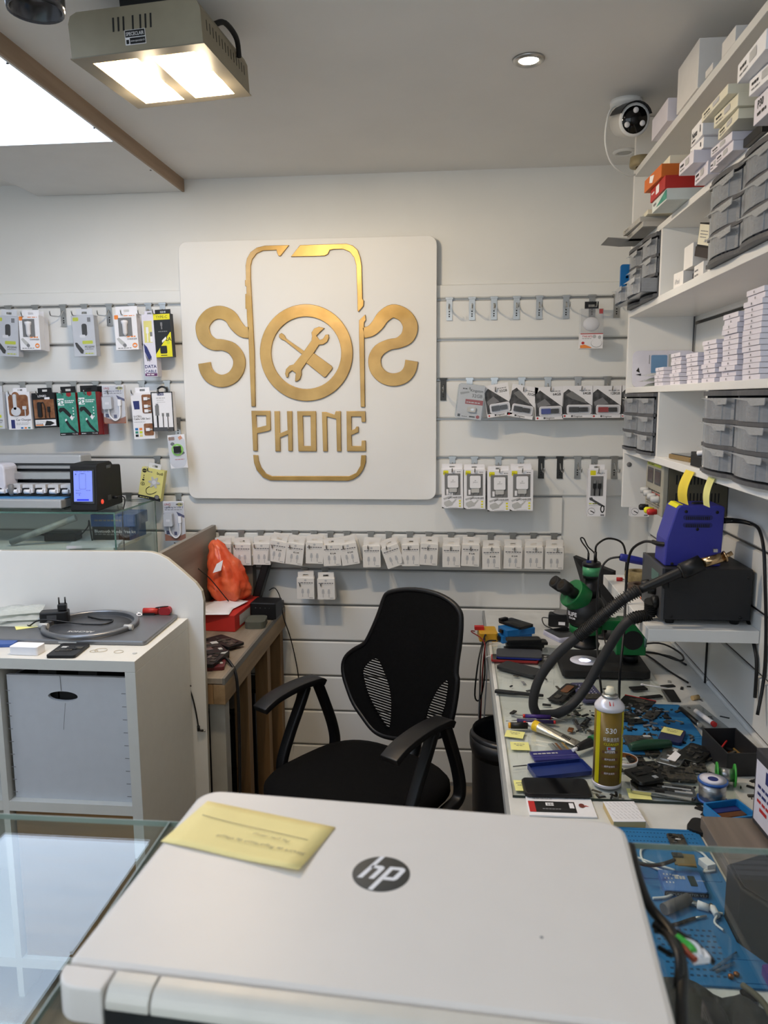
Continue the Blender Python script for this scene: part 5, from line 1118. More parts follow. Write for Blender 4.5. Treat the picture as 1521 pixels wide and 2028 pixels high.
# adapter standing at the wall
ad = thing('power_adapter', 'black plug adapter standing at the back wall behind the phones', 'adapter', at(1106, 1240, 2, DZ) + Vector((0, 0, .0004)), (0, 0, -.15))
q = MB(); q.prism(rr(.075, .05, .008, 3, 0, .025), -.02, .02, BLACK); q.build('body', ad, bev=.003); q = MB(); q.rect(.0, .024, .010, .022, -.0206, PAPER); q.build('rating_label', ad)
q = MB(); q.lathe([(.030, 0), (.034, .003), (.030, .006)], GREYP, 20); tag(q.build('grey_disc', loc=ad.location + Vector((.012, 0, .0505))), 'grey round disc lying on the black adapter at the back wall', 'disc')
q = MB(); q.tube([ad.location + Vector((-.038, 0, .03)), ad.location + Vector((-.06, 0, .03)), ad.location + Vector((-.055, -.02, .01)), ad.location + Vector((-.03, -.05, .004)), ad.location + Vector((-.02, -.075, .003))], .002, BLACK, 6); tag(q.build('adapter_lead'), 'thin black lead of the adapter at the back wall', 'cable')
# ---- microscope
MX, MY = .455, 2.39
MGREEN = mat('green microscope plastic', (16, 104, 52), .4, var=.05); MGREEN2 = mat('pale green camera', (74, 152, 104), .35)
mc = thing('microscope', 'black and green stereo microscope on a wide black base plate', 'microscope', (MX, MY, GZ + .0004))
L_ = lambda u, v, y, z0=None: at(u, v, 1, y) - Vector((MX, MY, GZ + .0004))
q = MB(); q.prism(rr(.262, .20, .012, 4, 0, 0), 0, .024, BLACKM, 'z'); q.build('base_plate', mc, bev=.003)
DISC = mat('white stage plate', (232, 232, 244), .4)
q = MB(); q.lathe([(.045, .0242), (.045, .0256), (.001, .0256)], DISC, 32, (-.052, -.012, 0)); q.build('stage_plate', mc, label='white lit stage plate')
cx_, cy_ = .088, -.005
q = MB(); q.lathe([(.024, .0242), (.024, .046), (.020, .048)], BLACK, 24, (cx_, cy_, 0)); q.build('column_foot', mc)
q = MB(); q.cyl((cx_, cy_, .046), (cx_, cy_, .175), .0145, CHROME, n=20); q.build('column', mc)
q = MB(); q.prism([(cx_ - .055, .060), (cx_ + .034, .060), (cx_ + .034, .122), (cx_ + .016, .160), (cx_ - .038, .160), (cx_ - .055, .135)], cy_ - .055, cy_ + .035, MGREEN); q.build('focus_block', mc, bev=.003)
q = MB(); q.lathe([(.030, 0), (.030, -.008), (.022, -.009), (.022, -.028), (.019, -.031)], BLACK, 24, (cx_ - .006, cy_ - .0556, .108), ax='y'); q.build('focus_knob', mc)
q = MB(); q.lathe([(.004, .0), (.004, .03)], GLASSEDGE, 10, (cx_ + .03, cy_ - .06, .09)); q.build('clamp_screw', mc)
hx, hy = -.052, -.012
q = MB(); q.box(hx + .02, cx_ - .02, cy_ - .022, cy_ + .022, .128, .158, MGREEN); q.build('arm', mc, bev=.003)
q = MB(); q.lathe([(.046, .118), (.050, .120), (.050, .140), (.046, .142)], MGREEN, 28, (hx, hy, 0)); q.build('mount_ring', mc)
q = MB(); q.lathe([(.030, .070), (.042, .072), (.044, .082), (.034, .086), (.032, .118)], BLACK, 28, (hx, hy, 0)); q.build('objective', mc)
q = MB(); q.lathe([(.044, .1425), (.056, .150), (.060, .175), (.058, .200), (.046, .222), (.036, .232)], BLACK, 28, (hx, hy, 0)); hd_ = q.build('head', mc)
q = MB(); q.text('ELIFE', 0, 0, .012, 0, PAPER, 'c', .02); q.text('ZOOM', 0, -.010, .006, 0, PAPER, 'c', .02)
for i_, v_ in enumerate(q.v): a_ = v_.x / .060 - .95; q.v[i_] = Vector((hx + .0606 * math.sin(a_), hy - .0606 * math.cos(a_), .178 + v_.z))
q.build('lettering', hd_)
# inclined binocular part
ang = math.radians(35); ax_ = Vector((-math.cos(ang) * .92, -math.cos(ang) * .38, math.sin(ang))).normalized()
c0 = Vector((hx - .025, hy - .008, .228))
q = MB(); q.cyl(c0 + ax_ * -.012, c0 + ax_ * .035, .046, MGREEN, n=28); q.build('binocular_housing', mc, bev=.003)
sd = ax_.cross(Vector((0, 0, 1))).normalized()
for s in (-1, 1):
    e0 = c0 + ax_ * .0352 + sd * s * .023
    q = MB(); q.cyl(e0, e0 + ax_ * .055, .0175, BLACK, n=20); q.cyl(e0 + ax_ * .025, e0 + ax_ * .058, .0195, BLACKM, n=20); q.cyl(e0 + ax_ * .0582, e0 + ax_ * .0585, .013, BLACKG, n=16); q.build('eyepiece', mc)
tx = hx + .012
q = MB(); q.lathe([(.024, .2325), (.024, .268), (.020, .272), (.020, .288), (.026, .29)], BLACK, 24, (tx, hy, 0)); q.build('phototube', mc)
cm = MB(); cm.lathe([(.027, .2905), (.028, .298), (.028, .2985)], BLACK, 24, (tx, hy, 0)); cm.lathe([(.0272, .2985), (.0272, .327)], MGREEN2, 24, (tx, hy, 0)); cm.lathe([(.028, .327), (.028, .336), (.026, .340)], BLACK, 24, (tx, hy, 0)); cmo = cm.build('camera', mc, label='pale green camera on the phototube')
q = MB(); q.box(tx - .018, tx - .004, hy - .016, hy - .004, .3402, .346, NAVY); q.cyl((tx + .010, hy, .3402), (tx + .010, hy, .372), .005, BLACK, n=10); q.cyl((tx - .010, hy + .005, .3402), (tx - .010, hy + .005, .366), .0035, BLACK, n=10); q.build('cable_plug', cmo)
w0 = Vector((MX, MY, GZ + .0004)); T_ = w0 + Vector((tx + .010, hy, .372))
q = MB(); q.tube([T_, T_ + Vector((.004, 0, .022)), T_ + Vector((.04, .02, .038)), T_ + Vector((.09, .05, .018)), T_ + Vector((.108, .07, -.04)), T_ + Vector((.112, .08, -.09)), (.578, 2.50, ZS - .06), (.60, 2.535, .80), (.62, 2.56, DZ + .005)], .0032, BLACK, 7); tag(q.build('camera_lead'), 'black lead arching from the microscope camera behind the wall shelf', 'cable')
T2 = w0 + Vector((tx - .010, hy + .005, .366))
q = MB(); q.tube([T2, T2 + Vector((-.004, 0, .012)), T2 + Vector((-.020, .004, .034)), T2 + Vector((-.024, .006, .046)), T2 + Vector((-.014, .008, .044)), T2 + Vector((.000, .014, .018)), T2 + Vector((.03, .034, -.02)), T2 + Vector((.045, .05, -.12)), (.50, 2.56, .80), (.52, 2.60, DZ + .004)], .0022, BLACK, 6); tag(q.build('camera_lead'), 'thin black lead with a small loop above the microscope camera', 'cable')
al = bpy.data.lights.new('ring', 'SPOT'); al.energy = 6; al.color = (.66, .70, 1); al.spot_size = .75; al.spot_blend = .8; al.shadow_soft_size = .012
ao = bpy.data.objects.new('ring_light', al); COL.objects.link(ao); ao.parent = mc; ao.location = (hx, hy, .068); ao['kind'] = 'helper'
# small monitor leaning behind it
mt_ = thing('monitor', 'small black framed monitor leaning behind the microscope', 'monitor', (.47, 2.66, DZ))
c = [at(1135, 1102, 1, 2.74), at(1213, 1133, 1, 2.56), at(1212, 1206, 1, 2.56), at(1156, 1172, 1, 2.74)]
c = [v - mt_.location for v in c]; nrm = (c[1] - c[0]).cross(c[3] - c[0]).normalized(); nrm = -nrm if nrm.y < 0 else nrm
def quadslab(mb, Q, d, th, m): mb.add([v + d for v in Q] + [v + d + nrm * th for v in Q], [(0, 1, 2, 3), (7, 6, 5, 4), (0, 4, 5, 1), (1, 5, 6, 2), (2, 6, 7, 3), (3, 7, 4, 0)], m)
q = MB(); quadslab(q, c, Vector(), .014, BLACK); q.build('bezel', mt_)
ce = sum(c, Vector()) / 4; ci = [ce + (v - ce) * .9 for v in c]
q = MB(); quadslab(q, ci, -nrm * .0008, .0007, mat('dim screen glass', (70, 72, 80), .12)); q.build('screen', mt_)
q = MB(); q.tube([ce + nrm * .012, ce + nrm * .05 + Vector((.01, .02, -.02)), Vector((.06, .09, .12)), Vector((.06, .09, .012))], .012, BLACK, 10); q.lathe([(.06, 0.0005), (.06, .010), (.02, .014)], BLACK, 24, (.06, .09, 0)); q.build('stand', mt_)
# ---- things beside the microscope base
slab('parts_tray', 'clear compartment tray behind the black hose', 'tray', A_((640, 450), (830, 470), (900, 420), (640, 380)), .012, CLEARG, .004, GZ)
slab('circuit_board', 'green grey phone circuit board near the compartment tray', 'circuit board', A_((580, 555), (720, 560), (780, 470), (650, 450)), .004, PCB, .003, GZ, parts=chassis(3))
gp = slab('game_controller', 'red handheld game device with round buttons behind the microscope base', 'game device', B_((690, 246), (792, 246), (770, 216), (690, 214)), .012, mat('coral red plastic', (196, 66, 74), .4), .010, DZ)
for i, (a, b_) in enumerate(((.0, .012), (.008, .004), (-.008, .004), (.0, -.004))):
    q = MB(); q.lathe([(.003, .0123), (.003, .0135), (.001, .0138)], PAPER, 10, (.012 + a, b_, 0)); q.build('button', gp)
q = MB(); q.lathe([(.006, .0123), (.007, .018), (.001, .019)], LGREYP, 12, (-.018, .006, 0)); q.build('thumb_stick', gp)
q = MB(); q.prism(ell(.035, .008, 14), 0, .006, BLACKM, 'z'); 
kt = thing('opening_tool', 'black plastic opening tool lying near the left edge of the desk', 'tool', Dp(1027, 1376) + Vector((0, 0, .0004)), (0, 0, -.18))
q = MB(); q.prism([(-.068, -.006), (-.060, -.009), (-.010, -.009), (.0, -.006), (.045, -.005), (.07, -.001), (.07, .002), (.04, .006), (.0, .007), (-.06, .009), (-.068, .006)], 0, .008, BLACK, 'z'); q.build('body', kt, bev=.002)
slab('phone', 'opened phone with copper coil in front of the microscope base', 'phone', A_((738, 880), (880, 910), (925, 740), (815, 716)), .008, BLACK, .008, GZ, parts=lambda t, w, l, h: (chassis(11, True)(t, w, l, h), MB().prism(rr(w * .55, l * .42, .006, 3, w * .05, l * .15), h + .0023, h + .003, COPPER, 'z').build('copper_coil', t)))
def dots(t, w, l, h):
    q = MB()
    for i in range(5):
        for j in range(6): q.lathe([(.0018, 0), (.0016, .0006)], PAPER, 6, (-w * .3 + i * w * .15, -l * .1 + j * l * .09, h))
    o = q.build('hole_pattern', t); o['kind'] = 'stuff'; q = MB(); q.box(-w * .35, w * .38, -l * .42, -l * .16, h, h + .003, PCB); q.build('circuit_board', t)
slab('phone_case', 'purple grey perforated phone cover in front of the microscope base', 'phone part', A_((1010, 905), (1215, 885), (1130, 725), (910, 715)), .007, mat('purple grey plastic', (66, 66, 96), .45), .008, GZ, parts=dots)
slab('phone_screen', 'black phone screen with red edge behind the cleaner can', 'phone screen', C_((215, 340), (480, 385), (515, 310), (225, 238)), .005, BLACK, .004, GZ, parts=lambda t, w, l, h: (MB().box(-w / 2, w / 2, l / 2 - .001, l / 2 + .0012, .001, h + .001, RED).build('edge_strip', t, label='red edge strip'), chassis(5, True)(t, w * .9, l * .8, h)))
q = MB(); p0, p1 = Dp(*C_((410, 185))[0]), Dp(*C_((632, 218))[0]); q.cyl(p0 + Vector((0, 0, .009)), p1 + Vector((0, 0, .009)), .0018, PAPER, n=8); q.ball(p0 + Vector((0, 0, .009)), .0038, PAPER, 8, (1.6, 1, 1)); tag(q.build('cotton_swab'), 'white cotton swab lying across the black ribbon cables', 'swab')
for i, (px, lab) in enumerate((((300, 210, 440, 190, 450, 175, 310, 172), 'bent black ribbon cable left of the cotton swab'), ((600, 300, 725, 305, 715, 205, 610, 200), 'square black battery piece under the cotton swab'), ((575, 180, 690, 172, 700, 155, 580, 165), 'thin black ribbon cable at the right desk side'), ((390, 282, 580, 262, 582, 245, 400, 262), 'black curved phone frame strip behind the can'))):
    slab('ribbon_cable', lab, 'phone part', C_(*[(px[j], px[j + 1]) for j in range(0, 8, 2)]), .0035, BLACKM, .003, GZ if i in (0, 3) else DZ, bev=.0008)
# ---- blue silicone mat on the desk
MAT = mat('blue silicone mat', (34, 112, 166), .65, var=.08, bump=.1, bscale=300); MATD = mat('dark blue mat groove', (18, 66, 104), .7)
def silicone(name, label, x0, x1, y0, y1, z, grooves, holes):
    t = thing(name, label, 'mat', ((x0 + x1) / 2, (y0 + y1) / 2, z + .0003)); w, l = x1 - x0, y1 - y0
    MB().prism(rr(w, l, .006, 3), 0, .004, MAT, 'z').build('mat', t, bev=.0008)
    for a, b_, c, d in grooves:
        x, y, xx, yy = -w / 2 + a * w, -l / 2 + b_ * l, -w / 2 + c * w, -l / 2 + d * l
        fr = MB()
        for e in ((x, xx, y, y + .0014), (x, xx, yy - .0014, yy), (x, x + .0014, y, yy), (xx - .0014, xx, y, yy)): fr.box(e[0], e[1], e[2], e[3], .0038, .0048, MAT)
        fr.build('tray_rim', t)
    if holes:
        q = MB()
        for (a, b_, c, d, nx, ny, s_, u_) in holes:
            for i in range(nx):
                for j in range(ny):
                    x = -w / 2 + w * (a + (c - a) * i / max(1, nx - 1)) + (j % 2) * .003 * u_; y = -l / 2 + l * (b_ + (d - b_) * j / max(1, ny - 1)); q.box(x, x + s_, y, y + s_ * .8, .0035, .0042, MATD)
        o = q.build('hole_grid', t); o['kind'] = 'stuff'
    return t
silicone('repair_mat', 'blue silicone repair mat under the phone scrap beside the cleaner can', .40, .612, 1.78, 2.09, GZ, [(.02, .02, .55, .6), (.02, .64, .55, .98), (.60, .02, .98, .30), (.60, .34, .98, .62), (.60, .66, .98, .98)], None)
MZ = GZ + .0045
# ---- scrap on and round the mat: opened phones and pieces
sc1 = slab('phone_cover', 'navy phone cover carrying a sticky note, beside the black parts box', 'phone part', C_((520, 632), (740, 668), (815, 572), (620, 528)), .009, mat('navy phone back', (36, 40, 78), .35), .008, MZ)
slab('sticky_note', 'pale yellow note with writing stuck on the navy phone cover', 'sticky note', C_((565, 575), (745, 610), (775, 570), (610, 530)), .0004, NEONP, .0005, MZ + .0095, pname='paper', bev=0, parts=top([('l', .2, .35, .8, .06, INKG, 3), ('l', .25, .6, .75, .06, INKG, 3)]))
slab('phone_chassis', 'opened silver phone with white shield in the middle of the scrap', 'phone', C_((540, 840), (770, 895), (800, 740), (600, 690)), .009, STEEL, .010, GZ, parts=chassis(21, plate=True))
slab('phone_chassis', 'opened dark phone beside the black parts box', 'phone', C_((740, 800), (975, 865), (985, 720), (790, 650)), .010, DKSTEEL, .008, GZ, parts=chassis(22, True))
slab('phone_chassis', 'chrome edged opened phone at the near edge of the glass sheet', 'phone', C_((300, 1085), (875, 1160), (885, 1060), (310, 990)), .009, CHROME, .010, GZ, parts=chassis(23))
slab('phone_chassis', 'opened phone lying across the chrome edged phone', 'phone', C_((340, 1015), (590, 1005), (480, 850), (290, 920)), .008, DKSTEEL, .008, GZ + .0122, parts=chassis(24))
slab('phone_chassis', 'flat dark phone part under the near scrap beside the solder spools', 'phone', C_((590, 985), (870, 990), (880, 900), (640, 870)), .007, PCB, .005, GZ, parts=chassis(25, True))
slab('phone_chassis', 'dark phone board behind the green handled driver', 'phone', C_((262, 690), (520, 690), (520, 615), (262, 600)), .008, PCB, .004, MZ, parts=chassis(26))
q = MB(); q.tube([(0, 0, .013), (.03, 0, .014), (.07, 0, .013), (.105, 0, .012)], .012, mat('dark green handle', (22, 64, 44), .4), 12, rad=lambda t: .009 + .005 * math.sin(PI * t))
p = Dp(*C_((300, 765))[0]); o = q.build('screwdriver_handle', loc=(p.x, p.y, GZ + .002), rot=(0, 0, .28)); o.name = 'screwdriver'; tag(o, 'dark green screwdriver handle half hidden by the cleaner can', 'screwdriver')
q = MB(); q.lathe([(.026, 0), (.0285, 0), (.0285, .010), (.026, .010)], COPPER, 26); q.lathe([(.0286, .0), (.0295, .0), (.0295, .0102), (.0286, .0102)], PAPER, 26)
p = Dp(*C_((310, 870))[0]); o = q.build('copper_tape', loc=(p.x - .012, p.y + .012, GZ + .0006)); tag(o, 'ring of copper tape beside the cleaner can', 'tape')
for i, (px, w_) in enumerate((((400, 775, 560, 770, 545, 690, 420, 690), 'left of the silver opened phone'), ((270, 860, 420, 850, 440, 790, 300, 780), 'behind the ring of copper tape'), ((520, 960, 660, 975, 690, 900, 560, 890), 'between the two silver opened phones'),
                                ((820, 905, 960, 915, 990, 860, 860, 845), 'in front of the dark opened phone'), ((440, 905, 560, 900, 540, 830, 430, 840), 'right of the ring of copper tape'), ((260, 500, 400, 490, 390, 420, 270, 430), 'on the far left of the blue mat'), ((420, 440, 520, 470, 560, 400, 460, 380), 'in the middle of the blue mat'))):
    slab('phone_board', 'loose dark phone board ' + w_, 'phone part', C_(*[(px[j], px[j + 1]) for j in range(0, 8, 2)]), .005, (PCB, BLACK, DKSTEEL)[i % 3], .003, GZ + (.0045 if i > 4 else .0005 * i), parts=chassis(90 + i, i % 2 == 0))
rnd = random.Random(5)
def scraps(label, regions, n, z, name='phone_scrap'):
    q = MB()
    for k in range(n):
        x0, x1, y0, y1 = rnd.choice(regions); x, y = rnd.uniform(x0, x1), rnd.uniform(y0, y1); a = rnd.uniform(0, PI); s = rnd.uniform(.003, .012); t_ = rnd.uniform(.001, .004)
        q.xf = Matrix.Translation((x, y, z)) @ Matrix.Rotation(a, 4, 'Z'); q.box(-s, s, -s * rnd.uniform(.15, .6), s * rnd.uniform(.15, .5), .0002, t_, rnd.choice([BLACKM, BLACKM, PCB, PCB, DKSTEEL, STEEL, INKG, BLACK]))
    q.xf = None; o = q.build(name); tag(o, label, 'scrap'); o['kind'] = 'stuff'; return o
scraps('tiny loose screws and phone scrap scattered on the blue mat', [(.41, .60, 1.80, 2.08), (.41, .53, 1.90, 2.08), (.42, .56, 1.98, 2.06)], 190, MZ)
scraps('tiny loose screws and scrap scattered on the desk glass', [(.30, .46, 1.95, 2.2), (.30, .40, 1.85, 2.05), (.36, .58, 1.62, 1.80), (.44, .60, 1.65, 1.78), (.14, .40, 2.0, 2.3), (.14, .36, 1.57, 1.60)], 150, GZ)
scraps('tiny dark scrap scattered on the bare desk along the wall', [(.61, .72, 1.9, 2.3), (.50, .60, 1.47, 1.56), (.62, .70, 1.6, 1.7)], 30, DZ)
for i, (px, lab) in enumerate((((830, 240, 900, 345, 930, 340, 880, 235), 'small dark phone battery standing out left of the blue mat'), ((930, 300, 985, 320, 1010, 240, 955, 235), 'grey metal phone shield left of the blue mat'), ((785, 355, 840, 370, 850, 330, 790, 325), 'small brass connector near the glue tube'))):
    slab('phone_piece', lab, 'phone part', D_(*[(px[j], px[j + 1]) for j in range(0, 8, 2)]), .005, (DGREYP, DKSTEEL, COPPER)[i], .002, GZ, parts=chassis(40 + i, True) if i < 2 else None)
# ---- cleaner can
cn = thing('spray_can', 'tall olive and yellow spray can lettered 530 CLEANER standing on the desk glass', 'spray can', (.333, 1.635, GZ + .0004))
OLV = mat('olive can print', (120, 96, 32), .34, .12, var=.04); CANY = mat('yellow can print', (214, 202, 30), .3, .2); CANW = mat('white can metal', (224, 222, 230), .25, .2)
R_ = .0305
q = MB(); q.lathe([(.029, 0), (.0315, .001), (.0315, .006), (R_, .008)], CANW, 36); q.lathe([(R_, .008), (R_, .173)], OLV, 36); q.lathe([(R_, .173), (.0318, .175), (.0318, .180), (.030, .184), (.020, .196), (.0165, .199)], CANW, 36); q.build('can', cn)
def wrap(q, r, a0):
    for i_, v_ in enumerate(q.v):
        a_ = a0 + v_.x / r; rr_ = r - v_.y; q.v[i_] = Vector((rr_ * math.sin(a_), -rr_ * math.cos(a_), v_.z))
q = MB()
for k in range(16): q.rect(.022 + .018 * k / 16, .022 + .018 * (k + 1) / 16, .010, .172, -.0003, CANY); 
for k in range(8): q.rect(-.040 + .012 * k / 8, -.040 + .012 * (k + 1) / 8, .010, .172, -.0003, CANY)
BR = mat('brown can band', (96, 62, 34), .35)
for z in (.034, .050, .066, .082):
    for k in range(14): q.rect(-.022 + .034 * k / 14, -.022 + .034 * (k + 1) / 14, z, z + .006, -.0004, BR)
    q.text('超声波清洗', -.016, z + .0012, .0034, -.0006, PAPER, 'l', .0, .022)
q.text('530', -.004, .128, .0115, -.0005, PAPER, 'c', .015)
q.text('环保清洗剂', -.003, .1095, .0075, -.0005, PAPER, 'c', 0, .034); q.text('CLEANER', -.002, .1005, .0055, -.0005, YELLOW, 'c', .0)
for k in range(8): q.rect(-.012 + .018 * k / 8, -.012 + .018 * (k + 1) / 8, .0905, .0975, -.0004, mat('pale blue picture', (150, 176, 214), .4))
q.rect(-.010, -.004, .0915, .0965, -.0006, RED); q.rect(-.002, .004, .092, .095, -.0006, PAPER)
for k in range(6): q.rect(-.011 + k * .0028, -.0092 + k * .0028, .0862, .0890, -.0004, PAPER)
for k in range(5): q.rect(.0255 + .008 * k / 5, .0255 + .008 * (k + 1) / 5, .112, .122, -.0004, PAPER)
for dx, dz in ((.0015, .0035), (.005, .0025), (.0035, .0065)): q.flat(ell(.0016, .0016, 8, .0262 + dx, .1135 + dz), -.0006, INK)
for k in range(22): q.rect(.026, .036, .060 + k * .0024, .0611 + k * .0024, -.00045, mat('dim print', (150, 140, 40), .4))
wrap(q, R_, .12); q.build('print', cn)
q = MB(); q.rect(-.005, .004, .1885, .196, -.030, RED); 
for i_, v_ in enumerate(q.v): q.v[i_] = Vector((v_.x, -.0265 + (v_.z - .1885) * .85, v_.z - .0005))
q.build('warning_mark', cn)
q = MB(); q.lathe([(.0165, .199), (.0175, .2005), (.017, .204), (.013, .206)], STEEL, 24); q.build('collar', cn)
q = MB(); q.lathe([(.011, .2055), (.0115, .212), (.0085, .214), (.008, .2205), (.001, .221)], CREAM, 20); q.build('nozzle', cn)
# ---- glue tube, screwdrivers and notes on the near left of the desk
gl = thing('glue_tube', 'yellow and silver squeezed glue tube with white nozzle lying on the desk', 'glue tube', Dp(1100, 1465) + Vector((0, 0, .0004)))
a = Dp(1058, 1447) - gl.location; b_ = Dp(1150, 1477) - gl.location; dv = (b_ - a).normalized(); ln = (b_ - a).length; sv = Vector((-dv.y, dv.x, 0))
GLY = mat('yellow tube print', (224, 186, 40), .35); FOIL = mat('silver tube foil', (196, 190, 176), .22, .8, bump=.2, bscale=80)
V = []; N = 9; M_ = 14
for i in range(N + 1):
    t = i / N; r1 = .0155 * (1 - .25 * t) + .005 * t; hh_ = .014 * (1 - t) + .0015 * t
    for j in range(M_):
        an = 2 * PI * j / M_; V.append(a + dv * ln * t + sv * math.cos(an) * r1 + Vector((0, 0, hh_ + math.sin(an) * hh_)))
Fs = [(i * M_ + j, i * M_ + (j + 1) % M_, (i + 1) * M_ + (j + 1) % M_, (i + 1) * M_ + j) for i in range(N) for j in range(M_)]
q = MB(); q.add(V, [], FOIL)
for k, f in enumerate(Fs): j = k % M_; q.f.append(list(f)); q.m.append(GLY if (j > 8 or k < M_) else FOIL); q.sm.append(True)
q.f.append([N * M_ + j for j in range(M_)]); q.m.append(FOIL); q.sm.append(False); q.f.append(list(range(M_))[::-1]); q.m.append(GLY); q.sm.append(False)
q.build('tube', gl)
q = MB(); q.cyl(a + Vector((0, 0, .014)), a - dv * .006 + Vector((0, 0, .014)), .008, PAPER, n=14); q.cyl(a - dv * .006 + Vector((0, 0, .014)), a - dv * .024 + Vector((0, 0, .013)), .006, PAPER, r1=.003, n=14); q.cyl(a - dv * .024 + Vector((0, 0, .013)), a - dv * .031 + Vector((0, 0, .013)), .0042, RED, n=12); q.build('nozzle', gl)
q = MB(); 
for k in range(6): m_ = a + dv * ln * (.62 + .03 * k) + sv * -.003; q.xf = None; q.add([m_ + sv * .006 + Vector((0, 0, .0185 - .0075 * .62 - .0009 * k)), m_ + sv * -.004 + Vector((0, 0, .0185 - .0075 * .62 - .0009 * k)), m_ + sv * -.004 + dv * .002 + Vector((0, 0, .0185 - .0075 * .62 - .0009 * k)), m_ + sv * .006 + dv * .002 + Vector((0, 0, .0185 - .0075 * .62 - .0009 * k))], [(0, 1, 2, 3)], INK)
q.build('bar_print', gl)
def driver(label, p0, p1, hm, cap, hl=.5, r=.0055, tip=.0012, z=.006, ring=None):
    """precision screwdriver from handle end p0 to blade tip p1 (pixels on the desk)"""
    A, Bp = Dp(*p0), Dp(*p1); t = thing('screwdriver', label, 'screwdriver', A + Vector((0, 0, .0004))); d = Bp - A; L = d.length; d.normalize(); up = Vector((0, 0, z))
    q = MB(); q.cyl(up + d * .006, up + d * L * hl, r, hm, n=10); q.build('handle', t)
    q = MB(); q.cyl(up, up + d * .006, r * .9, cap, n=10)
    if ring: q.cyl(up + d * L * (hl - .06), up + d * L * (hl - .02), r * 1.12, ring, n=10)
    q.build('cap', t); q = MB(); q.cyl(up + d * L * hl, up + d * L - Vector((0, 0, z * .6)), tip, STEEL, n=7); q.build('blade', t)
    return t
VIO = mat('violet handle', (58, 34, 112), .4); DVIO = mat('dark violet handle', (46, 34, 80), .4)
driver('violet screwdriver with red end pointing left', D_((655, 300))[0], D_((120, 272))[0], DVIO, RED, .78, .005)
driver('violet screwdriver half under the black hose', D_((300, 270))[0], D_((780, 290))[0], VIO, RED, .62, .0055, z=.016)
driver('yellow and black screwdriver at the left edge of the desk', D_((145, 345))[0], D_((420, 350))[0], BLACK, mat('amber cap', (224, 160, 30), .4), .75, .0085, z=.009)
driver('red and white screwdriver beside the black hose', D_((590, 255))[0], D_((785, 165))[0], mat('red handle', (180, 48, 36), .4), RED, .78, .0048, ring=PAPER)
q = MB(); A, Bp = Dp(*D_((170, 195))[0]), Dp(*D_((400, 218))[0]); d = (Bp - A); q.xf = Matrix.Translation(A + Vector((0, 0, .0004))) @ Matrix.Rotation(math.atan2(d.y, d.x), 4, 'Z'); q.prism([(0, -.002), (.02, -.004), (d.length, -.003), (d.length, .003), (.02, .004), (0, .002)], 0, .0014, STEEL, 'z'); tag(q.build('spudger'), 'flat steel spudger left of the black hose', 'tool')
tw = thing('tweezers', 'steel tweezers lying right of the red and white screwdriver', 'tweezers', Dp(*D_((770, 215))[0]) + Vector((0, 0, .0004)))
for s in (-1, 1): q = MB(); A, Bp = Dp(*D_((660, 265))[0]) - tw.location, Dp(*D_((940, 100))[0]) - tw.location; q.tube([A + Vector((0, 0, .004)), A.lerp(Bp, .5) + Vector((s * .004, 0, .004 + s * .001)), Bp + Vector((0, 0, .004))], .0018, STEEL, 6); q.build('arm', tw)
NT = lambda: top([('l', .2, .3, .8, .05, INKG, 3), ('l', .3, .5, .7, .05, INKG, 2)])
for i, (px, lab) in enumerate((((105, 425, 300, 450, 325, 380, 125, 355), 'pale yellow note under the amber capped screwdriver'), ((180, 570, 380, 575, 360, 490, 160, 482), 'pale yellow note at the left desk edge before the glue tube'), ((215, 1010, 330, 1010, 320, 900, 205, 895), 'pale yellow note half under the black phone at the near desk edge'))):
    slab('sticky_note', lab, 'sticky note', D_(*[(px[j], px[j + 1]) for j in range(0, 8, 2)]), .0004, NEONP, .0005, GZ, pname='paper', bev=0, parts=NT())
slab('sticky_note', 'pale yellow note under the chrome edged phone', 'sticky note', C_((290, 1165), (492, 1175), (470, 1090), (275, 1075)), .0003, NEONP, .0005, GZ, pname='paper', bev=0)
slab('blade_pack', 'flat pack of steel tools under the glue tube', 'tool pack', D_((660, 600), (860, 580), (720, 490), (560, 500)), .003, CLEARG, .002, GZ, parts=lambda t, w, l, h: [MB().box(-w * .3 + k * w * .2, -w * .2 + k * w * .2, -l * .45, l * .45, h, h + .001, (STEEL, COPPER, STEEL, GOLD)[k]).build('steel_blade', t) for k in range(4)])
slab('tool_packet', 'indigo printed tool packet behind the blue phone case', 'packet', D_((410, 690), (880, 650), (890, 570), (390, 580)), .006, mat('indigo packet', (40, 40, 110), .3), .003, GZ, parts=top([('l', .05, .4, .6, .12, INKL, 5), ('r', 0, .62, 1, .66, mat('light indigo', (96, 96, 160), .4))]))
CASEB = mat('translucent navy case', (32, 50, 112), .3)
tray('phone_case', 'empty blue phone case lying beside the cleaner can', 'phone case', D_((450, 855), (1065, 795), (930, 655), (340, 720)), .010, CASEB, GZ)
q = MB(); A, Bp = Dp(*D_((195, 758))[0]), Dp(*D_((345, 745))[0]); q.cyl(A + Vector((0, 0, .002)), Bp + Vector((0, 0, .002)), .0013, DKSTEEL, n=8); tag(q.build('needle'), 'thin dark steel needle left of the blue phone case', 'tool')
ht = thing('heat_pen', 'black and green pen tool with white tip behind the blue phone case', 'tool', Dp(*D_((1000, 590))[0]) + Vector((0, 0, .0004)))
A, Bp = Dp(*D_((1120, 520))[0]) - ht.location, Dp(*D_((880, 615))[0]) - ht.location; d = (Bp - A).normalized(); Z = Vector((0, 0, .016))
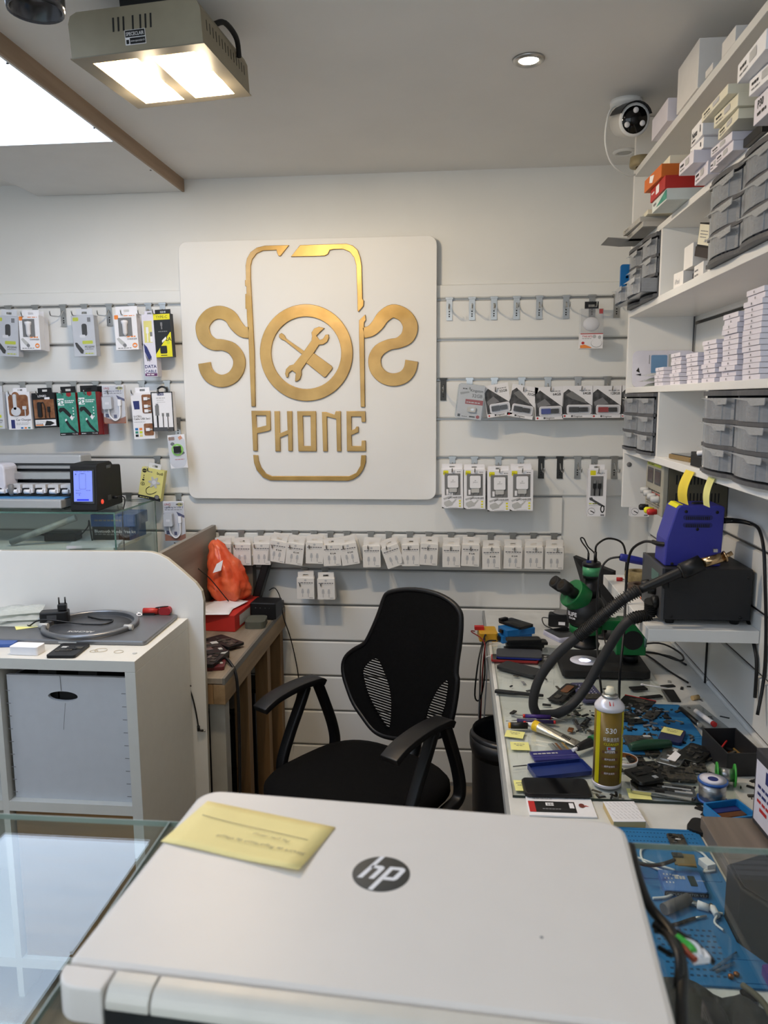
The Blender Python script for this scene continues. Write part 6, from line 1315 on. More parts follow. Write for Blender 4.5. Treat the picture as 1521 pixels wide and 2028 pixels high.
q = MB(); q.tube([A + Z, A.lerp(Bp, .5) + Z, Bp + Z * .9], .012, BLACK, 12, rad=lambda t: .013 - .006 * t * t); q.build('grip', ht); q = MB(); q.tube([A + Z * 1.3, A.lerp(Bp, .4) + Z * 1.35], .0105, MGREEN, 10, raw=True); q.build('green_inlay', ht); q = MB(); q.cyl(Bp + Z * .9, Bp + d * .014 + Z * .85, .0042, PAPER, n=12); q.build('tip', ht, label='white tip')
slab('phone', 'black phone lying face up at the near edge of the desk glass', 'phone', D_((310, 1035), (1045, 1055), (985, 876), (295, 868)), .009, BLACK, .012, GZ, parts=glassface)
slab('battery_box', 'flat white battery box with black and red print at the near desk edge', 'box', D_((355, 1270), (1080, 1290), (1045, 1065), (340, 1040)), .004, PAPER, .001, DZ, parts=top([('r', .02, .36, .115, .86, RED), ('r', .115, .36, .72, .86, BLACK), ('r', .28, .42, .40, .56, PAPER), ('t', .30, .54, .09, '888', INK), ('r', .63, .42, .70, .66, PAPER), ('e', .82, .52, .045, .10, mat('robin print', (110, 50, 40), .5)), ('p', [(.85, .54), (.93, .56), (.88, .50)], RED), ('l', .1, .14, .4, .10, INKG, 4), ('l', .1, .26, .4, .06, INKL, 4), ('t', .60, .20, .09, 'BATTERY', INK), ('l', .22, .74, .5, .04, INKG, 5)]))
PADT = [('l', .05 + .11 * (k % 9) * 1.0, .12 + .16 * (k // 9), .05 + .11 * (k % 9) + .09, .02, INKG, 1) for k in range(0)]
for r_ in range(6):
    for k in range(8):
        x = .05 + k * .125 + (r_ % 2) * .05; y = .06 + r_ * .155
        if x < .93: PADT.append(('p', [(x, y), (x + .008, y - .004), (x + .068, y + .105), (x + .06, y + .109)], INKG))
slab('adhesive_pad', 'thick white pad of film sheets with slanted dashes at the near desk edge', 'pad', D_((1245, 1345), (1600, 1345), (1520, 1130), (1195, 1130)), .014, mat('tan pad edge', (206, 182, 130), .6), .001, DZ, parts=lambda t, w, l, h: (MB().box(-w / 2, w / 2, -l / 2, l / 2, h, h + .0008, PAPER).build('top_sheet', t, label='white printed top sheet'), top(PADT)(t, w, l, h + .0008)))
slab('phone', 'black phone lying face down beside the film pad', 'phone', E_((690, 270), (980, 330), (1060, 265), (800, 150)), .010, BLACKM, .014, DZ)
tr = tray('parts_tray', 'azure blue tray with copper strip beside the label box', 'tray', E_((1010, 215), (1290, 140), (1250, 20), (900, 30)), .024, mat('azure tray', (26, 120, 184), .4), DZ, .004, .006, lambda t, w, l, h: (MB().box(-w * .40, w * .42, -l * .1, l * .12, .004, .012, COPPER).build('copper_strip', t), MB().box(-w * .3, w * .2, -l * .38, -l * .14, .004, .01, PALEG).build('card', t), MB().box(-w * .42, w * .42, l * .16, l * .42, .004, .012, NAVY).build('lid', t)))
q = MB(); q.prism(rr(.09, .07, .003, 3), 0, .003, PALEG, 'z'); tag(q.build('plastic_bag', loc=at(1478, 1632, 2, DZ) + Vector((-.02, -.01, .0004)), rot=(0, 0, -.5)), 'small clear bag with white paper beside the azure tray', 'bag')
# box with printed label standing at the right edge
lb = thing('label_box', 'dark box with a blue and red printed label standing at the right picture edge', 'box', (.618, 1.355, DZ + .0348), (0, 0, .06))
q = MB(); q.box(-.040, .080, -.03, .10, 0, .15, mat('dark grey box', (58, 58, 62), .5)); q.build('body', lb, bev=.003)
q = MB(); q.xf = Matrix.Translation((-.040, .035, .13)) @ Matrix.Rotation(-PI / 2, 4, 'Z'); q.rect(-.058, .058, -.12, 0, -.0005, LAVW); art(q, [('r', .34, .06, .60, .26, NAVY), ('r', .62, .10, .8, .26, BLUE), ('l', .1, .42, .9, .05, NAVY, 4), ('l', .1, .54, .9, .05, NAVY, 4), ('l', .1, .66, .85, .05, RED, 4), ('l', .2, .78, .9, .06, RED, 2)], .116, .12, -.0008, -.058, -.12); q.build('printed_label', lb)
# ---- solder spools, parts box, swab bags
q = thing('solder_spool', 'silver solder spool with blue rim beside the scrap phones', 'solder', Dp(1408, 1582) + Vector((0, .02, .0004)))
p = at(1412, 1545, 2, GZ + .045); q.location = (p.x, p.y, GZ + .0004)
BLR = mat('blue spool rim', (44, 92, 170), .4)
MB().lathe([(.027, 0), (.030, .001), (.030, .004), (.0265, .005)], BLR, 28).build('spool_rim', q); MB().lathe([(.0265, .005), (.027, .02), (.0265, .041)], mat('solder wire', (176, 176, 178), .3, .9, bump=.4, bscale=400, stretch=(.02, .02, 1)), 28).build('solder_wire', q)
m_ = MB(); m_.lathe([(.0265, .041), (.030, .042), (.030, .046), (.0275, .047)], BLR, 28); m_.lathe([(.0272, .0472), (.011, .0473)], LAVW, 28); m_.lathe([(.0105, .0474), (.0105, .0476)], NAVY, 20); m_.build('spool_rim', q)
q = thing('solder_spool', 'green flanged solder spool standing by the black parts box', 'solder', (0, 0, 0))
p = at(1436, 1556, 2, DZ); q.location = (p.x, p.y, DZ + .026); q.rotation_euler = (0, 0, -.2)
GRS = mat('bright green plastic', (60, 160, 62), .4)
for x in (-.018, .018): MB().lathe([(.0085, -.0015), (.025, -.0015), (.025, .0015), (.0085, .0015)], GRS, 26, (x, 0, 0), ax='x').build('flange', q)
MB().lathe([(.014, -.0164), (.014, .0164)], MATS['solder wire'], 22, (0, 0, 0), ax='x').build('solder_wire', q)
pb = tray('parts_box', 'open black box holding small brass connectors beside the wall', 'box', C_((1140, 768), (1462, 768), (1255, 540), (960, 545)), .055, CHARC, DZ, .003, .002)
q = MB(); q.lathe([(.001, -.0015), (.006, -.0015), (.006, .0005)], BLACK, 12, (0, -.0999, .028), ax='y')
rnd = random.Random(8)
for k in range(26):
    x, y = rnd.uniform(-.03, .045), rnd.uniform(-.055, .05); q = MB(); q.xf = Matrix.Translation((x, y, .0025 + rnd.uniform(0, .012))) @ Euler((rnd.uniform(-.4, .4), rnd.uniform(-.4, .4), rnd.uniform(0, 3))).to_matrix().to_4x4()
    s = rnd.uniform(.006, .013); q.box(-s, s, -.003, .003, 0, .005, rnd.choice([COPPER, GOLD, BLACK, PCB, STEEL, BLACK])); q.xf = None
    o = q.build('connector', loc=pb.location); o.rotation_euler = pb.rotation_euler; tag(o, 'small metal or black connector lying in the black parts box', 'connector', 'connectors in the black parts box')
q = MB(); q.cyl((-.02, .02, .018), (.012, .05, .03), .0022, RED, n=8); o = q.build('red_stick', loc=pb.location); o.rotation_euler = pb.rotation_euler; tag(o, 'thin red stick in the black parts box', 'stick')
slab('plastic_bag', 'clear flat bag lying along the wall behind the black parts box', 'bag', C_((900, 560), (1120, 545), (980, 335), (735, 340)), .004, CLEARG, .003, DZ, pname='film')
for i, (a, b_) in enumerate((((745, 410), (900, 545)), ((880, 430), (1030, 540)))):
    A, Bp = at(*C_(a)[0], 2, DZ), at(*C_(b_)[0], 2, DZ); q = MB(); q.tube([A + Vector((0, 0, .012)), Bp + Vector((0, 0, .012))], .0065, PAPER if i else BLACK, 10, raw=True); q.cyl(Bp + Vector((0, 0, .012)), Bp + (Bp - A).normalized() * .01 + Vector((0, 0, .012)), .0068, RED if i else STEEL, n=10)
    tag(q.build('pen_tool'), ('white swab tube with red end' if i else 'black pen') + ' lying on the clear bag along the wall', 'tool')
q = MB(); q.tube([at(*C_((850, 300))[0], 2, DZ) + Vector((0, 0, .007)), at(*C_((905, 290))[0], 2, DZ) + Vector((0, 0, .007))], .007, mat('tan tape', (190, 160, 110), .5), 10, raw=True); tag(q.build('tape_piece'), 'tan piece of tape at the wall above the clear bag', 'tape')
# ---- cables at the far left end of the desk and the bin
q = MB(); a = mm.location + Vector((-.045, -.02, .03)); q.tube([a, a + Vector((-.012, -.02, .004)), (.098, a.y - .10, .79), (.092, a.y - .12, .70), (.085, a.y - .10, .40), (.078, a.y - .08, .12), (.076, a.y - .06, .05)], .002, mat('red lead', (130, 24, 24), .5), 6); tag(q.build('test_lead'), 'red test lead hanging from the multimeter beside the desk', 'cable')
q = MB(); q.tube([a + Vector((.03, .0, -.012)), (.10, a.y - .06, .785), (.085, a.y - .14, .74), (.082, a.y - .16, .50), (.075, a.y - .12, .2), (.066, a.y - .10, .06)], .002, BLACK, 6); tag(q.build('test_lead'), 'black test lead hanging beside the red one at the desk end', 'cable')
q = MB(); q.tube([s1.location + Vector((-.10, .0, .012)), (.10, s1.location.y - .05, .80), (.078, s1.location.y - .12, .74), (.066, s1.location.y - .14, .62), (.085, s1.location.y - .12, .60), (.10, s1.location.y - .10, .68), (.102, 2.60, .775), (.14, 2.62, .782)], .0028, BLACK, 7); tag(q.build('usb_cable'), 'black cable looping over the left desk edge from the azure box', 'cable')
q = MB(); q.tube([(.125, 2.62, .777), (.100, 2.60, .772), (.088, 2.56, .68), (.080, 2.52, .55), (.090, 2.50, .47), (.100, 2.50, .60), (.104, 2.48, .74), (.102, 2.47, .772), (.13, 2.46, .780)], .0024, PALEG, 6); tag(q.build('usb_cable'), 'white cable looping over the left desk edge', 'cable')
q = MB(); q.tube([(.13, 2.72, .777), (.101, 2.70, .77), (.085, 2.68, .62), (.09, 2.66, .52), (.098, 2.66, .66), (.104, 2.66, .772), (.13, 2.67, .777)], .002, PALEG, 6); tag(q.build('usb_cable'), 'second white cable looping over the far left desk edge', 'cable')
bn = thing('waste_bin', 'black round waste bin under the left edge of the desk', 'bin', (.165, 2.36, 0))
MB().lathe([(.10, .0005), (.102, .02), (.112, .53), (.116, .555), (.110, .575), (.104, .56), (.096, .05), (.001, .04)], mat('black bin liner', (26, 27, 30), .35, bump=.5, bscale=30), 28).build('body', bn)
bx = MB(); bx.lathe([(.1125, .50), (.118, .52), (.119, .556), (.1125, .555)], BLACK, 28); bx.build('liner_rim', bn)
# wires on the desk at the back right
for i, P in enumerate(([(.60, 2.62), (.66, 2.50), (.70, 2.40), (.68, 2.33), (.62, 2.40), (.58, 2.56)], [(.58, 2.60), (.63, 2.52), (.66, 2.38), (.69, 2.28)], [(.56, 2.58), (.62, 2.56), (.70, 2.52), (.73, 2.44)])):
    q = MB(); q.tube([(x, y, DZ + .004 + (.05 if 0 < k < len(P) - 1 and i == 0 else .0)) for k, (x, y) in enumerate(P)], .003, BLACK, 6); tag(q.build('loose_cable'), ('black cable looping up', 'black cable lying flat', 'black cable nearest the wall')[i] + ' on the desk below the wall shelf', 'cable')
wc = MB(); p = at(1396, 1350, 0, XR - .003); wc.tube([(XR - .003, p.y, 1.012), (XR - .003, p.y, .90), (XR - .003, p.y, DZ + .001)], .003, BLACK, 6); tag(wc.build('wall_cable'), 'straight black cable running down the right wall below the small shelf', 'cable')
# ================================================================ left side: cabinet, partition, wooden bench, display case, chair
CB = dict(x1=-.803, y0=1.80, y1=2.188, z=.967)
GREYW = mat('warm white laminate', (214, 212, 204), .42, var=.03)
cbt = thing('cube_cabinet', 'white cube storage cabinet with an oval holed insert box in front of the white partition', 'cabinet', (-1.17, 1.96, 0))
def cb(x0, x1, y0, y1, z0, z1, m=GREYW): return MB().box(x0 + 1.17, x1 + 1.17, y0 - 1.96, y1 - 1.96, z0, z1, m)
XI = -.831
cb(-1.55, CB['x1'], CB['y0'], CB['y1'], .938, CB['z']).build('top_panel', cbt, bev=.001)
for x0, x1 in ((XI, CB['x1']), (-1.55, -1.522)): cb(x0, x1, CB['y0'], CB['y1'], .001, .9378).build('side_panel', cbt, bev=.001)
cb(-1.185, -1.168, CB['y0'] + .001, CB['y1'], .001, .9378).build('divider', cbt)
cb(-1.522, XI, CB['y1'] - .006, CB['y1'], .001, .938).build('back_panel', cbt)
for x0, x1 in ((-1.1678, XI - .0002), (-1.5218, -1.1852)): cb(x0, x1, CB['y0'] + .001, CB['y1'] - .0062, .548, .575).build('shelf', cbt); cb(x0, x1, CB['y0'] + .001, CB['y1'] - .0062, .09, .118).build('shelf', cbt)
def plate_with_hole(outer, hole, th, m, name, parent, label=None, loc=(0, 0, 0), axis='y'):
    cu = bpy.data.curves.new('c', 'CURVE'); cu.dimensions = '2D'; cu.fill_mode = 'BOTH'; cu.extrude = th / 2
    for P in [outer] + hole:
        s = cu.splines.new('POLY'); s.points.add(len(P) - 1); s.use_cyclic_u = True
        for i, q in enumerate(P): s.points[i].co = (q[0], q[1], 0, 1)
    ob = bpy.data.objects.new('c', cu); me = bpy.data.meshes.new_from_object(ob); bpy.data.objects.remove(ob); bpy.data.curves.remove(cu)
    me.name = name; me.materials.clear(); me.materials.append(m); me.transform(Matrix.Rotation(PI / 2, 4, 'X') @ Matrix.Translation((0, 0, -th / 2)))
    o = bpy.data.objects.new(name, me); COL.objects.link(o); o.location = loc
    if parent: o.parent = parent
    if label: o['label'] = label
    return o
IX0, IX1, IZ0, IZ1 = -1.160, -.836, .592, .915
INS = mat('grey white insert', (200, 202, 206), .5, var=.03)
ib = thing('insert_box', 'white insert box with an oval grip hole in the cube cabinet', 'storage box', (-1.0, 1.812, .5752))
hc = at(120.7, 1382, 1, 1.812)
plate_with_hole([(IX0 + 1, 0), (IX1 + 1, 0), (IX1 + 1, IZ1 - .5752), (IX0 + 1, IZ1 - .5752)], [ell(.040, .0135, 28, hc.x + 1.0, hc.z - .5752)], .010, INS, 'front_panel', ib, loc=(0, .010, 0))
q = MB(); q.box(IX0 + 1, IX0 + 1.008, .0105, .28, 0, .33, INS); q.box(IX1 + 1 - .008, IX1 + 1, .0105, .28, 0, .33, INS); q.box(IX0 + 1.008, IX1 + .992, .0105, .28, 0, .006, INS); q.box(IX0 + 1.008, IX1 + .992, .272, .28, .006, .33, INS); q.build('side_walls', ib)
q = MB()
for i in range(9):
    for x in (IX0 + 1.001, IX1 + 1 - .012): z = .02 + i * .035; q.box(x, x + .011, -.0006, .0004, z, z + .0016, GREYP)
o = q.build('finger_joint', ib); o['kind'] = 'stuff'
q = MB(); 
for i in range(5): q.box(-.14 + i * .055, -.14 + i * .055 + .05, .03, .2, .25 + (i % 2) * .02, .335 + (i % 2) * .012, BLACKM)
q = q.build('dark_contents', ib); q['kind'] = 'stuff'
q = MB(); q.tube([(hc.x + 1.0 - .004, .0095, .34), (hc.x + 1.0 - .003, .0088, .30)], .0006, GREYP, 5); q.tube([(hc.x + 1.0 + .012, -.002, hc.z - .5752 - .013), (hc.x + 1.0 + .008, -.003, hc.z - .62), (hc.x + 1.0 + .003, -.003, hc.z - .66)], .0006, GREYP, 5); q = q.build('loose_thread', ib); q['kind'] = 'stuff'
WOODD = woodmat('brown wood insert', (150, 116, 74), (118, 90, 58), .5, 'X', 18)
wi = thing('wooden_insert', 'brown wooden drawer box in the lower compartment of the cube cabinet', 'storage box', (-1.0, 1.816, .1182))
q = MB(); q.box(-.160, .164, 0, .012, 0, .424, WOODD); q.build('front_panel', wi); q = MB(); q.box(-.160, -.150, .0125, .27, 0, .42, WOODD); q.box(.154, .164, .0125, .27, 0, .42, WOODD); q.box(-.150, .154, .0125, .27, 0, .008, WOODD); q.build('side_walls', wi)
# white partition behind the cabinet
PT = [(-2.6, .0008), (-.764, .0008)] + [(p.x, p.z) for p in (at(u, v, 1, 2.192) for u, v in ((403, 1230), (403, 1190), (399, 1171), (387, 1155), (359, 1130), (331, 1107), (316, 1099), (300, 1094), (280, 1092.5), (0, 1091)))]
PT.append((-2.6, PT[-1][1]))
pn = thing('partition_panel', 'tall white partition board with a rounded corner behind the cube cabinet', 'partition', (-1.6, 2.192, 0))
MB().prism([(x + 1.6, z) for x, z in PT], 0, .018, WHITEM).build('board', pn, bev=.0015)
q = MB(); e = [(x + 1.6, z) for x, z in PT[1:-1]]
for i in range(len(e) - 1):
    a, b_ = Vector((e[i][0], 0, e[i][1])), Vector((e[i + 1][0], 0, e[i + 1][1])); d = (b_ - a).normalized(); n_ = Vector((d.z, 0, -d.x))
    q.add([a + n_ * .0004 + Vector((0, .001, 0)), b_ + n_ * .0004 + Vector((0, .001, 0)), b_ + n_ * .0004 + Vector((0, .017, 0)), a + n_ * .0004 + Vector((0, .017, 0))], [(0, 3, 2, 1)], mat('worn board edge', (176, 170, 156), .6))
q.build('worn_edge', pn)
# ---- on the cabinet
TZ = CB['z'] + .0004
def Tp(u, v, z=TZ): return at(u, v, 2, z)
def F_(*q): return [(x / 3.621, 1080 + y / 3.621) for x, y in q]
SIL = mat('silver grey shell', (128, 130, 134), .35, .7, var=.04)
P = [Tp(u, v, TZ + .012) for u, v in F_((1038, 690), (1272, 488))]
fx, fy = P[0].x, P[0].y; ux = Vector((1, .02, 0))
ar = thing('ring_stand_tablet', 'large silver grey tablet computer lying face down with a round ring stand on its back', 'tablet computer', (-.828 - .24, 2.050, TZ), (0, 0, math.radians(1.2)))
MB().prism(rr(.48, .266, .012, 5), 0, .012, SIL, 'z').build('shell', ar, bev=.003)
cc = Vector((-1.0365, 2.046, 0)) - ar.location; R_ = .132
q = MB(); q.lathe([(R_ * .89, .0122), (R_, .0122), (R_, .022), (R_ - .003, .025), (R_ * .91, .025), (R_ * .89, .022)], SIL, 48, (cc.x, cc.y, 0)); q.build('ring_stand', ar)
q = MB(); q.lathe([(R_ * .84, .0121), (R_ * .84, .0126), (R_ * .3, .0127), (.001, .0127)], mat('dark grey shell', (92, 94, 98), .4, .5), 48, (cc.x, cc.y, 0)); q.build('ring_recess', ar)
q = MB(); q.xf = Matrix.Translation((cc.x - .004, cc.y - .055, .0130)) @ Matrix.Rotation(PI, 4, 'Z') @ Matrix.Rotation(-PI / 2, 4, 'X'); q.text('ARCHOS', 0, -.007, .013, 0, LGREYP, 'c', .03); q.build('logo', ar)
for s in (-1, 1): a_ = math.radians(20 if s > 0 else 160); q = MB(); q.cyl((cc.x + s * R_ * .93 - .012, cc.y - .03, .020), (cc.x + s * R_ * .93 + .012, cc.y - .03, .020), .008, LGREYP, n=14); q.build('hinge', ar)
q = MB(); q.rect(.0, .05, .004, .008, -.1334, LGREYP); q.build('side_label', ar)
az = TZ + .0124
ap = thing('power_adapter', 'black plug-in power adapter lying on the silver tablet against the partition', 'adapter', Tp(106, 1234, az) + Vector((0, .01, .0004)), (0, 0, math.radians(18)))
ap.location.z = az + .0002
q = MB(); q.prism(rr(.078, .042, .008, 3), 0, .034, BLACK, 'z'); q.build('body', ap, bev=.003)
q = MB(); q.box(-.018, .008, -.0216, -.021, .008, .026, DGREYP); q.build('rating_label', ap)
q = MB(); q.box(.010, .034, -.012, .012, .0345, .054, BLACK); pq = q.build('plug', ap, bev=.003)
for s in (-1, 1): MB().cyl((.022 + s * .0085, 0, .054), (.022 + s * .0085, 0, .073), .0022, DKSTEEL, n=8).build('pin', pq)
w = ap.location; q = MB(); zl = az + .0176
q.tube([w + Vector((-.045, -.012, .008)), w + Vector((-.065, -.03, .004)), w + Vector((-.05, -.05, .003)), w + Vector((-.01, -.045, .020)), Vector((cc.x + ar.location.x - .03, cc.y + ar.location.y + .01, az + .003)), Vector((cc.x + ar.location.x + .035, cc.y + ar.location.y + .015, az + .003)), Vector((cc.x + ar.location.x + .04, cc.y + ar.location.y + .055, az + .003)), Vector((cc.x + ar.location.x, cc.y + ar.location.y + .06, az + .003)), Vector((cc.x + ar.location.x - .05, cc.y + ar.location.y + .085, az + .003))], .0022, BLACK, 6)
tag(q.build('curled_cable'), 'thin black adapter cord curled on the ring stand of the tablet', 'cable')
rg = thing('red_pocket_tool', 'red and black tube tool lying at the back right corner of the tablet', 'tool', Tp(*F_((1030, 495))[0], az) + Vector((0, .0, .0002)), (0, 0, .08))
q = MB(); q.cyl((0, 0, .010), (.045, 0, .010), .0098, mat('bright red plastic', (178, 44, 36), .4), n=16); q.build('tube', rg); q = MB(); q.box(.0, .036, -.011, .011, .0003, .006, BLACK); q.build('black_clip', rg)
q = MB(); q.prism(rr(.036, .022, .009, 4, .066, .0112), -.010, .010, mat('dark red plastic', (150, 28, 34), .35)); q.build('cap', rg); q = MB(); q.tube([(.038, -.002, .020), (.058, -.004, .024), (.074, .004, .0226)], .0022, BLACK, 6); q.build('strap', rg)
q = MB(); p = Tp(*F_((1000, 505))[0], az); q.tube([p + Vector(v) for v in ((-.014, .02, .004), (-.006, .01, .006), (.004, .006, .004), (.008, -.004, .003), (.0, -.01, .003), (-.006, -.003, .006), (.003, .002, .007))], .002, PAPER, 6); tag(q.build('earphones'), 'coiled white earphone lead beside the red tube tool', 'earphones')
def slab2(name, label, cat, px, h, m, r=.004, z=TZ, parts=None, bev=.001): return slab(name, label, cat, px, h, m, r, z - .0004, None, parts, 'body', bev)
slab2('sticky_note', 'pale yellow note at the left end of the silver tablet', 'sticky note', F_((130, 605), (285, 580), (240, 560), (90, 578)), .0005, NEONP, .0005, az + .0002, bev=0)
uc = slab2('usb_charger', 'small white plug charger lying in front of the silver tablet', 'charger', F_((200, 755), (255, 720), (200, 670), (125, 705)), .022, PAPER, .006)
for s in (-1, 1): MB().cyl((.02, s * .008, .011), (.040, s * .008, .011), .002, STEEL, n=8).build('pin', uc)
slab2('phone_chassis', 'opened black phone lying in front of the silver tablet on the cabinet', 'phone', F_((365, 790), (580, 785), (608, 705), (410, 700)), .008, BLACK, .008, parts=chassis(61))
slab2('phone', 'blue phone case end at the left picture edge on the cabinet', 'phone case', F_((-120, 712), (115, 705), (120, 672), (-100, 676)), .009, mat('mid blue case', (60, 92, 160), .4), .006)
for i in range(3):
    b = MB(); N = 8; M_ = 6; V = []; rnd = random.Random(20 + i)
    for a in range(N + 1):
        for c in range(M_ + 1): e = (math.sin(PI * a / N) * math.sin(PI * c / M_)) ** .5; V.append((-.07 + .14 * a / N, -.05 + .10 * c / M_, .0002 + e * (.010 + rnd.uniform(-.004, .004))))
    nn = len(V); V += [(x, y, 0) for x, y, z in V]; Fs = [(a * (M_ + 1) + c, (a + 1) * (M_ + 1) + c, (a + 1) * (M_ + 1) + c + 1, a * (M_ + 1) + c + 1) for a in range(N) for c in range(M_)]
    b.add(V, Fs + [tuple(nn + k for k in f[::-1]) for f in Fs], BAG, True); o = b.build('plastic_bag', loc=(-1.245 - .02 * i, 2.075 + .012 * i, az + .0004 + .0135 * i), rot=(0, 0, .2 * i)); tag(o, 'clear crumpled bag, %s of the pile at the left end of the tablet' % ('lowest', 'middle', 'topmost')[i], 'bag', 'clear bags on the cabinet')
RB = mat('beige rubber band', (190, 176, 150), .6)
for i, (u, v, r) in enumerate(((200, 1288, .016), (235, 1291, .012), (186, 1290, .010))):
    p = Tp(u, v); q = MB(); q.tube([(r * math.cos(a * .7), r * .9 * math.sin(a * .7), .0008) for a in range(9)], .0006, RB, 5, closed=True); tag(q.build('rubber_band', loc=p), 'thin rubber band, %s on the cabinet beside the opened phone' % ('nearest the phone', 'farthest from the phone', 'smallest')[i], 'rubber band')
p = Tp(267, 1294); q = MB(); q.lathe([(.006, .0002), (.006, .0012), (.002, .0014)], LGREYP, 12); tag(q.build('screw_cap', loc=p), 'round screw cap at the front corner of the cabinet top', 'cap')
# plug cable hanging on the partition edge
q = MB(); a = [at(u, v, 1, 2.189) for u, v in ((373, 1357), (381, 1380), (388, 1410), (393, 1440))]; q.tube([Vector((-.800, 2.182, a[0].z))] + a, .0022, BLACK, 6); tag(q.build('dc_cable'), 'black cable with a small plug hanging beside the cabinet on the partition', 'cable')
q = MB(); e = a[-1]; q.cyl(e + Vector((0, 0, .004)), e - Vector((0, 0, .012)), .0045, BLACK, n=10); q.cyl(e - Vector((0, 0, .010)), e + Vector((.014, 0, -.011)), .0035, BLACK, n=10); q.cyl(e + Vector((.014, 0, -.011)), e + Vector((.022, 0, -.0115)), .0025, STEEL, n=8); tag(q.build('dc_plug'), 'small angled black plug with steel tip beside the cabinet', 'plug')
# ---- wooden bench
BZ = .771
PINE = woodmat('pine lumber', (150, 118, 80), (120, 90, 58), .6, 'Z', 22); PINEY = woodmat('pine rail', (158, 130, 94), (128, 102, 70), .6, 'Y', 22); TOPW = woodmat('grey brown board', (146, 134, 118), (112, 100, 86), .55, 'Y', 18)
wbn = thing('wooden_bench', 'rough pine bench with thick upright posts along the left side', 'bench', (-.85, 2.6, 0))
def bb(x0, x1, y0, y1, z0, z1, m): return MB().box(x0 + .85, x1 + .85, y0 - 2.6, y1 - 2.6, z0, z1, m)
bb(-.985, -.712, 2.213, 3.054, BZ - .018, BZ, TOPW).build('bench_top', wbn, bev=.001)
bb(-.712, -.704, 2.213, 3.054, BZ - .02, BZ, mat('grey edging', (108, 104, 96), .5)).build('edge_strip', wbn)
bb(-.742, -.7045, 2.214, 3.054, BZ - .085, BZ - .0205, PINEY).build('front_rail', wbn, bev=.002)
bb(-.985, -.7425, 2.214, 2.236, BZ - .085, BZ - .0205, PINE).build('end_rail', wbn, bev=.002)
for i, y in enumerate((2.237, 2.50, 2.78, 3.0)): bb(-.765, -.715, y, y + .048, .001, BZ - .0855, PINE if i else mat('grey painted lumber', (172, 168, 158), .6)).build('post', wbn, bev=.002)
for y in (2.237, 3.0): bb(-.98, -.935, y, y + .048, .001, BZ - .0185, PINE).build('post', wbn, bev=.002)
GBRD = woodmat('grey brown upright board', (156, 146, 134), (124, 116, 106), .5, 'Y', 14)
bb(-1.003, -.9855, 2.214, 3.056, .30, 1.109, GBRD).build('back_board', wbn, bev=.001)
# crates and cloth under it
CRT = mat('dark translucent crate', (44, 46, 54), .3, var=.15)
for i, (y, z, hh) in enumerate(((2.29, .001, .26), (2.29, .262, .28), (2.56, .001, .30), (2.56, .302, .22), (2.83, .001, .5))):
    t = thing('storage_crate', 'dark storage crate under the wooden bench, ' + ('lower one nearest the cabinet', 'upper one with a number label', 'lower one in the middle', 'upper one in the middle', 'tall one near the back wall')[i], 'crate', (-.855, y, z))
    MB().box(-.075, .075, 0, .15 if i == 4 else .20, 0, hh - .022, CRT).build('body', t, bev=.006); MB().box(-.079, .079, -.003, .153 if i == 4 else .203, hh - .0218, hh - .004, BLACK).build('lid', t, bev=.003)
    if i == 1: q = MB(); q.rect(-.03, .03, .12, .15, -.0006, LGREYP); q.text('355', 0, .126, .018, -.0009, INK, 'c', .02); q.build('number_label', t)
CLO = mat('grey cloth', (120, 116, 110), .9, bump=.5, bscale=60)
b = MB(); V = []; N, M_ = 10, 8; rnd = random.Random(3)
for a in range(N + 1):
    for c in range(M_ + 1): e = (math.sin(PI * a / N) * math.sin(PI * c / M_)) ** .4; V.append((-.07 + .14 * a / N, .20 * c / M_, e * (.10 + .02 * math.sin(a * 2.1 + c) + rnd.uniform(-.008, .008))))
nn = len(V); V += [(x, y, 0) for x, y, z in V]; Fs = [(a * (M_ + 1) + c, (a + 1) * (M_ + 1) + c, (a + 1) * (M_ + 1) + c + 1, a * (M_ + 1) + c + 1) for a in range(N) for c in range(M_)]
b.add(V, Fs + [tuple(nn + k for k in f[::-1]) for f in Fs], CLO, True); tag(b.build('folded_cloth', loc=(-.85, 2.57, .5225)), 'heap of grey cloth on a crate under the wooden bench', 'cloth')
# ---- on the bench
ZB = BZ + .0004
RCARD = mat('red carton', (186, 46, 40), .5)
rb = thing('red_carton', 'flat red carton with papers on top on the wooden bench', 'carton', (-.893, 2.69, ZB + .0002), (0, 0, math.radians(-4)))
MB().box(-.085, .085, 0, .30, 0, .062, RCARD).build('carton', rb, bev=.0015)
q = MB(); q.xf = Matrix.Translation((.0852, .20, .05)) @ Matrix.Rotation(PI / 2, 4, 'Z'); q.rect(-.15, -.03, -.04, 0, -.0004, LGREYP); q.build('label', rb)
for i, (dx, dy, r, z, lab) in enumerate(((-.006, .16, .10, .0668, 'lower white sheet of printed paper on the red carton'), (.002, .185, -.32, .0674, 'upper white sheet of paper slanting on the red carton'))):
    q = MB(); W_, L_2 = .125, .185; N = 6
    V = [(-W_ / 2 + W_ * a / N, -L_2 / 2 + L_2 * c / N, .006 * i * (c / N) ** 2 + .0002 + .0025 * math.sin(a * .9) * i) for a in range(N + 1) for c in range(N + 1)]
    q.add(V, [(a * (N + 1) + c, (a + 1) * (N + 1) + c, (a + 1) * (N + 1) + c + 1, a * (N + 1) + c + 1) for a in range(N) for c in range(N)], PAPER, True)
    o = q.build('paper_sheet', loc=(rb.location.x + dx, rb.location.y + dy - .085, ZB + z), rot=(0, 0, r)); md = o.modifiers.new('solid', 'SOLIDIFY'); md.thickness = .0006; md.offset = 1; tag(o, lab, 'paper')
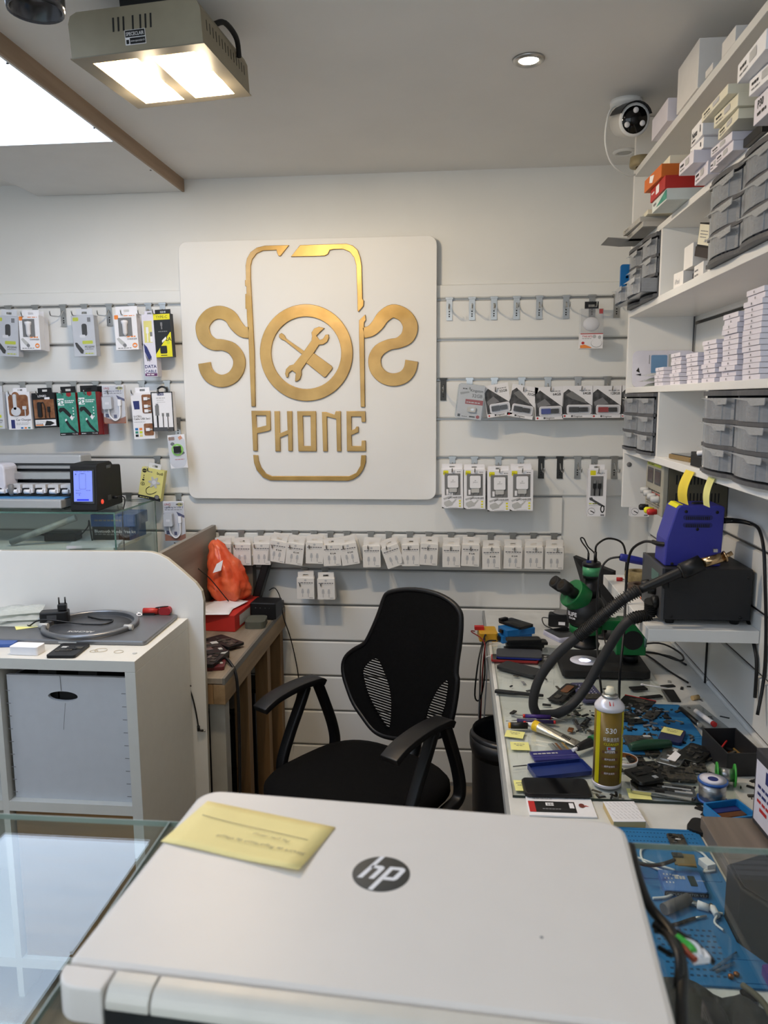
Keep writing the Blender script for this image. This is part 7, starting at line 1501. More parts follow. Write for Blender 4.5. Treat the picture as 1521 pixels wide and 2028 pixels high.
# orange plastic bag
OBAG = mat('orange bag film', (214, 76, 40), .30, var=.12, bump=1, bscale=48, rgb2=(232, 110, 70), scale=16)
bgp = at(398, 1140, 1, 2.88); V = []; N, M_ = 22, 28; rnd = random.Random(12)
prof = [(.0, .070), (.08, .088), (.2, .098), (.35, .094), (.5, .082), (.65, .066), (.78, .050), (.88, .040), (.95, .030), (1, .012)]
def pr_(t):
    for i in range(len(prof) - 1):
        if prof[i][0] <= t <= prof[i + 1][0]: k = (t - prof[i][0]) / (prof[i + 1][0] - prof[i][0]); return prof[i][1] * (1 - k) + prof[i + 1][1] * k
    return .01
from mathutils import noise
b = MB(); N, M_ = 34, 44
for i in range(N + 1):
    t = i / N
    for j in range(M_):
        an = 2 * PI * j / M_; c, sn = math.cos(an), math.sin(an)
        r = pr_(t) * 1.06 * (1 + .10 * math.sin(5 * an + 4 * t))
        k = noise.noise((c * 2.2, sn * 2.2, t * 4)) * .018 + abs(noise.noise((c * 5 + 3, sn * 5, t * 7))) * .020 - .006
        r += k * (1 if t < .93 else .2)
        V.append((r * c * 1.0 - .050 * t + .018 * math.sin(t * 4), r * sn * .8, .21 * t * (1 + .05 * noise.noise((c, sn, 2))) + .004))
b.add(V, [(i * M_ + j, i * M_ + (j + 1) % M_, (i + 1) * M_ + (j + 1) % M_, (i + 1) * M_ + j) for i in range(N) for j in range(M_)], OBAG, True); b.f.append(list(range(M_))[::-1]); b.m.append(OBAG); b.sm.append(False); b.f.append([N * M_ + j for j in range(M_)]); b.m.append(OBAG); b.sm.append(False)
ob_ = thing('orange_bag', 'crumpled orange plastic bag on the wooden bench behind the red carton', 'bag', (-.862, 2.88, ZB + .070))
ob_.location = (-.892, 2.898, ZB + .0632); bo = b.build('bag', ob_); bo.scale = (.78, .84, 1.12)
q = MB(); q.prism([(-.02, .0), (.012, .01), (.018, .05), (-.006, .035)], -.001, 0, PAPER); o = q.build('white_print', ob_, loc=(-.018, -.072, .125)); o.rotation_euler = (math.radians(-14), 0, 0)
# papers beside the orange bag
for i in range(4):
    q = MB(); q.xf = Matrix.Rotation(.10 * i, 4, 'Z'); q.box(-.06, .08, -.03, .03, 0, .006, (PAPER, CREAM, PALEG, PAPER)[i]); q.xf = None
    tag(q.build('paper_bundle', loc=(-.812, 3.012 - .002 * i, .9785 + .0062 * i), rot=(0, 0, .1)), 'thin packet of papers beside the orange bag, ' + ('lowest', 'second', 'third', 'topmost')[i] + ' of its pile', 'paper', 'papers beside the orange bag')
q = MB(); q.box(-.030, .030, -.028, .028, 0, .2065, mat('grey carton', (120, 114, 106), .6)); tag(q.build('support_carton', loc=(-.850, 3.022, ZB + .0005)), 'grey carton under the packets beside the orange bag', 'carton')
# terminal and slanted handset
tm = thing('router_box', 'black rectangular box with small lights on the wooden bench near the back wall', 'router', (-.742, 2.845, ZB), (0, 0, math.radians(-3)))
MB().box(-.052, .050, 0, .09, .003, .068, BLACK).build('body', tm, bev=.004)
q = MB()
for x in (-.03, -.012, .008, .024): q.lathe([(.002, 0), (.001, -.001)], GREYP, 8, (x, 0, .048), ax='y')
o = q.build('indicator_light', tm); o['kind'] = 'stuff'
hs_ = thing('desk_phone', 'black desk phone handset standing tilted behind the black box', 'phone', (-.790, 2.995, ZB), (0, math.radians(18), 0))
q = MB(); q.xf = Matrix.Translation((-.03, 0, .01)); q.prism(rr(.030, .23, .013, 5, 0, .13), -.03, .03, BLACK); q.build('handset', hs_, bev=.004)
q = MB(); q.xf = Euler((0, math.radians(-18), 0)).to_matrix().to_4x4(); q.box(-.03, .085, -.024, .05, .0005, .03, BLACK); q.build('cradle', hs_, bev=.004)
q = MB(); q.tube([(-.745, 2.96, ZB + .09), (-.72, 2.955, ZB + .10), (-.698, 2.95, ZB + .06), (-.690, 2.96, ZB - .02), (-.672, 3.0, ZB - .12), (-.655, 3.03, ZB - .25), (-.652, 3.04, ZB - .34), (-.672, 3.045, ZB - .44), (-.685, 3.04, ZB - .6)], .0022, BLACK, 6); tag(q.build('phone_cable'), 'thin black cable dropping from the desk phone along the slatwall', 'cable')
q = MB(); q.prism(rr(.075, .10, .02, 4), 0, .026, mat('olive grey pouch', (84, 86, 76), .8, bump=.4), 'z'); tag(q.build('pouch', loc=(-.752, 2.775, ZB), rot=(0, 0, .1)), 'olive grey pouch between the red carton and the black box', 'pouch')
for i, (x, y, r, z) in enumerate(((-.80, 2.46, .3, 0), (-.825, 2.40, -.2, .0092), (-.80, 2.53, .9, .0094), (-.815, 2.43, .6, .019), (-.775, 2.345, .2, 0), (-.785, 2.34, -.1, .0125))):
    lab = ('opened black phone lowest of the scrap pile on the bench', 'opened black phone second of the scrap pile on the bench', 'opened black phone nearest the red carton', 'opened black phone topmost of the scrap pile on the bench', 'dark red edged phone near the partition on the bench', 'phone with a bright badge on the red edged phone')[i]
    t = thing('phone_chassis', lab, 'phone', (x, y, ZB + z), (0, 0, r)); MB().prism(rr(.07, .14, .008, 3), 0, .0086 if i < 4 else .012, BLACK if i != 4 else mat('dark red phone', (90, 30, 34), .4), 'z').build('body', t, bev=.001); chassis(70 + i, i in (1, 2))(t, .07, .14, .0086 if i < 4 else .012)
q = MB(); q.tube([(-.745, 2.36, ZB + .012), (-.722, 2.33, ZB + .010), (-.698, 2.31, ZB - .02), (-.690, 2.30, ZB - .10), (-.688, 2.29, ZB - .25), (-.690, 2.28, .30), (-.690, 2.28, .004)], .005, BLACK, 8); tag(q.build('power_cable'), 'thick black cable hanging over the front of the wooden bench to the floor', 'cable')
q = MB(); q.tube([at(345, 1075, 1, 2.94), at(360, 1083, 1, 2.90), at(375, 1110, 1, 2.84), at(395, 1128, 1, 2.82), at(415, 1145, 1, 2.82), (-.87, 2.82, .85)], .002, BLACK, 6); tag(q.build('thin_cable'), 'thin black cable lying across the orange bag', 'cable')
# ---- glass display case with plotter and cutting machine
KZ = 1.222; KX = -1.215; KY0, KY1 = 2.625, 3.0; KB = 1.088
dc = thing('display_case', 'glass display case behind the partition carrying the silver plotter', 'display case', (-1.7, 2.8, 0))
def kc(x0, x1, y0, y1, z0, z1, m): return MB().box(x0 + 1.7, x1 + 1.7, y0 - 2.8, y1 - 2.8, z0, z1, m)
kc(-2.4, KX, KY0, KY1, .001, .90, WHITEM).build('base_cabinet', dc); kc(-2.39, KX - .02, KY0 + .02, KY1 - .004, KB - .012, KB, WHITEM).build('inner_shelf', dc)
for n_, a in (('glass_top', (-2.4, KX, KY0, KY1, KZ - .006, KZ)), ('glass_front', (-2.4, KX, KY0, KY0 + .005, .9002, KZ - .0062)), ('glass_side', (KX - .005, KX, KY0 + .0052, KY1, .9002, KZ - .0062))):
    kc(*a, GLASS).build(n_, dc)
q = MB()
for a in ((-2.4, KX + .0004, KY0 - .0006, KY0, KZ - .006, KZ), (KX, KX + .0006, KY0, KY1, KZ - .006, KZ), (KX - .005, KX + .0006, KY0 - .0006, KY0, .9, KZ - .006), (KX, KX + .0006, KY1 - .006, KY1, .9, KZ - .006)): q.box(a[0] + 1.7, a[1] + 1.7, a[2] - 2.8, a[3] - 2.8, a[4], a[5], GLASSEDGE)
q.build('glass_edge', dc, label='green glass edges')
ALU = mat('anodised aluminium', (190, 192, 194), .35, .25, stretch=(.2, 1, 1)); ALUD = mat('dark rail slot', (56, 58, 60), .4, .5)
pl = thing('vinyl_plotter', 'long silver vinyl plotter on top of the glass display case', 'plotter', (-1.85, 2.80, KZ + .0005))
def pb_(x0, x1, y0, y1, z0, z1, m): return MB().box(x0 + 1.85, x1 + 1.85, y0 - 2.80, y1 - 2.80, z0, z1, m)
px1 = -1.432
pb_(-2.5, px1, 2.66, 2.96, .006, .038, ALU).build('bed', pl, bev=.004); pb_(-2.5, px1, 2.69, 2.74, .0382, .041, mat('blue cutting strip', (90, 150, 200), .4)).build('cutting_strip', pl)
for x in (-2.45, px1 - .06): pb_(x, x + .05, 2.70, 2.90, .0, .0058, BLACK).build('foot', pl)
pb_(-2.5, px1, 2.83, 2.92, .135, .19, ALU).build('top_rail', pl, bev=.006); pb_(-2.5, px1, 2.825, 2.8298, .150, .158, ALUD).build('rail_slot', pl)
pb_(-2.5, px1, 2.80, 2.85, .098, .128, mat('bright rail', (206, 208, 210), .2, .9)).build('carriage_rail', pl, bev=.004)
pb_(-2.5, px1, 2.86, 2.90, .0385, .134, ALUD).build('back_plate', pl); pb_(-2.5, px1, 2.80, 2.83, .072, .084, ALU).build('lower_rail', pl, bev=.003)
for i in range(10):
    x = -2.40 + i * .048 + .0
    x = at(60 - 25 * i + 75, 975, 1, 2.765).x
    if x < -2.3: break
    q = MB(); q.box(-.020, .020, -.02, .03, 0, .024, mat('roller bracket', (214, 214, 216), .4)); q.box(-.014, .006, -.035, -.02, -.012, .012, BLACK); q.cyl((-.002, -.040, 0), (.022, -.040, 0), .008, PAPER, n=12); q.box(.012, .026, -.034, -.02, -.006, .008, PAPER)
    q.build('pinch_roller', pl, loc=(x + 1.85, -.03, .060))
hx_ = at(-12, 955, 1, 2.745).x; q = MB(); q.prism(rr(.10, .10, .02, 4, 0, .05), -.05, .04, mat('white carriage cover', (222, 220, 228), .35)); q.build('carriage', pl, bev=.006, loc=(hx_ + 1.85, -.015, .062))
q = MB(); q.lathe([(.004, -.02), (.010, -.012), (.010, .02), (.006, .022)], GREYP, 14); q.build('knife_holder', pl, loc=(at(21, 972, 1, 2.72).x + 1.85, -.075, .066))
# black film cutting machine with a lit screen
fc = thing('film_cutter', 'black box shaped cutting machine with a glowing phone outline screen', 'cutting machine', (at(166, 1013, 1, KY0 + .01).x, KY0 + .012, KZ + .0004), (0, 0, math.radians(3)))
w_ = .098 / 2
q = MB(); q.prism([(0, .004), (.004, 0), (.24, 0), (.244, .004), (.238, .146), (.232, .152), (.165, .155), (.150, .168), (.135, .172), (.03, .170), (.014, .164)], -w_, w_, BLACKM, 'x'); q.build('body', fc, bev=.004)
q = MB(); q.prism([(.10, .146), (.14, .146), (.144, .158), (.10, .158)], w_ - .001, w_ + .0006, BLACKG, 'x'); q.build('handle_recess', fc)
tilt = math.atan2(.014, .164)
SCRB = mat('lit blue white screen', (120, 138, 232), .3, emit=.42, var=0); SCRL = mat('screen line', (70, 80, 150), .4, emit=.3, var=0); SCRN = mat('screen navy', (24, 40, 190), .4, emit=.7, var=0)
q = MB(); q.xf = Matrix.Translation((0, .0, .002)) @ Matrix.Rotation(-tilt, 4, 'X'); q.rect(-.040, .040, .026, .148, -.0026, BLACKG); q.build('screen_glass', fc)
q = MB(); q.xf = Matrix.Translation((0, .0, .002)) @ Matrix.Rotation(-tilt, 4, 'X'); q.rect(-.034, .034, .034, .144, -.0034, SCRB)
art(q, [('l', .1, .03, .9, .012, SCRL, 3), ('rr', .30, .08, .66, .60, SCRL, .004), ('rr', .315, .09, .645, .59, SCRB, .0035), ('r', .40, .08, .56, .10, SCRL), ('e', .12, .11, .04, .024, SCRL), ('l', .1, .64, .36, .012, SCRL, 2), ('l', .66, .64, .92, .012, SCRL, 2), ('l', .1, .73, .4, .014, SCRL, 2), ('e', .30, .78, .025, .015, SCRN), ('r', .16, .92, .80, .97, SCRN)], .068, .110, -.0036, -.034, .034)
q.build('screen', fc, label='glowing blue white screen')
q = MB(); q.lathe([(.0085, -.001), (.0085, .003), (.006, .0045)], mat('red lit button', (230, 70, 50), .4, emit=.8, var=0), 16, (w_, .045, .030), ax='x'); q.build('power_button', fc)
q = MB(); q.box(w_ - .001, w_ + .001, .10, .13, .028, .046, DGREYP); q.build('socket_plate', fc)
q = MB(); b0 = fc.location + Vector((w_ + .004, .13, .036)); q.tube([b0, b0 + Vector((.03, .01, .002)), b0 + Vector((.052, -.02, -.012)), b0 + Vector((.056, -.055, -.06)), b0 + Vector((.058, -.06, -.16)), b0 + Vector((.058, -.06, -.30))], .0024, BLACK, 6); q.cyl(b0 - Vector((.004, 0, 0)), b0 + Vector((.018, .004, 0)), .005, BLACK, n=10); tag(q.build('power_lead'), 'thin black lead dropping from the film cutting machine in front of the glass case', 'cable')
# inside the case
zk = KB + .0004
for i, (u, v, dx, dz, z, lab) in enumerate(((222, 1076, .15, .052, 0, 'dark blue hands free kit box lowest in the glass case'), (238, 1050, .17, .046, .0525, 'blue box on top of the hands free kit box in the glass case'))):
    t = thing('kit_box', lab, 'box', (-1.305 if i else -1.315, 2.80, zk + z), (0, 0, -.05 + .1 * i)); MB().box(-dx / 2, dx / 2, 0, .14, 0, dz, mat('blue kit card', (34, 84, 150), .4)).build('carton', t)
    q = MB(); art(q, [('r', 0, 0, 1, 1, BLACK if not i else mat('deep blue card', (28, 64, 122), .4)), ('t', .06, .45 if not i else .6, .22 if not i else .16, 'Bluetooth Hands Free kit' if not i else 'BLUETOOTH CAR KIT', PAPER if not i else INKG, 'l', .01, dx * .82), ('l', .06, .62, .8, .10, INKG, 6)] if not i else [('l', .08, .55, .7, .14, INKG, 5)], dx, dz, -.0006, None, 0); q.build('print', t)
pa = thing('power_adapter', 'black laptop power brick lying in the glass case', 'adapter', (-1.50, 2.76, zk), (0, 0, .1)); MB().box(-.06, .06, 0, .07, 0, .032, BLACK).build('body', pa, bev=.004)
q = MB(); q.tube([(-1.562, 2.79, zk + .016), (-1.62, 2.80, zk + .02), (-1.66, 2.84, zk + .006), (-1.60, 2.90, zk + .006), (-1.50, 2.91, zk + .008)], .003, BLACK, 6); q.tube([(-1.438, 2.80, zk + .016), (-1.41, 2.81, zk + .05), (-1.40, 2.80, zk + .075), (-1.385, 2.78, zk + .03), (-1.36, 2.74, zk + .004), (-1.33, 2.70, zk + .004)], .0026, BLACK, 6); tag(q.build('brick_cable'), 'black cable of the power brick looping in the glass case', 'cable')
q = MB(); A = at(22, 1084, 1, 2.66); Bp = at(150, 1018, 1, 2.70); A.z = max(A.z, zk + .014); q.cyl(A, Bp - Vector((0, 0, .014)), .012, mat('film roll', (176, 176, 170), .35, rgb2=(140, 142, 140), scale=30), n=14); tag(q.build('film_roll'), 'rolled clear film leaning diagonally in the glass case', 'film roll')
q = MB(); q.prism(rr(.05, .09, .004, 2), 0, .03, BLACKM, 'z'); tag(q.build('small_box', loc=(-1.80, 2.74, zk), rot=(0, 0, .2)), 'small black box at the left picture edge in the glass case', 'box')
q = MB(); q.box(-.10, .08, -.05, .05, 0, .010, PALEG); tag(q.build('clear_case', loc=(-1.315, 2.69, zk), rot=(0, 0, .25)), 'flat pale plastic case in front of the blue boxes in the glass case', 'case')
# ---- chair
CH = thing('office_chair', 'black office chair with mesh back and looped armrests in front of the slatwall', 'chair', (-.285, 2.215, 0), (0, 0, math.radians(-35.5)))
RZ = Matrix.Rotation(math.radians(35.5), 4, 'Z')
fwd = Vector((-.581, -.814, 0)); bp0 = Vector((-.285, 2.215, 0)) - fwd * .225
def back_pt(u, v):
    d = RW @ Vector((u - CX, -(v - CY), -F)); o = Vector((0, 0, EYE)); tl_ = math.radians(7); n_ = (fwd * math.cos(tl_) + Vector((0, 0, math.sin(tl_)))); pz = bp0 + Vector((0, 0, .5)); p = o + d * ((pz - o).dot(n_) / d.dot(n_))
    L = RZ @ (p - Vector((-.285, 2.215, 0))); return L
def G_(x, y): return back_pt(520 + x / 3.457, 1150 + y / 3.457)
tl_ = math.radians(7)
OUT = [(860, 85), (960, 65), (1080, 68), (1200, 98), (1290, 150), (1338, 205), (1353, 260), (1347, 400), (1325, 560), (1320, 640), (1328, 690), (1318, 800), (1290, 950), (1255, 1030), (1180, 1075), (1000, 1090), (860, 1075), (790, 1050), (740, 1010), (680, 930), (620, 840), (580, 740), (553, 650), (549, 575), (572, 518), (620, 476), (680, 443), (712, 410), (760, 310), (800, 210), (828, 125)]
WL = [(740, 545), (790, 540), (830, 620), (865, 720), (880, 830), (875, 960), (860, 1015), (820, 970), (770, 890), (720, 790), (690, 690), (683, 610)]
WRr = [(1268, 690), (1264, 760), (1225, 930), (1118, 990), (1116, 930), (1140, 850), (1190, 750), (1240, 695)]
def sm2(P, k=3): return [(v.x, v.y) for v in smooth_path([(a, b, 0) for a, b in P], k, True)]
def loc2(P): return [(p.x, p.z) for p in (G_(*q) for q in P)]
yb_ = .225
o2, l2, r2 = loc2(sm2(OUT)), loc2(sm2(WL)), loc2(sm2(WRr, 2))
shy = math.tan(tl_)
cl_ = plate_with_hole(o2, [l2, r2], .008, MESHM, 'backrest', CH); 
for v_ in cl_.data.vertices: v_.co.y += yb_ + (v_.co.z - .5) * shy - .035 * (1 - min(1, (abs(v_.co.x) / .25) ** 2)) * 0
def pip_range(P, z):
    X = []
    for i in range(len(P)):
        (x0, z0), (x1, z1) = P[i], P[(i + 1) % len(P)]
        if (z0 - z) * (z1 - z) < 0: X.append(x0 + (x1 - x0) * (z - z0) / (z1 - z0))
    return (min(X), max(X)) if len(X) >= 2 else None
q = MB()
for P in (l2, r2):
    z = min(p[1] for p in P) + .004
    while z < max(p[1] for p in P):
        r_ = pip_range(P, z)
        if r_: yy = yb_ + (z - .5) * shy; q.box(r_[0] - .002, r_[1] + .002, yy - .003, yy + .001, z, z + .0042, MESHM)
        z += .0088
o = q.build('mesh_slats', CH); o['kind'] = 'stuff'
q = MB(); q.tube([(x, yb_ + .004 + (z - .5) * shy, z) for x, z in o2], .009, BLACK, 8, closed=True, raw=True); q.build('back_frame', CH)
# seat
b = MB(); N = 40; V = []; K = [(.0, -.035, .80), (.0, -.028, .94), (0, -.010, 1.0), (0, .012, .995), (0, .026, .95), (0, .034, .82), (0, .038, .55), (0, .037, .25)]
for _, dz, k in K:
    for i in range(N):
        a_ = 2 * PI * i / N; c, s = math.cos(a_), math.sin(a_); e = .62; V.append((.255 * k * abs(c) ** e * (1 if c > 0 else -1), -.02 + .245 * k * abs(s) ** e * (1 if s > 0 else -1), .445 + dz))
b.add(V, [(j * N + i, j * N + (i + 1) % N, (j + 1) * N + (i + 1) % N, (j + 1) * N + i) for j in range(len(K) - 1) for i in range(N)], MESHM, True); n0 = (len(K) - 1) * N
b.f.append(list(range(N))[::-1]); b.m.append(MESHM); b.sm.append(False); b.f.append([n0 + i for i in range(N)]); b.m.append(MESHM); b.sm.append(True); b.build('seat', CH)
def flatbar(pts, w, th, m, name, parent, k=5):
    """strap of width w (across x) following a path in the local YZ plane at fixed x"""
    P = smooth_path(pts, k); q = MB(); V = []
    for i, p in enumerate(P):
        d = (P[min(i + 1, len(P) - 1)] - P[max(i - 1, 0)]).normalized(); n_ = Vector((0, -d.z, d.y)).normalized() * th / 2; X = Vector((w / 2, 0, 0)); V += [p - X - n_, p + X - n_, p + X + n_, p - X + n_]
    n = len(P); q.add(V, [(i * 4 + j, i * 4 + (j + 1) % 4, i * 4 + 4 + (j + 1) % 4, i * 4 + 4 + j) for i in range(n - 1) for j in range(4)] + [(3, 2, 1, 0), tuple((n - 1) * 4 + j for j in range(4))], m, True)
    o = q.build(name, parent); bv = o.modifiers.new('bevel', 'BEVEL'); bv.width = .005; bv.segments = 2; bv.limit_method = 'ANGLE'; return o
for s in (-1, 1):
    x = s * .262
    am = flatbar([(x, -.175, .668), (x, -.12, .690), (x, -.03, .702), (x, .06, .700), (x, .085, .688)], .058, .020, BLACK, 'armrest', CH)
    flatbar([(x, .07, .690), (x, .10, .62), (x, .135, .53), (x, .150, .46), (x, .135, .425), (x, .07, .415)], .034, .026, BLACK, 'arm_strut', am)
    flatbar([(x, .02, .690), (x, -.005, .64), (x, -.055, .55), (x, -.09, .47), (x, -.085, .425), (x, -.02, .414), (x, .07, .415)], .034, .024, BLACK, 'arm_strut', am)
q = MB(); q.tube([(0, .08, .40), (0, .20, .41), (0, .262, .47), (0, .262, .56)], .022, BLACK, 10); q.build('back_support', CH)
q = MB(); q.box(-.09, .09, -.10, .10, .385, .409, BLACK); q.build('tilt_plate', CH, bev=.004)
q = MB(); q.cyl((0, 0, .10), (0, 0, .385), .026, BLACK, n=18); q.build('gas_column', CH)
for i in range(5):
    a_ = 2 * PI * i / 5 + .3; d = Vector((math.cos(a_), math.sin(a_), 0)); q = MB(); q.tube([d * .03 + Vector((0, 0, .105)), d * .16 + Vector((0, 0, .095)), d * .29 + Vector((0, 0, .068))], .02, BLACK, 8, rad=lambda t: .024 - .008 * t); lg = q.build('base_leg', CH)
    q = MB(); e = d * .29; n_ = Vector((-d.y, d.x, 0)); q.cyl(e + n_ * .018 + Vector((0, 0, .0255)), e - n_ * .018 + Vector((0, 0, .0255)), .025, BLACKM, n=16); q.build('caster', lg)
# ================================================================ glass counter with the laptop, things under the glass at the right
GT = 1.242
CGL = glassmat('counter glass', (247, 252, 249), .006, .003)
ct = thing('glass_counter', 'clear glass counter top in the foreground under the white laptop', 'counter', (0, .40, GT - .008))
O2 = Vector((0, .40, GT - .008))
def gc(x0, x1, y0, y1, z0, z1, m): return MB().box(x0 - O2.x, x1 - O2.x, y0 - O2.y, y1 - O2.y, z0 - O2.z, z1 - O2.z, m)
for x0, x1 in ((-1.35, -.2545), (-.2535, .70)): gc(x0, x1, .02, .6235, GT - .005, GT, CGL).build('glass_pane', ct)
EDG = mat('bright glass edge', (158, 170, 164), .1, rgb2=(196, 202, 198), scale=6)
gc(-1.35, .70, .6236, .6243, GT - .005, GT, EDG).build('glass_edge', ct)
gc(-.2545, -.2535, .02, .6235, GT - .005, GT - .0002, EDG).build('joint_edge', ct)
gc(-1.35, .70, .395, .402, .90, GT - .0055, CGL).build('inner_glass', ct)
gc(-.205, -.200, .05, .394, .90, GT - .0055, GLASSEDGE).build('partition_glass', ct)
gc(-1.35, -.262, .05, .394, GT - .03, GT - .012, WHITE).build('inner_board', ct); gc(-.197, .70, .05, .394, GT - .03, GT - .012, WHITE).build('inner_board', ct)
gc(-1.35, .70, .0, .02, .0, GT, WHITE).build('front_panel', ct); gc(-1.37, -1.35, .0, .6235, .0, GT, WHITE).build('side_panel', ct)
# ---- laptop
LAPW = mat('pearl white laptop lid', (228, 221, 214), .40, var=.015, spec=.25); LAPG = mat('pearl hinge cover', (222, 216, 205), .34, .1, spec=.3); LOGO = mat('dark logo print', (74, 73, 70), .6, spec=.3)
yaw = math.radians(-4.0); FL_ = Vector((-.2255, .636, GT + .0006))
lt = thing('laptop', 'closed white laptop with round logo lying on the glass counter in the foreground', 'laptop', FL_, (0, 0, yaw))
LW, LD, HB_ = .366, .2195, .0185
# local: x to the right along the far edge, -y towards the camera
q = MB(); q.prism(rr(LW - .004, LD + .011, .012, 6, LW / 2, -(LD + .015) / 2), .001, .0145, mat('silver laptop base', (196, 194, 190), .35, .3), 'z'); q.build('base', lt, bev=.003)
q = MB(); q.prism(rr(LW, LD, .020, 8, LW / 2, -LD / 2) , .0152, .026, LAPW, 'z')
P = [(LW - .002 - .020 + .020 * math.cos(a * PI / 16), -.020 + .020 * math.sin(a * PI / 16)) for a in range(9)]
q = MB(); Pq = [(LW, -LD)] + [(LW - .020 + .020 * math.cos(a * PI / 16), -.020 + .020 * math.sin(a * PI / 16)) for a in range(9)] + [(.020 + .020 * math.cos(PI / 2 + a * PI / 16), -.020 + .020 * math.sin(PI / 2 + a * PI / 16)) for a in range(9)] + [(0, -LD)]
q.prism(Pq, .0152, .026, LAPW, 'z'); q.build('lid', lt, bev=.0045, label='pearl white lid')
HY = -LD - .0012; HD = .0175
def hingepiece(x0, x1, m, r=.010):
    prof = [(HY, .0150), (HY, .0250), (HY - .002, .0258), (HY - HD + r, .0254)] + [(HY - HD + r - r * math.sin(a * PI / 12), .0254 - r + r * math.cos(a * PI / 12)) for a in range(1, 7)] + [(HY - HD, .0125)]
    return MB().prism(prof, x0, x1, m, 'x')
hp0 = hingepiece(.012, .034, LAPW); 
q = MB(); prof = [(0, HY), (.0335, HY), (.0335, HY - HD), (.016, HY - HD)] + [(.016 - .016 * math.sin(a * PI / 16), HY - HD + .016 - .016 * math.cos(a * PI / 16)) for a in range(1, 9)]
q.prism(prof, .0012, .0252, LAPW, 'z'); q.build('corner_cap', lt, bev=.004)
hingepiece(.0352, .0628, LAPG).build('hinge_cover', lt, bev=.0008); hingepiece(.0640, LW - .0640, LAPG).build('hinge_cover', lt, bev=.0008); hingepiece(LW - .0628, LW - .0352, LAPG).build('hinge_cover', lt, bev=.0008)
q = MB(); prof = [(LW, HY), (LW - .0335, HY), (LW - .0335, HY - HD), (LW - .016, HY - HD)] + [(LW - .016 + .016 * math.sin(a * PI / 16), HY - HD + .016 - .016 * math.cos(a * PI / 16)) for a in range(1, 9)]
q.prism(prof, .0012, .0252, LAPW, 'z'); q.build('corner_cap', lt, bev=.004)
q = MB(); q.box(.0345, LW - .0345, HY - HD + .0002, HY - HD + .012, .0004, .0122, BLACK); q.build('rear_vent', lt)
# logo
lc = Vector((-.0535, .523, 0)) - FL_; c_, s_ = math.cos(-yaw), math.sin(-yaw); lx, ly = lc.x * c_ - lc.y * s_, lc.x * s_ + lc.y * c_
RL = .0214
q = MB(); q.lathe([(RL, .0261), (RL - .0003, .0263), (.001, .0263)], LOGO, 48, (lx, ly, 0)); lgo = q.build('logo_disc', lt, label='dark round logo')
q = MB(); SL_ = .50
def poly(Pn): q.add([(lx + a * RL, ly + b * RL * .98, .0265) for a, b in Pn], [list(range(len(Pn)))], PAPER)
poly([(-.19, .975), (-.02, .995), (-.60, -.36), (-.78, -.36)])
poly([(-.36, .42), (-.02, .42), (.06, .36), (.07, .26), (-.20, -.36), (-.38, -.36), (-.14, .20), (-.18, .25), (-.43, .25)])
poly([(.26, .42), (.44, .42), (-.14, -.985), (-.30, -.95)])
poly([(.44, .42), (.70, .42), (.80, .34), (.80, .22), (.60, -.26), (.50, -.36), (.12, -.36), (.19, -.19), (.44, -.19), (.62, .22), (.60, .25), (.37, .25)])
q.build('logo_letters', lgo)
q = MB(); lc2 = Vector((.057, .464, 0)) - FL_; x2, y2 = lc2.x * c_ - lc2.y * s_, lc2.x * s_ + lc2.y * c_; q.lathe([(.0011, .0261), (.0008, .0264)], GREYP, 10, (x2, y2, 0)); q.build('speck', lt)
# sticky note with upside down handwriting
NP = [Vector((x, y, GT + .0272)) for x, y in ((-.231, .550), (-.215, .612), (-.097, .582), (-.114, .516))]
cN = sum(NP, Vector()) / 4; ax1 = (NP[2] - NP[1] + NP[3] - NP[0]) / 2; ax2 = (NP[1] - NP[0] + NP[2] - NP[3]) / 2
nt_ = thing('sticky_note', 'large yellow sticky note with upside down handwriting on the laptop lid', 'sticky note', cN, (0, 0, math.atan2(ax1.y, ax1.x)))
wn, hn = ax1.length, ax2.length; q = MB(); V = []; N = 8
for a in range(N + 1):
    for b_ in range(N + 1): V.append((-wn / 2 + wn * a / N, -hn / 2 + hn * b_ / N, .0003 + .0022 * (1 - b_ / N) ** 3 * (a / N) + .0006 * math.sin(a) * (1 - b_ / N)))
q.add(V, [(a * (N + 1) + b_, (a + 1) * (N + 1) + b_, (a + 1) * (N + 1) + b_ + 1, a * (N + 1) + b_ + 1) for a in range(N) for b_ in range(N)], POSTIT, True)
o = q.build('paper', nt_); md = o.modifiers.new('solid', 'SOLIDIFY'); md.thickness = .0003; md.offset = -1
INKP = mat('pencil writing', (120, 112, 96), .6)
q = MB(); rnd = random.Random(4)
def scrawl(x0, y0, text, size):
    vs, fs, a0, a1, b0, b1 = text_geo(text, -.004); k = size / .7; o_ = len(q.v)
    R = Matrix.Rotation(PI, 4, 'Z') @ Matrix.Shear('XY', 4, (0, 0)) if 0 else Matrix.Rotation(PI, 4, 'Z')
    for v in vs:
        p = R @ Vector(((v.x - a0) * k + v.y * k * .25, v.y * k * .9 + .0006 * math.sin(v.x * 3), 0)); X, Y_ = x0 + p.x, y0 + p.y; t = .5 - Y_ / hn; u_ = X / wn + .5
        q.v.append(Vector((X, Y_, .0008 + .0022 * max(0, t) ** 3 * u_ + .0007)))
    for f in fs: q.f.append([o_ + i for i in f]); q.m.append(INKP); q.sm.append(False)
scrawl(wn * .46, -hn * .16, 'Service de Reparation de vitesse', .0042); scrawl(wn * .30, hn * .02, 'Pas avec reprise', .0036)
q.tube([(-wn * .42, hn * .16, .0012), (-wn * .2, hn * .13, .0012), (wn * .1, hn * .12, .0012), (wn * .40, hn * .11, .0012)], .00022, INKP, 4)
q.build('handwriting', nt_)
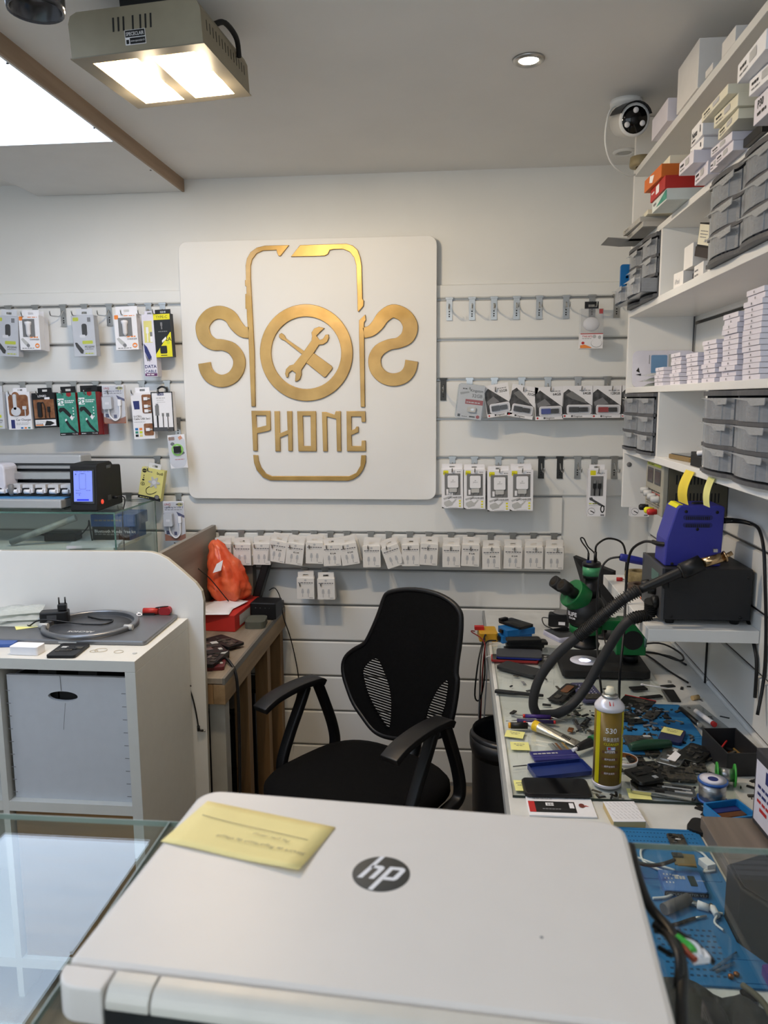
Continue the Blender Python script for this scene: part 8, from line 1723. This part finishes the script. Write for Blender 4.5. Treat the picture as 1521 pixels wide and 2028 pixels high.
# ---- things on the desk under the glass at the right
tm2 = silicone('repair_mat', 'large blue silicone repair mat lying under the glass counter at the right', .15, .475, 1.045, 1.462, DZ, [(.02, .86, .98, .985), (.02, .60, .55, .84), (.57, .60, .98, .84), (.02, .02, .5, .30), (.80, .02, .98, .14)], [(.52, .04, .78, .28, 10, 9, .005, 1), (.05, .885, .95, .955, 46, 3, .003, 0)])
M2 = DZ + .0046
dv_ = slab('tester', 'blue pocket tester with a small dark display lying on the near mat', 'tester', E_((520, 822), (900, 848), (850, 665), (475, 640)), .012, mat('periwinkle plastic', (78, 126, 190), .4), .004, M2 - .0004, parts=lambda t, w, l, h: (MB().prism(rr(w * .17, l * .50, .002, 2, w * .24, 0), h, h + .0005, mat('dim lcd', (50, 62, 60), .2), 'z').build('display', t), top([('t', .93, .5, .05, 'QIANLI', PAPER, 'c'), ('l', .30, .3, .5, .05, PAPER, 1), ('l', .34, .45, .6, .16, INKL, 2)] + [('e', .10 + .08 * (k % 3), .25 + .2 * (k // 3), .018, .04, PALEG) for k in range(9)])(t, w, l, h)))
q = MB(); q.xf = Matrix.Translation(dv_.location) @ Matrix.Rotation(dv_.rotation_euler.z, 4, 'Z')
q = MB(); q.rect(-.036, .036, .002, .010, -.0242, INK); q.text('DISPLAY  TESTER V1.1', 0, .0035, .0045, -.0246, INKL, 'c', 0, .066); o = q.build('side_print', dv_)
bb_ = max(v.co.y for v in dv_.children[0].data.vertices); 
for v in o.data.vertices: v.co.y = -bb_ - .0004 - (.0004 if abs(v.co.y) > .0244 else 0)
PCBX = slab('circuit_board', 'green black phone board lying on the far edge of the near mat', 'circuit board', E_((590, 415), (735, 415), (690, 330), (530, 310)), .005, PCB, .002, M2 - .0004, parts=chassis(81))
def et(x, y, z=M2): return at(1200 + x / 4.526, 1580 + y / 4.526, 2, z + .003)
WCB = mat('white cable sheath', (222, 222, 222), .4)
q = MB(); q.tube([et(380, 430), et(315, 470), (et(330, 560)), et(420, 620), et(520, 660)], .0022, WCB, 7); q.tube([et(780, 450), et(880, 510), et(935, 600), et(880, 660), et(980, 650)], .0022, WCB, 7); q.tube([et(270, 530), et(430, 590), et(620, 650)], .0022, WCB, 7); tag(q.build('white_cable'), 'white cable coiled behind the blue pocket tester', 'cable')
q = MB(); a = et(905, 600, M2 + .002); q.box(-.009, .009, -.012, .012, 0, .012, PAPER); tag(q.build('white_plug', loc=(a.x, a.y, M2 + .0002), rot=(0, 0, .4)), 'white plug block beside the blue pocket tester', 'plug')
q = MB(); q.tube([et(420, 900), et(540, 890), et(630, 850)], .0022, WCB, 7); tag(q.build('white_cable'), 'short white cable in front of the blue pocket tester', 'cable')
up = thing('usb_plug_cable', 'white usb plug with cable lying on the near mat', 'cable', et(740, 945))
q = MB(); a, b_ = Vector(), et(900, 995) - up.location; d = (b_ - a).normalized(); z_ = Vector((0, 0, .0025))
q.cyl(a + z_, a + d * .014 + z_, .0048, STEEL, n=4); q.build('metal_plug', up); q = MB(); q.cyl(a + d * .014 + z_, a + d * .032 + z_, .0075, PAPER, r1=.006, n=12); q.cyl(a + d * .032 + z_, a + d * .042 + z_, .0035, PAPER, n=10); q.build('plug_grip', up)
q = MB(); q.tube([a + d * .042 + z_, et(960, 1020) - up.location, et(1050, 1040) - up.location], .002, WCB, 6); q.build('lead', up)
up2 = thing('charging_cable', 'white phone charging plug with cable at the black box on the near mat', 'cable', et(955, 1000)); q = MB(); q.cyl((0, 0, .003), (.001, -.02, .003), .0055, PAPER, n=12); q.cyl((0, 0, .003), (-.0005, .008, .003), .0035, STEEL, n=8); q.build('plug', up2)
q = MB(); q.tube([(.001, -.02, .003), et(975, 1120) - up2.location, et(1055, 1190) - up2.location], .002, WCB, 6); q.build('lead', up2)
q = MB(); q.tube([et(430, 1150), et(600, 1140), et(760, 1090), et(800, 1078)], .0028, BLACK, 7); q.tube([et(800, 1078), et(900, 1060)], .002, STEEL, 7, raw=True); tag(q.build('probe_lead'), 'black lead with a steel tip lying on the near mat', 'cable')
q = MB(); p = et(620, 960); q.tube([et(520, 1000, M2 + .006), et(740, 905, M2 + .006)], .0095, mat('grey rubber sleeve', (92, 90, 90), .7), 12, raw=True); tag(q.build('rubber_sleeve'), 'grey rubber sleeve lying in front of the blue pocket tester', 'sleeve')
rc = thing('ribbon_connector', 'gold edged ribbon connector on a black lead behind the blue pocket tester', 'connector', et(700, 560, M2 + .02))
q = MB(); q.prism([(-.020, -.016), (.016, -.022), (.022, .016), (-.016, .020)], 0, .002, mat('amber film', (128, 112, 78), .4), 'z'); q.box(-.016, .014, -.022, -.017, .0021, .004, GOLD); q.box(-.018, .0, .004, .016, .0021, .005, PCB); q.build('film', rc)
q = MB(); q.tube([(-.018, -.004, .002), et(480, 600, M2 + .03) - rc.location, et(350, 600, M2 + .03) - rc.location, et(260, 560, M2 + .03) - rc.location, et(170, 470, M2) - rc.location], .0035, BLACK, 7); q.build('lead', rc)
WDG = woodmat('grey oak board', (128, 116, 104), (96, 86, 78), .5, 'Y', 18)
gb = thing('oak_box', 'grey oak veneered box beside the near repair mat', 'box', (.480, 1.262, DZ + .0004)); MB().box(0, .225, 0, .20, 0, .034, WDG).build('body', gb, bev=.0015)
# black box shaped device
bxm = thing('black_device', 'black angular device box standing under the glass at the right picture edge', 'device', (.520, 1.150, DZ + .0004), (0, 0, math.radians(28)))
q = MB(); q.prism([(-.065, -.095), (.075, -.095), (.080, .03), (.055, .085), (-.045, .085), (-.075, .03)], 0, .095, BLACKM, 'z'); q.build('body', bxm, bev=.003); q = MB(); q.prism([(-.060, -.090), (.070, -.090), (.074, .028), (.051, .080), (-.041, .080), (-.069, .028)], .0952, .098, BLACK, 'z'); q.build('lid', bxm, bev=.001)
# black cloth bag
CLB = mat('black cloth bag', (34, 35, 36), .8, rgb2=(52, 52, 52), scale=30, bump=.5, bscale=50)
V = []; N, M_ = 22, 20
for a in range(N + 1):
    for c in range(M_ + 1):
        x, y = a / N, c / M_; e = (math.sin(PI * x) * math.sin(PI * y)) ** .38; V.append((-.125 + .25 * x, -.13 + .26 * y, e * (.085 + .028 * noise.noise((x * 7, y * 3, 1)) + .016 * math.sin(x * 17 + y * 4))))
nn = len(V); V += [(x, y, 0) for x, y, z in V]; Fs = [(a * (M_ + 1) + c, (a + 1) * (M_ + 1) + c, (a + 1) * (M_ + 1) + c + 1, a * (M_ + 1) + c + 1) for a in range(N) for c in range(M_)]
b = MB(); b.add(V, Fs + [tuple(nn + k for k in f[::-1]) for f in Fs], CLB, True)
cb_ = thing('cloth_bag', 'black cloth bag slumped on the desk at the bottom right', 'bag', (.320, .88, DZ + .0004), (0, 0, -.5)); b.build('cloth', cb_)
q = MB(); q.tube([(.02, .06, .105), (.05, .03, .112), (.08, -.03, .108), (.09, -.08, .09)], .004, mat('olive strap', (96, 92, 78), .7), 7); q.build('strap', cb_)
pb2 = thing('pouch_flap', 'dark brown leather flap lying beside the black cloth bag', 'pouch', (.555, .93, DZ + .0004), (0, 0, -.45)); MB().prism(rr(.16, .13, .02, 4), 0, .03, mat('dark brown leather', (58, 50, 42), .5, bump=.3), 'z').build('body', pb2, bev=.006)
slab('phone', 'dark phone at the lower right corner on the bare desk', 'phone', E_((1230, 1830), (1400, 1830), (1330, 1720), (1190, 1712)), .009, mat('slate phone', (70, 74, 90), .35), .010, DZ, parts=glassface)
q = MB(); q.prism([(0, 0), (.05, .01), (.04, .06), (.0, .05)], 0, .02, mat('violet card', (88, 40, 130), .4), 'z'); a = at(1509, 1975, 2, DZ); tag(q.build('violet_packet', loc=(a.x + .014, a.y - .01, DZ + .0004)), 'violet packet at the right picture edge near the bottom', 'packet')
q = MB(); 
for i, (x0, y0, x1, y1) in enumerate(((960, 1540, 1170, 1390), (990, 1560, 1150, 1480))): q.tube([et(x0, y0), et(x1, y1)], .0025, CLEARG, 8, raw=True)
tag(q.build('clear_nozzles'), 'two clear plastic needle nozzles at the near corner of the mat', 'nozzle')
for i in range(2): 
    q = MB(); q.lathe([(.004, 0), (.0045, .004), (.002, .006)], COPPER, 10); a = et(1120 + 50 * i, 1600 - 20 * i); tag(q.build('brass_nut', loc=(a.x, a.y, M2 + .0003)), ('brass nut nearer the cloth bag' if i == 0 else 'brass nut nearer the black device') + ' on the near mat', 'nut')
# cables lying on the glass beside the laptop
GZ2 = GT + .0004
def gp_(u, v, dz=.006): return at(u, v, 2, GZ2 + dz)
q = MB(); q.tube([gp_(1249, 1676), gp_(1258, 1715), gp_(1270, 1755), gp_(1290, 1800), gp_(1325, 1840), gp_(1343, 1880), gp_(1352, 1930), gp_(1350, 1990), gp_(1352, 2060)], .0038, BLACK, 8); tag(q.build('thick_cable'), 'thick black cable along the right edge of the laptop', 'cable')
q = MB(); q.tube([gp_(1295, 1830, .004), gp_(1320, 1850, .004), gp_(1336, 1875, .013), gp_(1346, 1905, .013), gp_(1342, 1960, .004)], .003, BLACK, 8); tag(q.build('thick_cable'), 'second black cable beside the laptop carrying a green sleeve', 'cable')
q = MB(); q.tube([gp_(1296, 1844, .002), gp_(1330, 1842, .002), gp_(1365, 1860, .002), gp_(1395, 1885, .002), gp_(1413, 1905, .002)], .0018, BLACK, 7); q.tube([gp_(1304, 1876, .002), gp_(1332, 1893, .002)], .0018, BLACK, 7, raw=True); tag(q.build('thin_cable'), 'thin black cable running right from the laptop edge', 'cable')
cn_ = thing('wire_connector', 'small white wire connector with green and red wires beside the laptop', 'connector', gp_(1384, 1903, .001), (0, 0, .25))
q = MB(); q.box(-.006, .006, -.0035, .0045, .0004, .005, PAPER); q.build('housing', cn_)
for i, (m, pts) in enumerate(((mat('green sleeve', (60, 170, 62), .45), ((1340, 1861), (1352, 1868), (1366, 1876), (1374, 1886))), (mat('rust wire', (150, 66, 44), .5), ((1350, 1872), (1358, 1882), (1368, 1893), (1378, 1901))), (PALEG, ((1352, 1862), (1372, 1868), (1384, 1880), (1388, 1896))))):
    R_ = Matrix.Rotation(-.25, 4, 'Z'); q = MB(); q.tube([R_ @ (gp_(u, v, .006) - cn_.location) for u, v in pts], (.0042, .0022, .0018)[i], m, 7, rad=(lambda t: .0045 - .002 * t) if i == 0 else None); q.build('wire', cn_, label=('green sleeve', 'rust red wire', 'grey wire')[i])
